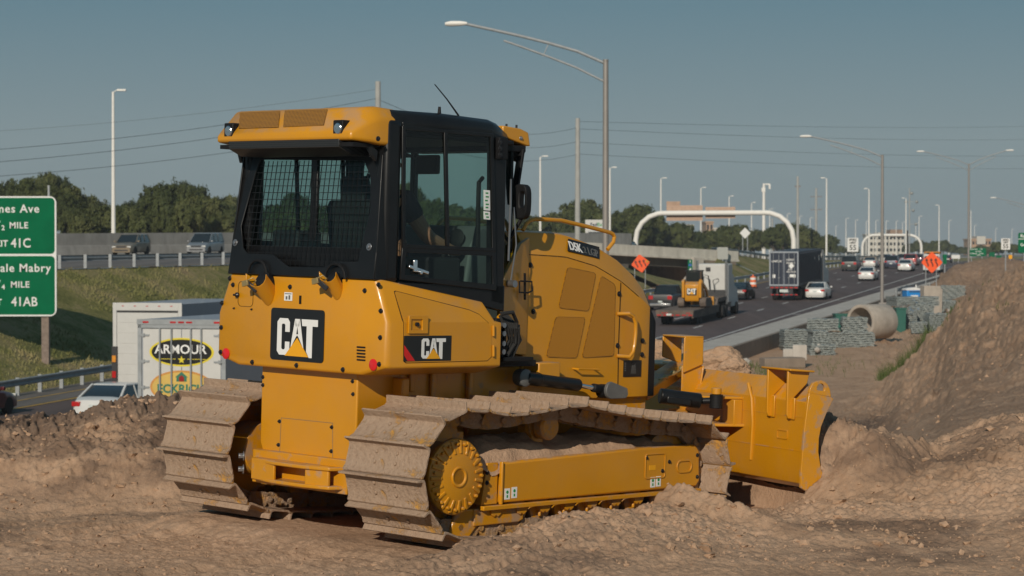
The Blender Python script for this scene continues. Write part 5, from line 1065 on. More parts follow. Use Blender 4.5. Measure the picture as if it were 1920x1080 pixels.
def car(kind, name, label, cat, paint, X, D, yaw=None, zf=None, group=None, roofmat=None, detail=True):
    L, W, Hh, r, fa, ra, st, gl, belt = CARS[kind]; hw = W / 2
    root = tag(empty(name, (0, 0, 0)), label, cat, group); fx = lambda f: (f - .5) * L
    arch = lambda f: max([math.sqrt(max(0, (r * 1.18) ** 2 - (fx(f) - fx(a)) ** 2)) for a in (1 - fa, 1 - ra)])
    fs = sorted(set([s_[0] for s_ in st] + [a + k * r * 1.18 / L for a in (1 - fa, 1 - ra) for k in (-1, -.9, -.6, -.2, .2, .6, .9, 1)]))
    rings = []
    for f in fs:
        zb = float(np.interp(f, [s_[0] for s_ in st], [s_[1] for s_ in st])); w_ = hw * float(np.interp(f, [s_[0] for s_ in st], [s_[2] for s_ in st])); z0 = max(.24, arch(f) + r * .55 if arch(f) > .02 else .24)
        z0 = min(z0, zb - .12); zm = z0 + (zb - z0) * .5
        h = [(w_ * .90, z0), (w_ * .99, z0 + .04), (w_, zm), (w_ * .97, zb - .09), (w_ * .88, zb - .01), (w_ * .5, zb + .02)]
        rings.append([(fx(f), -y, z) for y, z in h] + [(fx(f), y, z) for y, z in h[::-1]])
    b = MB(); b.loft(rings); body = b.build('body', paint, root, sharp=32)
    b = MB(); b.box(fx(.05), fx(.95), -hw * .8, hw * .8, .22, .62); b.build('underbody', 'trim_dark', root)
    g0, g1, g2, g3 = gl; zt_ = Hh - .03
    def gr_(f, z, wf): return (fx(f), z, hw * wf)
    lo = belt - .03; bw, tw = .88, .70 if kind in ('sedan',) else .76
    def ring_(fr_, z, wf, ff): return [(fx(fr_), -hw * wf, z), (fx(ff), -hw * wf, z), (fx(ff), hw * wf, z), (fx(fr_), hw * wf, z)]
    b = MB(); b.loft([ring_(g0, lo, bw, g3), ring_(g0 + (g1 - g0) * .93, zt_ - .03, tw + .01, g2 + (g3 - g2) * .07)]); b.build('window', 'car_glass', root, bevel=.04, seg=2)
    b = MB(); b.loft([ring_(g1 - .01, zt_ - .05, tw + .035, g2 + .01), ring_(g1, zt_, tw, g2), ring_(g1 + .03, zt_ + .03, tw - .08, g2 - .03)]); b.build('roof', roofmat or paint, root, bevel=.02)
    mid = [(g0, g1), (g3, g2)]
    b = MB()
    for s in (-1, 1):
        b.bar((fx(g0 + .005), s * hw * bw, lo), (fx(g1), s * hw * tw, zt_ - .02), .07, .10 if kind != 'suv' else .16); b.bar((fx(g3), s * hw * bw, lo), (fx(g2), s * hw * tw, zt_ - .02), .05, .07)
        for q in ((.5,) if kind == 'sedan' else (.38, .66)): f = g0 + (g3 - g0) * q; b.bar((fx(f), s * (hw * bw + .004), lo), (fx(min(max(f, g1 + .02), g2 - .02)), s * (hw * tw + .01), zt_ - .02), .06, .04)
    b.build('pillars', roofmat or paint, root)
    for s in (-1, 1):
        zb = belt
        b = MB(); b.box(fx(0) - .005, fx(.035), *sorted((s * hw * .55, s * hw * .90)), zb - (.24 if kind in ('sedan', 'suv') else .36), zb - .07); b.build('taillight', 'tail_red', root, bevel=.02)
        b = MB(); b.box(fx(.955), fx(.993), *sorted((s * hw * .50, s * hw * .84)), .60, .74); b.build('headlight', 'lamp_clear', root, bevel=.03)
        b = MB(); b.box(fx(g3 - .04), fx(g3 - .01), *sorted((s * hw * .98, s * (hw + .14))), zb - .02, zb + .12); b.build('mirror', paint, root, bevel=.02)
        for a in (1 - fa, 1 - ra): wheel(root, fx(a), s * (hw - .12), r)
    b = MB(); b.box(fx(0) - .012, fx(0) + .03, -.16, .16, .66 if kind == 'sedan' else .60, .79 if kind == 'sedan' else .74); b.build('number_plate', 'plate_pale', root)
    b = MB(); b.box(fx(0) - .05, fx(.02), -hw * .82, hw * .82, .34, .56); b.build('rear_bumper', 'chrome2' if kind == 'pickup' else paint, root, bevel=.04)
    b = MB(); b.box(fx(.985), fx(1) + .012, -hw * .42, hw * .42, .60, .74); b.box(fx(.985), fx(1) + .01, -hw * .6, hw * .6, .34, .46); b.build('front_grille', 'trim_dark', root, bevel=.01)
    return place(root, X, D, zf, yaw)
def XU(u, D): return (u - 960) / F * D
car('sedan', 'car', 'dark red car cut by the left edge of the photo, its wheel showing', 'car', 'car_darkred', XU(-48, 84), 83.0)
car('sedan', 'car', 'white sedan beside the delivery trailer, half hidden by the dirt bank', 'car', 'car_white', XU(230, 80), 80)
UY = YAW + math.pi + .10
car('suv', 'suv', 'gold suv driving on the upper road in front of the barrier wall', 'suv', 'car_gold', XU(246, 180), 180, UY, z_crest)
car('van', 'minivan', 'silver minivan on the upper road nearest to the bulldozer cab', 'minivan', 'car_silver', XU(385, 187), 187, UY, z_crest)
car('pickup', 'pickup_truck', 'black pickup truck to the left of the flatbed trailer', 'pickup', 'car_black', XU(1252, 172), 172)
car('sedan', 'car', 'black car just ahead of the white semi tractor', 'car', 'car_black', XU(1392, 189), 190)
car('sedan', 'car', 'white sedan in the right lane beside the blue container', 'car', 'car_white', XU(1538, 190), 191)
car('sedan', 'car', 'white sedan just left of the second lamp post', 'car', 'car_white', XU(1631, 239), 240)
car('suv_big', 'suv', 'dark grey suv beyond the blue container truck', 'suv', 'car_grey', XU(1599, 277), 278)
car('sedan', 'convertible', 'white convertible with closed tan cloth top', 'car', 'car_white', XU(1638, 296), 298, roofmat='tan_cloth')
car('sedan', 'car', 'white sedan to the left of the right orange sign', 'car', 'car_white', XU(1702, 275), 276)
car('suv', 'suv', 'dark blue suv left of the white sedan near the orange sign', 'suv', 'car_navy', XU(1679, 290), 292)
car('suv', 'suv', 'red suv partly hidden behind a white sedan', 'suv', 'car_red', XU(1714, 320), 322)
FAR = [(1664, 360, 'car_white'), (1684, 392, 'car_grey'), (1697, 350, 'car_navy'), (1706, 420, 'car_black'), (1722, 380, 'car_navy'), (1728, 430, 'car_grey'), (1742, 470, 'car_white'), (1776, 420, 'car_black'), (1668, 450, 'car_red')]
for k, (u, D, m_) in enumerate(FAR): car('sedan' if k % 2 else 'suv', 'car', {'car_white': 'white', 'car_grey': 'dark grey', 'car_navy': 'navy', 'car_black': 'black', 'car_red': 'red'}[m_] + ' car in the distant traffic, %s in the queue toward the horizon' % ['first', 'third', 'fourth', 'sixth', 'seventh', 'eighth', 'farthest', 'right hand', 'ninth'][k], 'car', m_, XU(u, D), D, group='distant cars toward the horizon')
car('sedan', 'car', 'black car crossing the overpass left of the arch gantry leg', 'car', 'car_black', XU(1178, 247), 247, YAW, lambda D: np.asarray(z_crest(D)) + .0)
car('suv', 'suv', 'pale blue car behind the guardrail to the right of the overpass', 'suv', 'car_silver', XU(1345, 300), 300, UY, z_crest)
# --- white cargo van behind the orange sign
v = empty('cargo_van', (0, 0, 0), 0, 'white work van with ladder rack behind the right orange sign', 'van')
b = MB(); b.loft([[(x, -w_, .35), (x, -w_, 1.5), (x, -w_ * .92, zt_), (x, w_ * .92, zt_), (x, w_, 1.5), (x, w_, .35)] for x, w_, zt_ in ((-2.6, 1.0, 2.25), (1.2, 1.0, 2.25), (1.9, .98, 1.5), (2.6, .9, 1.1))]); b.build('body', 'car_white', v, bevel=.05)
for s in (-1, 1):
    b = MB(); b.box(-2.615, -2.58, *sorted((s * .08, s * .82)), 1.45, 2.02); b.build('window', 'car_glass', v, bevel=.02)
    b = MB(); b.box(-2.63, -2.55, *sorted((s * .86, s * .98)), .95, 1.9); b.build('taillight', 'tail_red', v, bevel=.02)
    for x in (-1.7, 1.7): wheel(v, x, s * .88, .37)
b = MB(); b.box(-2.65, -2.6, -.2, .2, .7, .85); b.build('number_plate', 'plate_pale', v)
b = MB(); b.box(-2.2, .8, -.9, .9, 2.42, 2.5); b.box(-2.2, -2.1, -.9, -.84, 2.25, 2.45); b.box(-2.2, -2.1, .84, .9, 2.25, 2.45); b.box(.7, .8, -.9, .9, 2.25, 2.45); b.build('ladder_rack', 'amber', v)
place(v, XU(1756, 268), 270)
# --- dark blue container trailer and tractor
def add_wheels(par, xs, y, r, w_=.5, rim_=True):
    for x in xs:
        for s in (-1, 1): wheel(par, x, s * y, r, w_, rim_)
tr = empty('container_truck', (0, 0, 0), 0, 'dark blue shipping container on a trailer pulled by a white semi tractor', 'truck')
b = MB(); b.box(0, 12.2, -1.22, 1.22, 1.25, 4.12)
ct = b.build('container', 'container_blue', tr, bevel=.02)
b = MB()
for k in range(44):
    x = .25 + k * .27
    for s in (-1, 1): b.box(x, x + .13, *sorted((s * 1.215, s * 1.245)), 1.42, 3.98)
b.build('corrugation', 'container_blue', ct, smooth=False)
b = MB()
for s in (-1, 1):
    b.box(-.03, .0, *sorted((s * 1.12, s * 1.22)), 1.25, 4.12); b.box(-.012, .0, *sorted((s * .03, s * .06)), 1.3, 4.05)
b.box(-.03, 0, -1.12, 1.12, 1.25, 1.37); b.box(-.03, 0, -1.12, 1.12, 4.0, 4.12); b.build('door_frame', 'trailer_side', ct)
for y in (-.88, -.42, .42, .88):
    b = MB(); b.cyl((-.05, y, 1.3), (-.05, y, 4.05), .022, n=6); b.box(-.08, -.02, y - .09, y + .09, 1.9, 1.95); b.build('lock_rod', 'galvanised', ct)
for k in range(7):
    for s in (-1, 1): b = MB(); b.box(-.016, 0, *sorted((s * .12, s * 1.08)), 1.5 + k * .36, 1.62 + k * .36); b.build('door_rib', 'container_blue', ct)
def tw(par, s_, m_, x, y, z, size, yd=(0, -1, 0), zd=(0, 0, 1), bold=.004, **k): return words('lettering', s_, m_, par, (x, y, z), yd, zd, size=size, bold=bold, **k)
tw(ct, 'UNIFLEX', 'white_decal', -.035, .60, 3.30, .22); tw(ct, 'UMXU', 'white_decal', -.035, -.52, 3.42, .22); tw(ct, '250192 3', 'white_decal', -.035, -.56, 3.16, .20); tw(ct, '45G1', 'white_decal', -.035, -.52, 2.6, .17); tw(ct, 'MAX GROSS', 'white_decal', -.035, -.62, 2.42, .14)
b = MB(); b.loft([[(x, -.62 + dy, 2.92 + dz_) for dy, dz_ in ((0, -.26), (.26, 0), (0, .26), (-.26, 0))] for x in (-.036, -.028)]); b.box(-.036, -.028, -.98, -.50, 1.98, 2.22); b.box(-.036, -.028, .72, .95, 1.9, 2.2); b.build('placard', 'white_decal', ct)
tw(ct, 'N', 'white_decal', 10.6, -1.27, 3.3, .75, (1, 0, 0)); tw(ct, 'V', 'white_decal', 8.2, -1.27, 3.35, .35, (1, 0, 0))
b = MB(); b.box(.1, 12.0, -.5, .5, .95, 1.24); b.box(-.05, .1, -1.2, 1.2, 1.02, 1.2); b.box(.02, .12, -.62, -.5, .5, 1.0); b.box(.02, .12, .5, .62, .5, 1.0); b.box(-.0, .1, -1.15, 1.15, .46, .56); b.build('chassis', 'trim_dark', tr)
b = MB()
for k in range(6): y = -1.15 + k * .40; b.box(-.07, -.051, y, y + .26, 1.06, 1.16); b.box(-.02, -.001, y, y + .26, .475, .545)
b.build('reflector_tape', 'tail_red', tr)
b = MB(); b.box(-.06, -.052, -.35, .35, .72, .95); b.build('number_plate', 'plate_pale', tr)
add_wheels(tr, (1.6, 2.9, 11.9, 13.2, 16.6), .95, .5)
b = MB(); b.box(11.2, 17.2, -.45, .45, .6, 1.0); b.loft([[(x, -1.1, z) for x, z in ((13.6, 1.0), (13.6, 3.7), (15.0, 3.6), (15.6, 2.4), (17.4, 2.1), (17.6, .7), (13.6, .7))], [(x, 1.1, z) for x, z in ((13.6, 1.0), (13.6, 3.7), (15.0, 3.6), (15.6, 2.4), (17.4, 2.1), (17.6, .7), (13.6, .7))]]); b.build('tractor_cab', 'truck_white', tr, bevel=.06)
b = MB()
for s in (-1, 1): b.cyl((13.4, s * 1.15, .9), (13.4, s * 1.15, 4.0), .09, n=10)
b.build('exhaust_stack', 'chrome2', tr)
place(tr, XU(1470, 187), 187); tr.scale = (1.15, 1, 1)
# --- lowboy trailer with tractor
lb = empty('flatbed_truck', (0, 0, 0), 0, 'empty looking flat deck trailer with a white sleeper tractor, hauling the small loader', 'truck')
b = MB(); b.box(0, 9.5, -1.28, 1.28, .88, 1.02); b.box(0, .12, -1.25, 1.25, .62, .88); b.box(.1, 9.5, -1.25, -1.12, .5, .88); b.box(.1, 9.5, 1.12, 1.25, .5, .88); b.loft([[(9.5, y, 1.02), (9.5, y, .6), (10.3, y, 1.15), (14.2, y, 1.2), (14.2, y, 1.45), (10.1, y, 1.45)] for y in (-1.1, 1.1)]); b.build('deck', 'deck_wood', lb, bevel=.01)
b = MB()
for k in range(6): y = -1.2 + k * .42; b.box(-.02, -.001, y, y + .28, .66, .74)
b.build('reflector_tape', 'tail_red', lb)
for y in (-1.0, -.85, .5, .65, .8): b = MB(); b.box(-.03, -.001, y - .05, y + .05, .8, .87); b.build('marker_light', 'tail_red', lb)
b = MB(); b.box(-.03, -.001, .2, .55, .68, .8); b.build('number_plate', 'plate_pale', lb)
add_wheels(lb, (1.9, 2.9, 11.6, 12.8, 17.2), .98, .46, .48)
b = MB(); b.box(10.8, 18, -.45, .45, .55, .95); b.box(13.2, 13.3, -1.0, 1.0, .95, 1.9); b.build('tractor_frame', 'trim_dark', lb)
b = MB(); b.box(13.6, 15.4, -1.18, 1.18, .95, 3.75); b.build('sleeper', 'truck_white', lb, bevel=.10, seg=3)
b = MB(); b.loft([[(15.41, y, .9), (15.41, y, 3.0), (16.3, y, 2.95), (16.8, y, 2.15), (18.0, y, 1.85), (18.3, y, .6), (15.41, y, .6)] for y in (-1.1, 1.1)]); b.build('tractor_cab', 'truck_white', lb, bevel=.08)
b = MB(); b.box(13.585, 13.6, .1, .45, 3.2, 3.5); b.build('sleeper_vent', 'trim_dark', lb)
for s in (-1, 1): b = MB(); b.cyl((13.45, s * 1.05, .9), (13.45, s * 1.05, 4.0), .10, n=10); b.build('exhaust_stack', 'chrome2', lb)
b = MB(); b.tube([(13.3, .1, 1.9), (13.0, .15, 2.9), (13.3, .6, 3.0), (13.0, .65, 2.0)], .04, 6); b.tube([(13.3, -.3, 1.5), (12.9, -.2, 2.6), (13.2, -.5, 2.7), (13.5, -.5, 2.6)], .03, 6); b.build('air_hose', 'rubber', lb)
place(lb, XU(1252, 147.5) + .45, 147.5)
# --- skid steer loader on the deck
sk = empty('skid_loader', (0, 0, 0), 0, 'small yellow and black compact loader standing on the flat trailer deck', 'loader')
b = MB(); b.loft([[(x, -.42, z) for x, z in ((0, .5), (0, 1.30), (.25, 1.48), (.8, 1.5), (1.9, .9), (1.9, .35), (.1, .35))], [(x, .42, z) for x, z in ((0, .5), (0, 1.30), (.25, 1.48), (.8, 1.5), (1.9, .9), (1.9, .35), (.1, .35))]]); b.build('body', 'yellow_paint', sk, bevel=.04)
b = MB()
for s in (-1, 1): b.slab([(-.05, s * .43, .55), (-.1, s * .43, 1.5), (.1, s * .43, 1.62), (.45, s * .43, 1.55), (.3, s * .43, .6)], (0, s * .15, 0))
b.build('tower', 'yellow_paint', sk, bevel=.03)
b = MB()
for s in (-1, 1): b.bar((.1, s * .55, 1.5), (1.7, s * .55, 1.0), .12, .2); b.bar((1.7, s * .55, 1.0), (2.3, s * .55, .4), .12, .2)
b.box(2.2, 2.6, -.9, .9, .1, .6); b.build('lift_arm', 'yellow_dusty', sk, bevel=.02)
b = MB(); b.box(.35, .42, -.42, -.36, 1.5, 2.1); b.box(.35, .42, .36, .42, 1.5, 2.1); b.box(1.3, 1.37, -.42, -.36, 1.1, 2.1); b.box(1.3, 1.37, .36, .42, 1.1, 2.1); b.box(.3, 1.45, -.46, .46, 2.06, 2.14); b.build('cab_cage', 'black_matte', sk, bevel=.01)
b = MB(); b.box(.36, 1.32, -.38, .38, 1.5, 2.05); b.build('window', 'car_glass', sk)
for s in (-1, 1):
    b = MB(); b.prism([(.0, .08), (-.1, .3), (.1, .58), (1.8, .58), (2.0, .3), (1.9, .06), (.2, .0)], 1, *sorted((s * .46, s * .85))); b.build('rubber_track', 'deck_wood', sk, bevel=.05)
b = MB(); b.box(-.015, 0, -.30, .30, .70, 1.10); lp = b.build('logo_plate', 'black_decal', sk); cat_logo(lp, (-.017, .26, .76), (0, -1, 0), (0, 0, 1), .52, .006)
sk.location = Vector((XU(1297, 151), 151, float(zr(151)) + 1.05)); sk.rotation_euler = (0, 0, YAW); sk.scale = (1.15, 1.15, 1.18)
# --- white refrigerated trailer with the two badges
rt = empty('delivery_trailer', (0, 0, 0), 0, 'white delivery trailer whose rear doors carry two oval food badges', 'trailer')
b = MB(); b.box(0, 14, -1.36, 1.36, 1.15, 4.15); bx_ = b.build('box', 'trailer_side', rt, bevel=.02)
HT = 4.15
for s in (-1, 1): b = MB(); b.box(-.03, 0, *sorted((s * .012, s * 1.20)), 1.30, 3.88); b.build('rear_door', 'truck_white', rt, bevel=.008)
b = MB(); b.box(-.05, 0, -1.36, -1.24, 1.15, 4.0); b.box(-.05, 0, 1.24, 1.36, 1.15, 4.0); b.box(-.05, 0, -1.36, 1.36, 3.90, 4.0); b.box(-.06, 0, -1.38, 1.38, 4.0, 4.16); b.box(-.05, 0, -1.36, 1.36, 1.1, 1.29); b.build('door_frame', 'galvanised', rt, bevel=.006)
for y in (-.98, -.62, -.30, .30, .36 + .3, .98): 
    if abs(y) < .9: b = MB(); b.cyl((-.075, y, 1.3), (-.075, y, 3.9), .025, n=8); b.build('lock_rod', 'galvanised', rt)
for z in (1.45, 2.2, 2.95, 3.7):
    for s in (-1, 1): b = MB(); b.box(-.06, -.03, *sorted((s * 1.0, s * 1.34)), z - .025, z + .025); b.box(-.07, -.03, *sorted((s * 1.14, s * 1.22)), z - .05, z + .05); b.build('hinge', 'galvanised', rt)
for z, y in ((1.85, .9), (1.85, -.2), (1.85, -1.0)): b = MB(); b.bar((-.09, y - .2, z), (-.09, y + .2, z), .03, .04); b.bar((-.09, y, z - .1), (-.09, y, z + .1), .03, .04); b.build('door_latch', 'galvanised', rt)
for y in (-1.1, -.25, 0, .25, 1.1): b = MB(); b.box(-.075, -.06, y - .09, y + .09, 4.05, 4.10); b.build('marker_light', 'tail_red', rt)
simple('badge_yellow', (.68, .55, .03), .5, var=.04); simple('badge_gold', (.62, .42, .10), .5, var=.15, sc_=1.2); simple('badge_orange', (.55, .25, .05), .5); simple('badge_green', (.02, .16, .10), .5, var=.05)
def ell(cy, cz, ry, rz, x, n=40): return [(x, cy + ry * math.cos(2 * math.pi * k / n), cz + rz * math.sin(2 * math.pi * k / n)) for k in range(n)]
def badge(z, ry, rz, c1, c2, name):
    b = MB(); b.slab(ell(0, z, ry, rz, -.031), (-.004, 0, 0)); o = b.build(name, c1, rt, smooth=False); b = MB(); b.slab(ell(0, z, ry * .93, rz * .88, -.035), (-.003, 0, 0)); b.build('badge_face', c2, o, smooth=False); return o
o1 = badge(3.22, 1.0, .41, 'badge_yellow', 'black_decal', 'badge'); tw(o1, 'ARMOUR', 'white_decal', -.041, .03, 3.29, .36, bold=.006, xs=1.06)
b = MB(); st_ = [(.12 if k % 2 == 0 else .05) for k in range(10)]; b.slab([(-.039, -st_[k] * math.sin(math.pi * k / 5), 3.00 + st_[k] * math.cos(math.pi * k / 5)) for k in range(10)], (-.003, 0, 0)); b.box(-.042, -.039, .18, .75, 3.015, 3.03); b.box(-.042, -.039, -.75, -.18, 3.015, 3.03); b.build('badge_star', 'badge_yellow', o1, smooth=False)
o2 = badge(2.22, .98, .48, 'badge_orange', 'badge_gold', 'badge'); tw(o2, 'ECKRICH', 'badge_green', -.041, .02, 2.16, .34, bold=.012, xs=1.05); tw(o2, 'Since 1894', 'badge_green', -.041, 0, 1.88, .12)
b = MB(); b.slab([(-.039, y, z) for y, z in ((-.20, 2.50), (0, 2.66), (.20, 2.50), (.16, 2.50), (.16, 2.38), (-.16, 2.38), (-.16, 2.50))], (-.003, 0, 0)); b.build('badge_house', 'badge_green', o2, smooth=False)
b = MB(); b.slab([(-.043, y, z) for y, z in ((-.08, 2.38), (-.08, 2.50), (0, 2.57), (.08, 2.50), (.08, 2.38))], (-.002, 0, 0)); b.build('badge_house', 'car_red', o2, smooth=False)
add_wheels(rt, (1.8, 3.1, 10.5), .98, .5); place(rt, XU(341, 64), 64)
# --- white box truck
bt = empty('box_truck', (0, 0, 0), 0, 'plain white box truck with roll up rear door, behind the delivery trailer', 'truck')
b = MB(); b.box(0, 7.5, -1.27, 1.27, 1.05, 4.25); b.build('box', 'trailer_side', bt, bevel=.02)
b = MB(); b.box(-.05, 0, -1.28, -1.14, 1.05, 4.28); b.box(-.05, 0, 1.14, 1.28, 1.05, 4.28); b.box(-.05, 0, -1.14, 1.14, 3.98, 4.28); b.build('rear_frame', 'truck_white', bt, bevel=.01)
b = MB(); b.box(-.02, 0, -1.13, 1.13, 1.1, 3.90)
for k in range(7): b.box(-.03, -.02, -1.13, 1.13, 1.12 + k * .40, 1.49 + k * .40)
b.build('roll_door', 'truck_white', bt, bevel=.004)
b = MB(); b.box(-.02, 0, -1.13, 1.13, 3.901, 3.979); b.box(-.1, 0, 1.1, 1.30, .6, 2.6); b.box(-.1, 0, -1.28, -1.1, .6, .95); b.box(-.05, 7.5, -1.1, 1.1, .7, 1.04); b.build('bumper', 'trim_dark', bt)
for k in range(5): b = MB(); b.box(-.06, -.05, -.9 + k * .45 - .04, -.9 + k * .45 + .04, 4.14, 4.17); b.build('marker_light', 'tail_red', bt)
for z in (1.4, 2.0): b = MB(); b.box(-.13, -.1, 1.14, 1.28, z, z + .25); b.build('taillight', 'amber' if z > 1.9 else 'tail_red', bt)
add_wheels(bt, (1.7, 6.8), .95, .48); place(bt, XU(277, 84), 84); bt.scale = (1, 1.1, .98)
# --- white parcel truck on the ramp
ft = empty('parcel_truck', (0, 0, 0), 0, 'white parcel truck front seen above the bulldozer hood behind the tall lamp post', 'truck')
b = MB(); b.box(-7, 0, -1.25, 1.25, 1.1, 3.9); bx2 = b.build('box', 'truck_white', ft, bevel=.04)
b = MB(); b.loft([[(0.05, y, .6), (.05, y, 2.7), (.9, y, 2.6), (1.3, y, 1.8), (1.9, y, 1.5), (2.0, y, .5)] for y in (-1.05, 1.05)]); b.build('cab', 'truck_white', ft, bevel=.06)
b = MB(); b.loft([[(.99, y, 2.5), (1.35, y, 1.8), (1.37, y, 1.8), (1.01, y, 2.52)] for y in (-.9, .9)]); b.build('windshield', 'car_glass', ft)
words('lettering', 'Fed', 'badge_green' if 0 else 'car_navy', bx2, (.012, -.30, 3.35), (0, 1, 0), (0, 0, 1), size=.55, bold=.012); words('lettering', 'Ex', 'green_decal', bx2, (.012, .36, 3.35), (0, 1, 0), (0, 0, 1), size=.55, bold=.012)
add_wheels(ft, (-5.5, 1.3), .95, .48); place(ft, XU(1111, 262), 250, z_crest, UY + .12)
# ================================================================== POLES, SIGNS
simple('pole_white', (.78, .76, .71), .6, var=.05, sc_=2); simple('pole_grey', (.27, .25, .23), .55, .3, var=.08, sc_=1); simple('pole_conc', (.36, .36, .34), .8, var=.1, sc_=1.5); simple('wood_pole', (.22, .17, .14), .9, var=.25, sc_=6); simple('wire', (.06, .065, .07), .6)
simple('sign_green', (.001, .125, .052), .85, var=.10, sc_=1.2, spec=.1); simple('sign_orange', (.90, .10, .012), .5, var=.05); simple('sign_white', (.72, .72, .70), .5, var=.04); simple('sign_black', (.012,) * 3, .5); simple('sign_back', (.36, .37, .35), .5, .5, var=.1); simple('sign_tan', (.46, .31, .22), .6, var=.1, sc_=2); simple('barrel_orange', (.75, .14, .03), .5); simple('sign_blue', (.02, .10, .38), .5); simple('porta_blue', (.01, .22, .60), .45); simple('dumpster_green', (.01, .10, .075), .6)
def gz(X, Y): return float(terrain(np.array([X]), np.array([Y]), False)[0][0])
# -- tall grey lamp posts along the right verge
def lamp_post(u, D, base, top, r0, label, arms=((-1, 5.9),)):
    X = XU(u, D); h = top - base; o = tag(empty('lamp_post', (X, D, base)), label, 'lamp post', 'grey truss arm lamp posts along the verge')
    b = MB(); b.tube([(0, 0, -.5), (0, 0, h)], [r0, r0 * .72], 16); b.cyl((0, 0, h), (0, 0, h + .06), r0 * .8); b.build('pole', 'pole_grey', o)
    b = MB(); b.box(-r0 * 2, r0 * 2, -r0 * 2, r0 * 2, -.3, .04); b.build('base_plate', 'pole_grey', o)
    d = Vector((1, -SL, 0)).normalized()
    for s, L in arms:
        e = s * d
        up = [Vector((0, 0, h - .1)) + e * (L * t) + Vector((0, 0, 1.75 * (t ** .75))) for t in (0, .2, .4, .6, .8, .9)] + [Vector((0, 0, h + 1.66)) + e * L]
        lo = [Vector((0, 0, h - .85)) + e * (L * t) + Vector((0, 0, 2.35 * t ** .85)) for t in (0, .2, .4, .6, .72)]
        b = MB(); b.tube(up, .062, 8); b.tube(lo, .045, 8); b.bar(up[2] , lo[2] + e * .25, .03, .03); b.build('arm', 'galvanised', o)
        p = up[-1]; b = MB(); b.loft([[p + e * x + Vector((0, y, z)) for y, z in ((-w_, 0), (-w_ * .8, t_), (w_ * .8, t_), (w_, 0), (w_ * .6, -t_ * .8), (-w_ * .6, -t_ * .8))] for x, w_, t_ in ((-.1, .08, .06), (.15, .16, .10), (.6, .19, .11), (.85, .12, .07))]); b.build('lamp_head', 'pole_white', o, bevel=.02)
    return o
lamp_post(1135.5, 90, float(zr(90)), CAMZ + 361 / F * 90, .15, 'tallest grey lamp post rising behind the bulldozer hood')
lamp_post(1654, 183, float(zr(183)), CAMZ + 184 / F * 183, .15, 'grey lamp post standing just right of the concrete pipe')
lamp_post(1816, 280, float(zr(280)), CAMZ + 168 / F * 280, .15, 'grey lamp post with two arms behind the dirt mound', ((-1, 5.6), (1, 4.6)))
lamp_post(1938, 355, float(zr(355)), CAMZ + 86 / F * 355, .15, 'grey lamp post whose arm enters at the right edge of the photo')
# -- white highway light poles
def light_pole():
    o = empty('light_pole', (0, 0, 0)); b = MB(); b.tube([(0, 0, -1), (0, 0, 13.8)], [.20, .11], 10); b.build('pole', 'pole_white', o)
    b = MB(); b.tube([(0, 0, 13.75), (.35, 0, 13.95), (.5, 0, 13.95)], .05, 6); b.box(.35, 1.1, -.16, .16, 13.85, 14.02); b.build('lamp_head', 'pole_white', o, bevel=.04); return o
LP0 = light_pole(); first = [True]
def pole(u, vtop, side, label, D=None, vb=None):
    D = D or F * 13.9 / (476 - vtop); X = XU(u, D); zt_ = CAMZ + (476 - vtop) / F * D
    if first[0]: o = LP0; first[0] = False
    else: o = copy_tree(LP0)
    o.location = (X, D, zt_ - 14.0); o.rotation_euler = (0, 0, 0 if side > 0 else math.pi); tag(o, label, 'light pole', 'white highway light poles'); return o
ordn = ['white light pole rising behind the barrier wall at far left', 'white light pole just right of the cab mirror', 'white light pole peeking out behind the tallest lamp post', 'white light pole left of the tan sign backs above the bridge', 'white light pole passing behind the left tan sign back', 'white light pole behind the right end of the right tan sign back', 'white light pole just right of the white diamond sign', 'white light pole inside the arch gantry, left of its right leg', 'white light pole touching the right bend of the arch gantry', 'white light pole above the left part of the blue container']
for (u, vt), lab in zip(((213, 168), (1013, 292), (1143.5, 313), (1239, 333), (1314, 351), (1367, 367), (1409, 379), (1443, 391), (1476, 400), (1499, 405)), ordn): pole(u, vt, 1, lab)
for (u, vt), lab in zip(((1549.5, 333), (1629, 353), (1698.5, 371), (1760.5, 384)), ('tall white light pole above the right end of the blue container', 'tall white light pole left of the second lamp post', 'tall white light pole above the white sedan near the orange sign', 'tall white light pole directly above the right orange sign')): pole(u, vt, -1, lab)
pole(1820, 394, -1, 'white light pole hugging the two armed lamp post'); 
for k, (u, vt) in enumerate(((1519, 408), (1567, 423), (1586, 409), (1604, 412), (1624, 414), (1642, 413), (1661, 414), (1680, 414), (1692, 416), (1717, 418), (1723, 405), (1779, 413), (1827, 422), (1866.5, 428), (1897, 429))):
    pole(u, vt, 1, 'small distant white light pole, %s from the left in the far row' % ['first', 'second', 'third', 'fourth', 'fifth', 'sixth', 'seventh', 'eighth', 'ninth', 'tenth', 'eleventh', 'twelfth', 'thirteenth', 'fourteenth', 'last'][k])
X = XU(1432, 470); o = tag(empty('camera_mast', (X, 470, .7)), 'thick white mast with a traffic camera box on top', 'camera mast'); b = MB(); b.tube([(0, 0, -1), (0, 0, 15.8)], [.45, .28], 12); b.build('pole', 'pole_white', o); b = MB(); b.box(-.5, .3, -.3, .3, 14.0, 14.9); b.box(.1, 1.3, -.1, .1, 15.5, 15.8); b.box(1.0, 1.4, -.2, .2, 14.6, 15.6); b.build('camera_box', 'pole_white', o, bevel=.05)
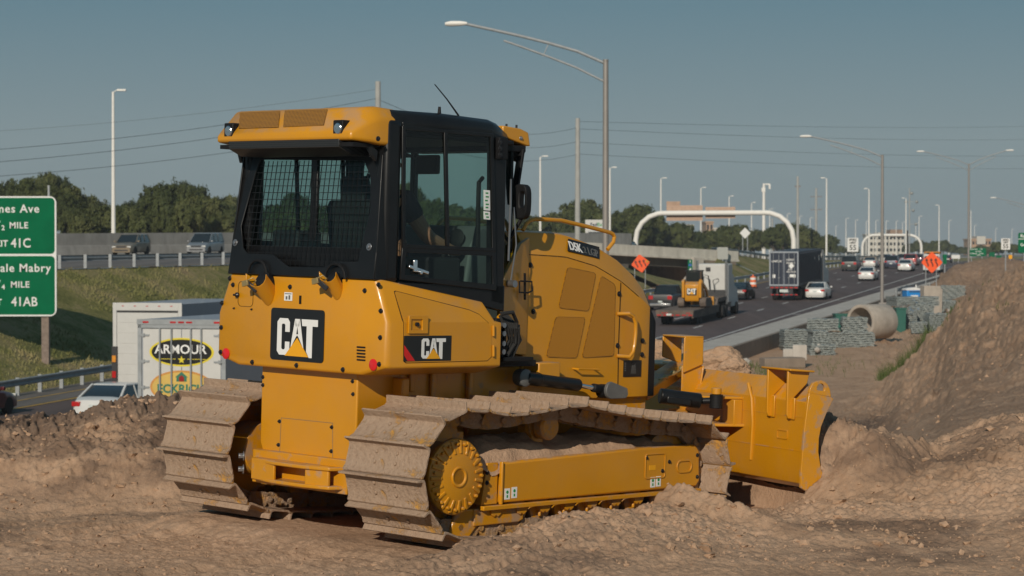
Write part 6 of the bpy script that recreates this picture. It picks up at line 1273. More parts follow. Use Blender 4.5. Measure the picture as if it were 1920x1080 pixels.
# sports field light cluster far away
X = XU(1705, 620); o = tag(empty('floodlight_mast', (X, 620, 0)), 'thin far mast carrying several round floodlights', 'floodlight'); b = MB(); b.tube([(0, 0, 0), (0, 0, 20)], .15, 6); b.build('pole', 'pole_conc', o)
b = MB()
for z, x in ((19.5, .6), (17, -1), (17, 2.0), (14.5, 1), (10.5, 1.8)): b.sphere((x, 0, z * .95), .45, 8, 6); b.bar((0, 0, z * .95), (x, 0, z * .95), .1, .1)
b.build('floodlights', 'sign_back', o)
# -- utility poles and wires
def upole(u, D, vt, r, m_, label, arms=()):
    X = XU(u, D); zt_ = CAMZ + (476 - vt) / F * D; o = tag(empty('utility_pole', (X, D, .5)), label, 'utility pole'); b = MB(); b.tube([(0, 0, -1), (0, 0, zt_ - .5)], [r * 1.35, r], 10); b.build('pole', m_, o)
    for z, w_ in arms: b = MB(); b.bar((-w_, 0, zt_ - .5 - z), (w_, 0, zt_ - .5 - z), .12, .12); [b.cyl((x, 0, zt_ - .5 - z), (x, 0, zt_ - .2 - z), .06) for x in (-w_ * .95, -w_ * .5, w_ * .5, w_ * .95)]; b.build('crossarm', 'wood_pole', o)
    return o
upole(709, 150, 153, .18, 'pole_conc', 'thick pale utility pole standing behind the bulldozer roof'); upole(1083, 190, 222, .19, 'pole_conc', 'pale utility pole between the white light pole and the tallest lamp post')
upole(289, 260, 386, .45, 'wood_pole', 'weathered wooden utility pole behind the barrier wall at left', ((.9, 1.6), (1.9, 1.0))); upole(1495.5, 430, 331, .22, 'pole_conc', 'grey utility pole above the blue container roof', ((2, .5),)); upole(1530, 520, 353, .24, 'pole_conc', 'grey utility pole left of the tall white pole over the container', ((2, 1.3), (5, 1.3))); upole(1448, 560, 410, .2, 'pole_conc', 'short far utility pole inside the arch gantry'); upole(1700.5, 560, 432, .3, 'wood_pole', 'short dark far utility pole behind the traffic')
def wire(p0, p1, sag, label, r=.02):
    p0, p1 = Vector(p0), Vector(p1); b = MB(); b.tube([p0.lerp(p1, t) - Vector((0, 0, sag * 4 * t * (1 - t))) for t in np.linspace(0, 1, 14)], r, 4); tag(b.build('power_line', 'wire'), label, 'power line', 'power lines across the sky')
T1 = lambda v: at(709, v, 150); T2 = lambda v: at(1083, v, 190)
for k, (v0, v1, w0, w1, r) in enumerate(((287, 185, 120, 150, .016), (311, 206, 120, 150, .016), (336, 240, 120, 150, .016), (243, 168, 160, 150, .012))):
    wire(at(-160, v0 + (4 if k < 3 else 10), w0), at(706, v1, w1), .5, '%s power line running left from the pole behind the cab roof' % ['highest dark', 'second', 'lowest', 'thin faint'][k], r)
for k, (va, vb) in enumerate(((188, 240), (210, 266), (236, 290))): wire(at(712, va, 150), at(1081, vb, 190), 1.3, '%s power line between the two pale utility poles' % ['top', 'middle', 'bottom'][k], .016)
for k, (va, vb, D_) in enumerate(((242, 262, 420), (267, 294, 420), (289, 318, 420), (228, 236, 500))): wire(at(1085, va, 190), at(2080, vb - 6, D_), .8, '%s power line running right from the pole above the hood' % ['upper', 'middle', 'lower', 'faintest highest'][k], .018)
for k, (a_, c_) in enumerate((((289, 392), (-60, 412)), ((289, 396), (-60, 420)), ((289, 393), (470, 416)))): wire(at(*a_, 260), at(*c_, 258), .2, 'thin line %s the wooden utility pole' % ['leaving left from the top of', 'leaving left lower down from', 'leaving right from'][k], .03)
# -- large green exit sign
sg = empty('exit_sign', (XU(92, 101), 100, gz(0, 20) * 0 + CAMZ - 222 / F * 100)); tag(sg, 'large green highway exit sign with white lettering on the left grass bank', 'road sign')
sx = lambda u: (u - 92) / F * 100 * 1.0; szz = lambda v: (476 - v) / F * 100 + 222 / F * 100
def rr2(u0, u1, v0, v1, r, y): return [(x, y, z) for x, z in rrect(sx(u0), sx(u1), szz(v1), szz(v0), r, 6)]
b = MB(); b.slab(rr2(-150, 114.5, 368, 593, .30, 0), (0, .06, 0)); pn = b.build('panel', 'sign_white', sg, smooth=False)
for v0, v1 in ((371, 476), (480, 590)): b = MB(); b.slab(rr2(-147, 111.5, v0, v1, .18, -.004), (0, .003, 0)); b.build('panel_face', 'sign_green', pn, smooth=False)
def st(s_, u, v, hpx, al='RIGHT', **k):  # hpx: capital height in px
    words('lettering', s_, 'sign_white', sg, (sx(u), -.012, szz(v)), (1, 0, 0), (0, 0, 1), size=hpx / F * 100 / .70, bold=.006, align=al, **k)
st('Himes Ave', 83, 392, 15, spacing=1.12); st('MILE', 62, 423, 11.5, spacing=1.1); st('EXIT', 24, 457, 11.5, spacing=1.0); st('41C', 67, 456.5, 17, xs=.9, spacing=1.02)
st('N Dale Mabry', 104, 503, 15, spacing=1.12); st('MILE', 64, 534, 11.5, spacing=1.1); st('EXIT', 12, 567, 11.5); st('41AB', 79, 566.5, 17, xs=.9, spacing=1.02)
for v, a_, c_ in ((423, '1', '2'), (534, '3', '4')):
    st(a_, 1.5, v - 5, 9); st(c_, 18, v + 4.5, 9); b = MB(); b.bar((sx(1.5), -.014, szz(v + 9)), (sx(9), -.014, szz(v - 9)), .04, .003, up=(0, 1, 0)); b.build('fraction_bar', 'sign_white', sg)
for u in (92, -100): b = MB(); b.box(sx(u) - .17, sx(u) + .17, .10, .40, szz(735), szz(375)); b.build('post', 'wood_pole', sg, bevel=.02)
b = MB(); b.box(sx(94.5), sx(98), .45, .55, szz(480), szz(347)); b.build('bracket', 'galvanised', sg)
# -- orange diamond signs with three bent arrows
def diamond(u, v, D, hpx, label, base_v, lean=0):
    o = tag(empty('warning_sign', at(u, base_v, D)), label, 'warning sign', 'orange lane shift signs'); k = 1 / F * D; c_ = Vector((0, -.08, (base_v - v) * k)); h = hpx * k
    M_ = Matrix.Translation(c_) @ Matrix.Rotation(lean, 4, 'Y')
    def dia(hh, y, th):
        b = MB(); b.X = M_; r = hh * .12; pts = []
        for a in (0, 90, 180, 270):
            q = Vector((math.cos(R(a)), math.sin(R(a)))); t_ = Vector((-q.y, q.x)); pts += [q * (hh - r) - t_ * r, q * (hh - r * .35), q * (hh - r) + t_ * r]
        b.slab([(p.x, y, p.y) for p in pts], (0, th, 0)); return b
    s_ = dia(h, 0, .02).build('panel', 'sign_orange', o, smooth=False)
    b = MB(); b.X = M_
    for q in (-.42, 0, .42):
        x = q * h; w_ = h * .055
        for (x0, z0), (x1, z1) in (((x + .07 * h, -.38 * h), (x + .07 * h, -.16 * h)), ((x + .07 * h, -.18 * h), (x - .07 * h, .06 * h)), ((x - .07 * h, .03 * h), (x - .07 * h, .22 * h))): b.bar((x0, -.012, z0), (x1, -.012, z1), w_ * 1.9, .01, up=(0, 1, 0))
        b.slab([(x - .07 * h - w_ * 2.6, -.016, .16 * h), (x - .07 * h + w_ * 2.6, -.016, .16 * h), (x - .07 * h, -.016, .40 * h)], (0, .01, 0))
    b.build('arrows', 'sign_black', s_, smooth=False)
    for x in (-11, 9): b = MB(); b.box(x * k - .03, x * k + .03, .03, .09, -1.2, (base_v - v - 2) * k); b.build('post', 'galvanised', o)
    return o, k
diamond(1747, 492, 181, 20.5, 'orange diamond sign with three bent arrows at the right, above the blue toilet', 536)
o, k = diamond(1201, 494, 200, 18, 'orange diamond sign with three bent arrows at the left, behind the hood nose', 548, R(-9))
b = MB(); b.cyl((12 * k, -.15, 58 * k), (12 * k, -.1, 58 * k), .12); b.build('warning_light', 'amber', o)
# -- speed limit signs
def speed(u, v0, v1, D, base_v, label):
    k = D / F; o = tag(empty('speed_limit_sign', at(u, base_v, D)), label, 'speed sign', 'white speed limit signs'); w_ = (v1 - v0) * .40 * k; z0 = (base_v - v1) * k; z1 = (base_v - v0) * k
    b = MB(); b.slab([(x, 0, z) for x, z in rrect(-w_, w_, z0, z1, w_ * .15)], (0, .03, 0)); p = b.build('panel', 'sign_white', o, smooth=False); h = z1 - z0
    for s_, f, sz in (('SPEED', .85, .20), ('LIMIT', .64, .20), ('55', .28, .52)): words('lettering', s_, 'sign_black', p, (0, -.01, z0 + h * f), (1, 0, 0), (0, 0, 1), size=h * sz, bold=h * .008, xs=1.0)
    b = MB(); b.box(-.04, .04, .03, .11, -1, z0 + .1); b.build('post', 'galvanised', o)
speed(1599, 446, 472, 330, 486, 'white speed limit sign left of the second lamp post'); speed(1885.5, 447, 468, 200, 500, 'white speed limit sign at the far right above the dirt mound')
# -- other signs
def plain(name, u, v0, v1, wpx, D, base_v, face, label, posts=(0,), pm='galvanised', cat='road sign', th=.04):
    k = D / F; o = tag(empty(name, at(u, base_v, D)), label, cat); z0 = (base_v - v1) * k; z1 = (base_v - v0) * k; w_ = wpx / 2 * k
    b = MB(); b.slab([(x, 0, z) for x, z in rrect(-w_, w_, z0, z1, min(w_, (z1 - z0) / 2) * .15)], (0, th, 0)); p = b.build('panel', face, o, smooth=False)
    for x in posts: b = MB(); b.box(x * k - .05, x * k + .05, .05, .15, -1, z1 - .1); b.build('post', pm, o)
    return o, p, k, z0, z1
plain('blank_sign', 1355, 463.5, 486.5, 20, 245, 520, 'sign_back', 'blank grey back of a rectangular sign above the white sleeper truck')
o, p, k, z0, z1 = plain('mile_marker', 1294, 487, 516, 8.5, 236, 548, 'sign_green', 'narrow green route marker under the overpass'); 
b = MB(); b.box(-.16, .16, -.01, 0, z0 + .95, z0 + 1.2); b.build('shield', 'sign_blue', p); words('lettering', 'I', 'sign_white', p, (0, -.01, z1 - .2), (1, 0, 0), (0, 0, 1), size=.3, bold=.01); words('lettering', '4', 'sign_white', p, (0, -.01, z0 + .6), (1, 0, 0), (0, 0, 1), size=.45, bold=.01); words('lettering', '2', 'sign_white', p, (0, -.01, z0 + .2), (1, 0, 0), (0, 0, 1), size=.35, bold=.01)
o, p, k, z0, z1 = plain('guide_sign', 1831.5, 465, 480.5, 35, 330, 500, 'sign_green', 'small green guide sign with white text right of the two armed lamp post', (-10, 10))
words('lettering', 'Ross Ave    1/4', 'sign_white', p, (-.1, -.01, z1 - .18), (1, 0, 0), (0, 0, 1), size=.30, bold=.004); words('lettering', '3/4 MILE', 'sign_white', p, (.2, -.01, z1 - .50), (1, 0, 0), (0, 0, 1), size=.24, bold=.004); words('lettering', 'Ashley St    Tampa', 'sign_white', p, (0, -.01, z0 + .42), (1, 0, 0), (0, 0, 1), size=.26, bold=.004); words('lettering', '1 MILE', 'sign_white', p, (.2, -.01, z0 + .17), (1, 0, 0), (0, 0, 1), size=.24, bold=.004)
o, p, k, z0, z1 = plain('guide_sign', 1935, 436.5, 474, 52, 250, 505, 'sign_green', 'large green guide sign cut by the right edge of the photo', (-15, 15))
b = MB(); b.box(-26 * k, 26 * k, -.012, 0, z1 - .72, z1 - .66); b.build('divider', 'sign_white', p); words('lettering', 'Rd', 'sign_white', p, (-22 * k, -.01, z1 - .36), (1, 0, 0), (0, 0, 1), size=.5, bold=.01, align='LEFT'); words('lettering', 'Gr', 'sign_white', p, (-22 * k, -.01, z1 - 1.35), (1, 0, 0), (0, 0, 1), size=.42, bold=.01, align='LEFT')
plain('guide_sign', 1771.5, 477, 495, 7, 265, 508, 'sign_green', 'narrow green sign seen nearly edge on beside the white work van')
plain('guide_sign', 1860, 473, 482, 10, 420, 490, 'sign_green', 'tiny far green sign above the mound crest, left one', (-3, 3)); plain('guide_sign', 1873, 479, 483, 10, 420, 490, 'sign_green', 'tiny low green sign above the mound crest, right one', (-3, 3))
plain('marker_sign', 1894.5, 478, 485.5, 6.5, 230, 500, 'logo_yellow', 'small yellow square marker at the base of a white pole at right')
o, p, k, z0, z1 = plain('barricade', 1792, 478, 485, 16, 420, 488, 'sign_white', 'small white and orange road barricade beyond the van', (-5, 5), cat='barricade')
# white diamond sign back on the upper road
k = 300 / F; o = tag(empty('diamond_sign', at(1397, 472, 300)), 'pale diamond shaped sign back on two posts beside the ramp', 'road sign')
b = MB(); b.slab([(0, 0, (472 - 447.5) * k), (10 * k, 0, (472 - 437) * k), (0, 0, (472 - 426.5) * k), (-10 * k, 0, (472 - 437) * k)], (0, .05, 0)); b.build('panel', 'sign_white', o, smooth=False)
for x in (-4.5, 4.5): b = MB(); b.box(x * k - .05, x * k + .05, .05, .15, -1, (472 - 432) * k); b.build('post', 'galvanised', o)
# -- arch gantries
def gantry(u0, u1, vt, D, base, rad, label, signs=()):
    X0, X1 = XU(u0, D), XU(u1, D); zt_ = CAMZ + (476 - vt) / F * D; o = tag(empty('sign_gantry', (X0, D, base)), label, 'gantry'); W_ = X1 - X0; h = zt_ - base; r = min(4.2, W_ * .2); yr = -SL * W_
    pts = [(0, 0, -1), (0, 0, h - r)] + [(r - r * math.cos(R(a)), 0, h - r + r * math.sin(R(a))) for a in (20, 40, 60, 80, 90)] + [(W_ - r + r * math.sin(R(a)), 0, h - r + r * math.cos(R(a))) for a in (0, 10, 30, 50, 70, 90)] + [(W_, 0, -1)]
    pts = [(x, yr * x / W_, z) for x, _, z in pts]; b = MB(); b.tube(pts, rad, 14); b.build('arch', 'pole_white', o)
    for (ua, ub, va, vb) in signs:
        xa, xb = XU(ua, D) - X0, XU(ub, D) - X0; za, zb = CAMZ + (476 - vb) / F * D - base, CAMZ + (476 - va) / F * D - base; b = MB()
        b.loft([[(xa, yr * xa / W_ + y, z) for y, z in ((.55, za), (.55, zb), (.7, zb), (.7, za))], [(xb, yr * xb / W_ + y, z) for y, z in ((.55, za), (.55, zb), (.7, zb), (.7, za))]]); p = b.build('sign_panel', 'sign_tan', o)
        b = MB()
        for q in (.15, .5, .85): x = xa + (xb - xa) * q; b.box(x - .04, x + .04, yr * x / W_ + .45, yr * x / W_ + .55, za + .1, zb - .1)
        for q in np.linspace(.12, .88, 6): z = za + (zb - za) * q; b.bar((xa, yr * xa / W_ + .53, z), (xb, yr * xb / W_ + .53, z), .03, .05)
        b.build('stiffener', 'sign_tan', p)
    return o
gantry(1192, 1478, 400, 355, .9, .40, 'white arched pipe gantry spanning the ramp, carrying two tan sign backs', ((1249, 1315, 385.5, 414), (1320, 1374, 389, 410), (1249, 1274, 378, 385.5)))
gantry(1617, 1722, 441, 700, .1, .42, 'smaller far white arched gantry beyond the traffic')
# -- barrels and delineators
def barrel(u, v, D, label):
    X = XU(u, D); o = tag(empty('traffic_barrel', (X, D, float(zr(D)))), label, 'traffic barrel', 'orange and white traffic barrels'); b = MB(); b.lathe([(.34, 0), (.34, .08), (.29, .1)], (0, 0, 0), (0, 0, 1), 16); b.build('base', 'rubber', o)
    pr = [(.29, .1), (.28, .3), (.265, .31), (.255, .5), (.25, .51), (.24, .7), (.235, .71), (.225, .9), (.21, 1.0), (.1, 1.02)]
    b = MB()
    for i in range(len(pr) - 1): b.m = 1 if i in (2, 6) else 0; b.lathe([pr[i], pr[i + 1]], (0, 0, 0), (0, 0, 1), 16, cap=i == len(pr) - 2)
    b.m = 0; b.box(-.05, .05, -.02, .02, 1.0, 1.15); b.build('drum', ['barrel_orange', 'sign_white'], o); o.scale = (1.25, 1.25, 1.12); return o
barrel(1412, 530, 217, 'orange striped barrel left of the blue container'); barrel(1666, 495, 310, 'orange striped barrel half hidden by the second lamp post')
def delin(u, v0, v1, D, label):
    k = D / F; o = tag(empty('delineator', at(u, v1, D)), label, 'delineator', 'orange topped delineator posts'); h = (v1 - v0) * k; b = MB(); b.box(-.07, .07, -.02, .02, -.3, h * .6); b.build('post', 'sign_white', o); b = MB(); b.box(-.08, .08, -.022, .022, h * .6, h); b.build('reflector', 'barrel_orange', o)
delin(1235, 534, 551, 172, 'orange topped white post behind the black pickup'); delin(1397, 505, 518, 255, 'orange topped white post on the verge above the barrel')
# ================================================================== BUILDER'S YARD
def gab_mat():
    t = NT('gabion'); g = t.co(); s_ = t.n('SeparateXYZ', i0=g)
    n = t.noise(4, 5, .6); v = t.n('TexVoronoi', in_Scale=9.0, in_Vector=t.co((1, 1, 1.6)))
    w_ = t.math('SINE', t.math('ADD', t.math('MULTIPLY', s_.outputs[2], 90), t.math('MULTIPLY', n, 9)))
    f = t.math('ADD', t.math('MULTIPLY', w_, .16), t.math('MULTIPLY', v.outputs['Distance'], .5))
    t.set(Base_Color=t.ramp(f, [(.0, (.12, .14, .137)), (.22, (.25, .28, .27)), (.5, (.40, .43, .41))]), Roughness=.7, Metallic=.2); t.bump(t.math('ADD', f, t.noise(30, 3)), 1, .05)
gab_mat()
def gabion(u0, u1, v0, v1, D, label, k):
    g = np.random.default_rng(100 + k); kx = D / F; w_ = (u1 - u0) * kx; h = (v1 - v0) * kx; o = tag(empty('gabion_stack', at((u0 + u1) / 2, v1, D)), label, 'wire mesh stack', 'stacks of folded grey wire gabions'); dp = max(1.5, w_ * .8)
    nl = max(4, int(h / .13)); th = h / nl
    for i in range(nl):
        jx, jy = (g.random(2) - .5) * .10; b = MB(); rings = []
        n_ = 9
        for j in range(n_ + 1):
            x = -w_ / 2 + w_ * j / n_ + jx; wob = [.025 * math.sin(j * 2.2 + i * 1.7 + q) for q in (0, 2)]; zb = i * th + .02 * math.sin(j * 1.3 + k); e = .03 * math.sin(j * 2.9 + i)
            rings.append([(x, -dp / 2 + jy + e, zb + th * .12), (x, -dp / 2 + jy + e + .02, zb + th * .9 + wob[0]), (x, dp / 2 + jy, zb + th * .9 + wob[1]), (x, dp / 2 + jy, zb + th * .12)])
        b.loft(rings); q = b.build('mesh_panel', 'gabion', o)
    o.rotation_euler = (0, 0, (g.random() - .5) * .3); return o
GB = [(1465, 1517, 617, 655, 136, 'low wide wire mesh stack, leftmost beside the concrete blocks'), (1513, 1561, 646, 667, 132, 'lowest front wire mesh bundle with white rocks on it'), (1518, 1549, 619, 646, 133, 'narrow wire mesh stack on top of the lowest front bundle'), (1549, 1583, 622, 654, 139, 'wire mesh stack just left of the pipe stack pair'), (1514, 1572, 597, 620, 139, 'tilted wire mesh stack highest of the left group'),
      (1582, 1638, 622, 653, 139, 'wire mesh stack directly in front of the concrete pipe mouth'), (1577, 1624, 594, 622, 139.5, 'wire mesh stack resting on the one before the pipe mouth'), (1684, 1716, 574, 616, 162, 'wire mesh stack touching the right end of the pipe'), (1716, 1750, 568, 604, 164, 'tall wire mesh stack in the middle of the right group'), (1670, 1752, 556, 574, 168, 'long flat wire mesh stack spanning below the blue toilet'),
      (1708, 1738, 603, 624, 156, 'low wire mesh bundle at the front of the right group'), (1737, 1773, 587, 623, 157, 'low wire mesh bundle against the dirt slope'), (1763, 1808, 535, 563, 200, 'farthest wire mesh stack right of the concrete slab'), (1763, 1790, 563, 588, 185, 'small wire mesh stack below the farthest one')]
for k, g_ in enumerate(GB): gabion(*g_, k)
# concrete pipe
D = 146; c_ = at(1613, 604, D); o = tag(empty('concrete_pipe', c_), 'large pale concrete culvert pipe lying on the ground with dark open mouth', 'pipe'); ax = Vector((math.sin(R(48)), math.cos(R(48)), 0)); Rr = 1.15
b = MB(); b.lathe([(Rr - .20, .02), (Rr - .14, 0), (Rr - .02, 0), (Rr, .03), (Rr, 2.45), (Rr - .02, 2.5), (Rr - .2, 2.5), (Rr - .2, .02)], (0, 0, 0), ax, 48, cap=False); b.build('barrel', 'concrete_pipe', o)
# portable toilet
D = 180; o = tag(empty('portable_toilet', at(1710, 475 + 4.97 / D * F, D)), 'blue portable toilet with white roof among the wire stacks', 'portable toilet', ); o.rotation_euler = (0, 0, .15)
b = MB(); b.box(-.62, .62, -.6, .6, 0, 2.0); b.build('cabin', 'porta_blue', o, bevel=.04); b = MB(); b.loft([[(-.66, y, 2.0), (-.62, y, 2.14), (0, y, 2.24), (.62, y, 2.14), (.66, y, 2.0)] for y in (-.62, .62)]); b.cyl((.45, .3, 2.1), (.45, .3, 2.45), .05); b.build('roof', 'sign_white', o, bevel=.03)
b = MB(); b.box(-.42, .42, -.63, -.60, .1, 1.85); d = b.build('door', 'porta_blue', o, bevel=.02); b = MB(); b.box(-.3, .3, -.645, -.63, 1.35, 1.62); b.build('sticker', 'sign_white', d); b = MB(); b.box(-.45, .45, -.64, -.63, 1.85, 1.93); b.build('vent', 'trim_dark', d)
o = tag(empty('concrete_box', at(1745, 475 + 5.08 / 175 * F, 175)), 'upright pale concrete box section right of the blue toilet', 'concrete box'); o.rotation_euler = (0, R(1.5), .1)
b = MB(); b.box(-.74, .60, -.6, .6, 0, 2.55); b.box(.58, .76, -.5, .5, 0, 2.35); b.build('body', 'concrete_pipe', o, bevel=.05); b = MB(); b.box(.28, .4, -.66, -.58, 1.5, 1.62); b.build('lifting_lug', 'trim_dark', o)
# dumpster and generator behind the pipe
for (u, v, D, w_, h, lab) in ((1583, 589, 158, 1.4, 1.3, 'dark green steel bin behind the pipe mouth'), (1687, 578, 160, .7, 1.7, 'dark green steel bin at the right end of the pipe')):
    o = tag(empty('steel_bin', at(u, v, D)), lab, 'steel bin'); b = MB(); b.loft([[(-w_ / 2, y, 0), (w_ / 2, y, 0), (w_ / 2 * .92, y, -h), (-w_ / 2 * .92, y, -h)] for y in (-.7, .7)]); b.build('body', 'dumpster_green', o, bevel=.03); b = MB(); b.box(-w_ / 2 - .04, w_ / 2 + .04, -.74, .74, -.06, .04); b.build('rim', 'dumpster_green', o)
    b = MB(); [b.bar((-w_ * .3 + q * .2, -.2 + q * .1, .0), (-w_ * .1 + q * .25, .3 - q * .2, .12 + .05 * q), .09, .05) for q in range(4)]; b.build('scrap', 'wood_pole', o)
# concrete blocks beside the wall
o = tag(empty('concrete_block', at(1468, 690, 121.5)), 'long brown stained concrete block lying left of the wire stacks', 'concrete block'); b = MB(); b.loft([[(x, -.45, 0), (x, -.45, .55), (x, .45, .58 + .02 * x), (x, .45, 0)] for x in (-1.2, -.9, 0, 1.15)]); b.build('block', 'concrete_stained', o, bevel=.04); o.rotation_euler = (0, 0, .25)
o = tag(empty('concrete_slab', at(1500, 676, 122)), 'pale upright concrete slab end beside the wire bundles', 'concrete slab'); b = MB(); b.box(-.38, .38, -.12, .12, 0, .85); b.box(-.9, .3, .12, .8, 0, .62); b.build('slab', 'concrete', o, bevel=.03); o.rotation_euler = (0, 0, -.1)
for (u, v, D, s_, lab) in ((1400, 680, 124, .35, 'white broken rock in the weeds by the wall'), (1533, 656, 131, .22, 'white rock on the front wire bundle'), (1536, 648, 131.5, .15, 'small white rock above the first one on the wire bundle'), (1780, 583, 180, .2, 'white rock on the small far wire stack')):
    b = MB(); b.sphere((0, 0, 0), s_, 7, 5, (1, .7, .8)); o = b.build('rock', 'concrete', sharp=10); o.location = at(u, v, D); o.rotation_euler = (.5, .3, .8); tag(o, lab, 'rock')
# ================================================================== PLANTS
def leaf_mat(name, cs):
    t = NT(name); oi = t.n('ObjectInfo'); g = t.geo(); n = t.noise(.35, 3, .6, g); f = t.math('ADD', t.math('MULTIPLY', n, .75), t.math('MULTIPLY', oi.outputs['Random'], .25))
    t.set(Base_Color=t.ramp(f, [(.30, cs[0]), (.5, cs[1]), (.7, cs[2])]), Roughness=.7); t.b.inputs['Specular IOR Level'].default_value = .2
leaf_mat('leaf', [(.034, .046, .014), (.065, .078, .022), (.105, .11, .038)]); leaf_mat('weed', [(.05, .075, .018), (.085, .11, .03), (.14, .14, .06)]); simple('bark', (.10, .08, .065), .9)
def leaf_cloud(name, lobes, per_r2, size, seed, mat_='leaf'):
    g = np.random.default_rng(seed); C_, Nn = [], []
    for (cx, cy, cz, rx, ry, rz) in lobes:
        n = int(per_r2 * (rx * ry + rx * rz + ry * rz) / 3); d = g.normal(size=(n, 3)); d /= np.linalg.norm(d, axis=1)[:, None]; d[:, 2] = np.where(d[:, 2] < -.5, -d[:, 2], d[:, 2])
        # clumps: pull points toward random clump centres on the surface
        m = max(6, n // 45); cc = g.normal(size=(m, 3)); cc /= np.linalg.norm(cc, axis=1)[:, None]; cc[:, 2] = np.where(cc[:, 2] < -.4, -cc[:, 2], cc[:, 2]); cr = .70 + .46 * g.random(m)
        i = g.integers(0, m, n); p = cc[i] * cr[i][:, None] + g.normal(size=(n, 3)) * .115
        C_.append(p * np.array([rx, ry, rz]) + np.array([cx, cy, cz])); Nn.append(d * .6 + cc[i])
    C_ = np.concatenate(C_); N_ = np.concatenate(Nn); N_ /= np.linalg.norm(N_, axis=1)[:, None]; n = len(C_); a = g.normal(size=(n, 3)); a -= (a * N_).sum(1)[:, None] * N_; a /= np.linalg.norm(a, axis=1)[:, None]; b_ = np.cross(N_, a)
    s_ = size * (.6 + .8 * g.random(n))[:, None]; V = np.stack([C_ - a * s_ - b_ * s_ * .6, C_ + a * s_ - b_ * s_ * .4, C_ + a * s_ * .7 + b_ * s_ * .7, C_ - a * s_ * .8 + b_ * s_ * .5], 1)
    me = bpy.data.meshes.new(name); me.from_pydata(V.reshape(-1, 3).tolist(), [], np.arange(4 * n).reshape(n, 4).tolist()); me.materials.append(MAT[mat_]); return me
def crown_lobes(seed, w_, h):
    g = random.Random(seed); L = [(0, 0, h * .58, w_ * .36, w_ * .36, h * .32)]
    for k in range(8): a = 2 * math.pi * k / 8 + g.random(); r = w_ * (.22 + .12 * g.random()); L.append((math.cos(a) * r, math.sin(a) * r, h * (.42 + .34 * g.random()), w_ * (.17 + .09 * g.random()), w_ * (.17 + .09 * g.random()), h * (.15 + .08 * g.random())))
    for k in range(4): L.append(((g.random() - .5) * w_ * .4, (g.random() - .5) * w_ * .3, h * (.78 + .10 * g.random()), w_ * .14, w_ * .14, h * .10))
    return L
VAR = []
for k in range(6):
    cm = leaf_cloud('crown', crown_lobes(50 + k, 12, 9), 330, .20, k); b = MB(); g = random.Random(k); b.tube([(0, 0, -1), (.1, 0, 1.5), (.2, .1, 3.4)], [.38, .32, .26], 8)
    for j in range(6): a = 2 * math.pi * j / 6; b.tube([(.15, .05, 2.6 + .1 * j), (math.cos(a) * 1.8, math.sin(a) * 1.8, 4.4), (math.cos(a) * 3.2, math.sin(a) * 3.2, 5.8 + g.random())], [.18, .12, .05], 6)
    tk = b.build('trunk', 'bark'); VAR.append((cm, tk.data)); bpy.data.objects.remove(tk)
TN = [0]
def tree(u, vtop, D, wpx, label, base=None, group='trees beyond the highway'):
    k = TN[0]; TN[0] += 1; X = XU(u, D); base = (float(z_crest(D)) - .4) if base is None else base; top = CAMZ + (476 - vtop) / F * D; o = tag(empty('tree', (X, D, base)), label, 'tree', group)
    cm, tm = VAR[k % 6]
    for nm, me in (('crown', cm), ('trunk', tm)): c = bpy.data.objects.new(nm, me); COL.objects.link(c); c.parent = o
    s_ = wpx * D / F / 11; h = (top - base) / 8.6; o.scale = (s_, s_, h); o.rotation_euler = (0, 0, k * 1.7); return o
random.seed(5)
SKY = [(-60, 345), (0, 340), (45, 338), (85, 331), (105, 331), (130, 352), (160, 372), (185, 388), (210, 385), (250, 380), (285, 366), (305, 346), (330, 345), (355, 354), (385, 368), (415, 378), (440, 372), (470, 385), (520, 385), (560, 365), (600, 385), (650, 380), (700, 375), (745, 352), (770, 350), (800, 375), (850, 385), (900, 390), (960, 392), (1000, 408), (1040, 400), (1075, 384), (1105, 379), (1140, 398), (1165, 398), (1190, 388), (1215, 398), (1245, 418), (1275, 420), (1300, 434), (1335, 432), (1365, 424), (1385, 421), (1415, 432), (1450, 425), (1470, 419), (1492, 419), (1512, 430), (1530, 444)]
def sky(u): return float(np.interp(u, [s_[0] for s_ in SKY], [s_[1] for s_ in SKY]))
PL = [(u, sky(u) + 1, 270 + 25 * math.sin(i * 2.1), 62 if u < 1240 else 44) for i, (u, v) in enumerate(SKY)]
PL += [(u, sky(u) + 24 + 8 * math.sin(u), 235 + 12 * math.sin(u * .7), 52) for u in range(-40, 1240, 33)]
PL += [(u, 441 + 4 * math.sin(u), 420, 36) for u in range(1240, 1560, 24)]
def where(u):
    if u < 120: return 'behind the exit sign'
    if u < 300: return 'behind the gold suv and barrier wall'
    if u < 470: return 'behind the silver minivan'
    if u < 760: return 'seen through the rear window of the cab'
    if u < 980: return 'seen through the side window of the cab'
    if u < 1180: return 'behind the bulldozer hood and lamp post'
    if u < 1300: return 'behind the left leg of the arch gantry'
    if u < 1440: return 'under the arch gantry sign backs'
    return 'behind the blue container'
cnt = {}
OR = ['first', 'second', 'third', 'fourth', 'fifth', 'sixth', 'seventh', 'eighth', 'ninth', 'tenth', 'eleventh', 'twelfth', 'thirteenth', 'fourteenth', 'fifteenth', 'sixteenth', 'seventeenth', 'eighteenth', 'nineteenth', 'twentieth', 'next', 'following', 'further', 'later', 'last']
for i, (u, v, D, wp) in enumerate(sorted(PL)):
    w_ = where(u); cnt[w_] = cnt.get(w_, -1) + 1; D = min(D, 232) if u < 440 and D < 250 else D
    X = XU(u, D); a_ = X - SL * D
    if a_ > -90: D = D + (a_ + 92) / SL * 1.0 + 4
    tree(u, v, D, wp * 1.15, 'dark green tree %s, %s from the left' % (w_, OR[min(cnt[w_], 24)]))
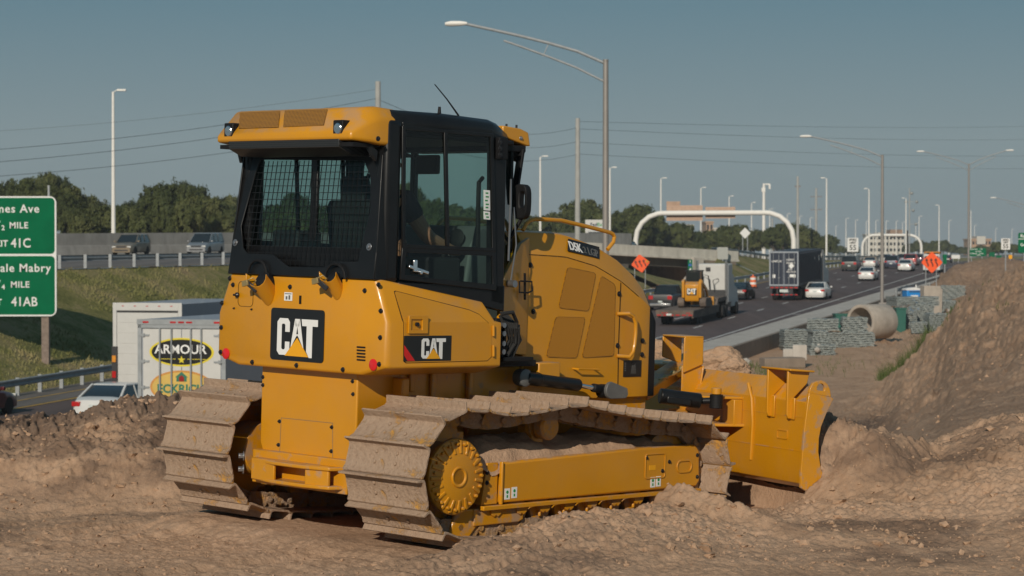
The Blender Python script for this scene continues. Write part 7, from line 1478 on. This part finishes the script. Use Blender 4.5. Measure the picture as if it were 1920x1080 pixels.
FT = [(1545, 456, 700), (1560, 459, 720), (1575, 461, 760), (1600, 461, 760), (1705, 457, 800), (1722, 451, 800), (1735, 455, 820), (1752, 453, 780), (1768, 451, 790), (1783, 458, 840), (1800, 463, 900), (1815, 464, 900), (1840, 461, 880), (1872, 455, 600), (1900, 458, 700), (1918, 458, 700), (1855, 463, 800), (1940, 456, 700), (1970, 455, 700)]
for k, (u, v, D) in enumerate(FT): tree(u, v, D, 26, 'small far tree on the horizon, %s from the left in its row' % OR[k], .0, 'far trees on the horizon')
# -- weeds and grass tufts
def tufts(spots, n, h, label, mat_='weed'):
    g = np.random.default_rng(len(spots)); V = []
    for (u, v, D, su, sd) in spots:
        for k in range(n):
            uu = u + g.normal() * su; d = D + g.normal() * sd; X = XU(uu, d); z = gz(X, d); hh = h * (.4 + g.random()); a = g.random() * 6.28; l = g.normal(size=2) * hh * .35
            V.append([(X + .02 * math.cos(a), d + .02 * math.sin(a), z - .02), (X - .02 * math.cos(a), d - .02 * math.sin(a), z - .02), (X + l[0], d + l[1], z + hh)])
    V = np.array(V); me = bpy.data.meshes.new('weeds'); me.from_pydata((V * 1.0).reshape(-1, 3).tolist(), [], np.arange(len(V) * 3).reshape(-1, 3).tolist()); me.materials.append(MAT[mat_]); o = bpy.data.objects.new('weeds', me); COL.objects.link(o); tag(o, label, 'weeds', kind='stuff')
tufts([(1652 + i * 8, 0, 112 - i * 1.3, 4, 1.2) for i in range(12)], 70, .6, 'green grass growing along the foot of the right dirt slope')
tufts([(1360, 0, 122, 10, 1), (1405, 0, 122, 12, 1), (1430, 0, 118, 14, 2), (1560, 0, 122, 30, 3), (1470, 0, 117, 30, 1)], 110, .32, 'sparse weeds by the foot of the retaining wall')
tufts([(1830, 0, 86, 12, 4), (1790, 0, 92, 8, 3), (1870, 0, 80, 15, 4), (1780, 0, 95, 8, 3), (1850, 0, 90, 10, 2)], 60, .18, 'small weeds scattered over the dirt slope')
# ================================================================== FAR BUILDINGS
def mk_win(name, c, dark, sx_, sz_):
    t = NT(name); s_ = t.n('SeparateXYZ', i0=t.co()); fx_ = t.math('FRACT', t.math('DIVIDE', s_.outputs[0], sx_)); fz_ = t.math('FRACT', t.math('DIVIDE', s_.outputs[2], sz_))
    t.set(Base_Color=c, Roughness=.8)
mk_win('plaster_white', (.55, .52, .46), 0, 1, 1); simple('plaster_tan', (.42, .27, .17), .85); simple('plaster_brown', (.30, .20, .14), .85)
def building(u0, u1, vt, D, m_, label, floors, bays, extra=()):
    k = D / F; z0 = -.5; X0 = XU(u0, D); W_ = (u1 - u0) * k; h = CAMZ + (476 - vt) * k - z0; o = tag(empty('building', (X0, D, z0)), label, 'building'); b = MB(); b.box(0, W_, 0, 18, 0, h); b.build('wall', m_, o)
    b = MB(); b.box(-.3, W_ + .3, -.3, 18.3, h, h + .6); b.build('roof', m_, o)
    w0 = None
    for i in range(bays):
        for j in range(floors):
            cx = W_ * (i + .5) / bays; cz = h * (j + .55) / floors
            if w0 is None: b = MB(); b.box(-W_ / bays * .3, W_ / bays * .3, -.08, .1, -h / floors * .25, h / floors * .25); w0 = q = b.build('window', 'car_glass', o)
            else: q = w0.copy(); COL.objects.link(q); q.parent = o
            q.location = (cx, 0, cz)
    for (a0, a1, va, vb, m2) in extra: b = MB(); b.box((a0 - u0) * k, (a1 - u0) * k, -1.0, 10, CAMZ + (476 - vb) * k - z0, CAMZ + (476 - va) * k - z0); b.build('tower_block', m2, o)
building(1630, 1696, 441, 950, 'plaster_white', 'long white building with brown roof block behind the far gantry', 4, 9, ((1668, 1691, 430.5, 444, 'plaster_brown'), (1645, 1652, 436, 441, 'plaster_white')))
building(1822, 1858, 450, 1000, 'plaster_tan', 'tan building with white centre tower right of the two armed post', 3, 6, ((1830.5, 1847, 443, 458, 'plaster_white'),))
building(1284, 1300, 424, 800, 'plaster_white', 'pale building top peeking over the trees under the left tan sign back', 3, 3); building(1324, 1337, 418, 820, 'plaster_tan', 'tan tower rising behind trees between the tan sign backs', 4, 2); building(1336, 1362, 430, 840, 'plaster_white', 'low pale building right of the tan tower, behind trees', 3, 4)
building(1536, 1548, 452, 700, 'plaster_white', 'small pale building beyond the right end of the blue container', 2, 2)

# grass blades standing on the left bank
g = np.random.default_rng(77); n = 26000; D_ = 55 + 80 * g.random(n); q_ = g.random(n); al_, ar_ = a_crest(D_), a_g(D_) - .5; A_ = al_ * (1 - q_) + ar_ * q_; X_ = A_ + SL * D_; Z_ = z_crest(D_) * (1 - q_) + (zr(D_) - .02) * q_ + .35 * fbm(X_ * .5, D_ * .5, 4, 77) * np.sin(np.pi * q_)
k_ = fbm(X_ * .25, D_ * .25, 3, 5) > -.12; X_, D_, Z_ = X_[k_], D_[k_], Z_[k_]; n = len(X_); h_ = .05 + .16 * g.random(n) ** 2; w_ = .015 + .035 * g.random(n); o_ = g.normal(size=(n, 2)) * .06
V = np.stack([np.stack([X_ - w_, D_, Z_ - .03], 1), np.stack([X_ + w_, D_, Z_ - .03], 1), np.stack([X_ + o_[:, 0], D_ + o_[:, 1], Z_ + h_], 1)], 1)
me = bpy.data.meshes.new('grass'); me.from_pydata(V.reshape(-1, 3).tolist(), [], np.arange(3 * n).reshape(n, 3).tolist()); leaf_mat('grass_blade', [(.09, .10, .03), (.16, .16, .05), (.28, .23, .11)]); me.materials.append(MAT['grass_blade']); o = bpy.data.objects.new('grass', me); COL.objects.link(o); tag(o, 'rough olive and straw coloured grass tufts over the left bank', 'grass', kind='stuff')

# summer haze: one closed box of thin air round everything
b = MB(); b.box(-2450, 2450, -60, 3350, -7.5, 45); hzm = NT('haze_air'); hzm.t.nodes.remove(hzm.b); pv = hzm.n('VolumePrincipled'); pv.inputs['Color'].default_value = (.80, .86, .92, 1); pv.inputs['Density'].default_value = .00022; hzm.t.links.new(pv.outputs[0], hzm.out.inputs['Volume'])
o = b.build('haze', 'haze_air', smooth=False); o['kind'] = 'stuff'
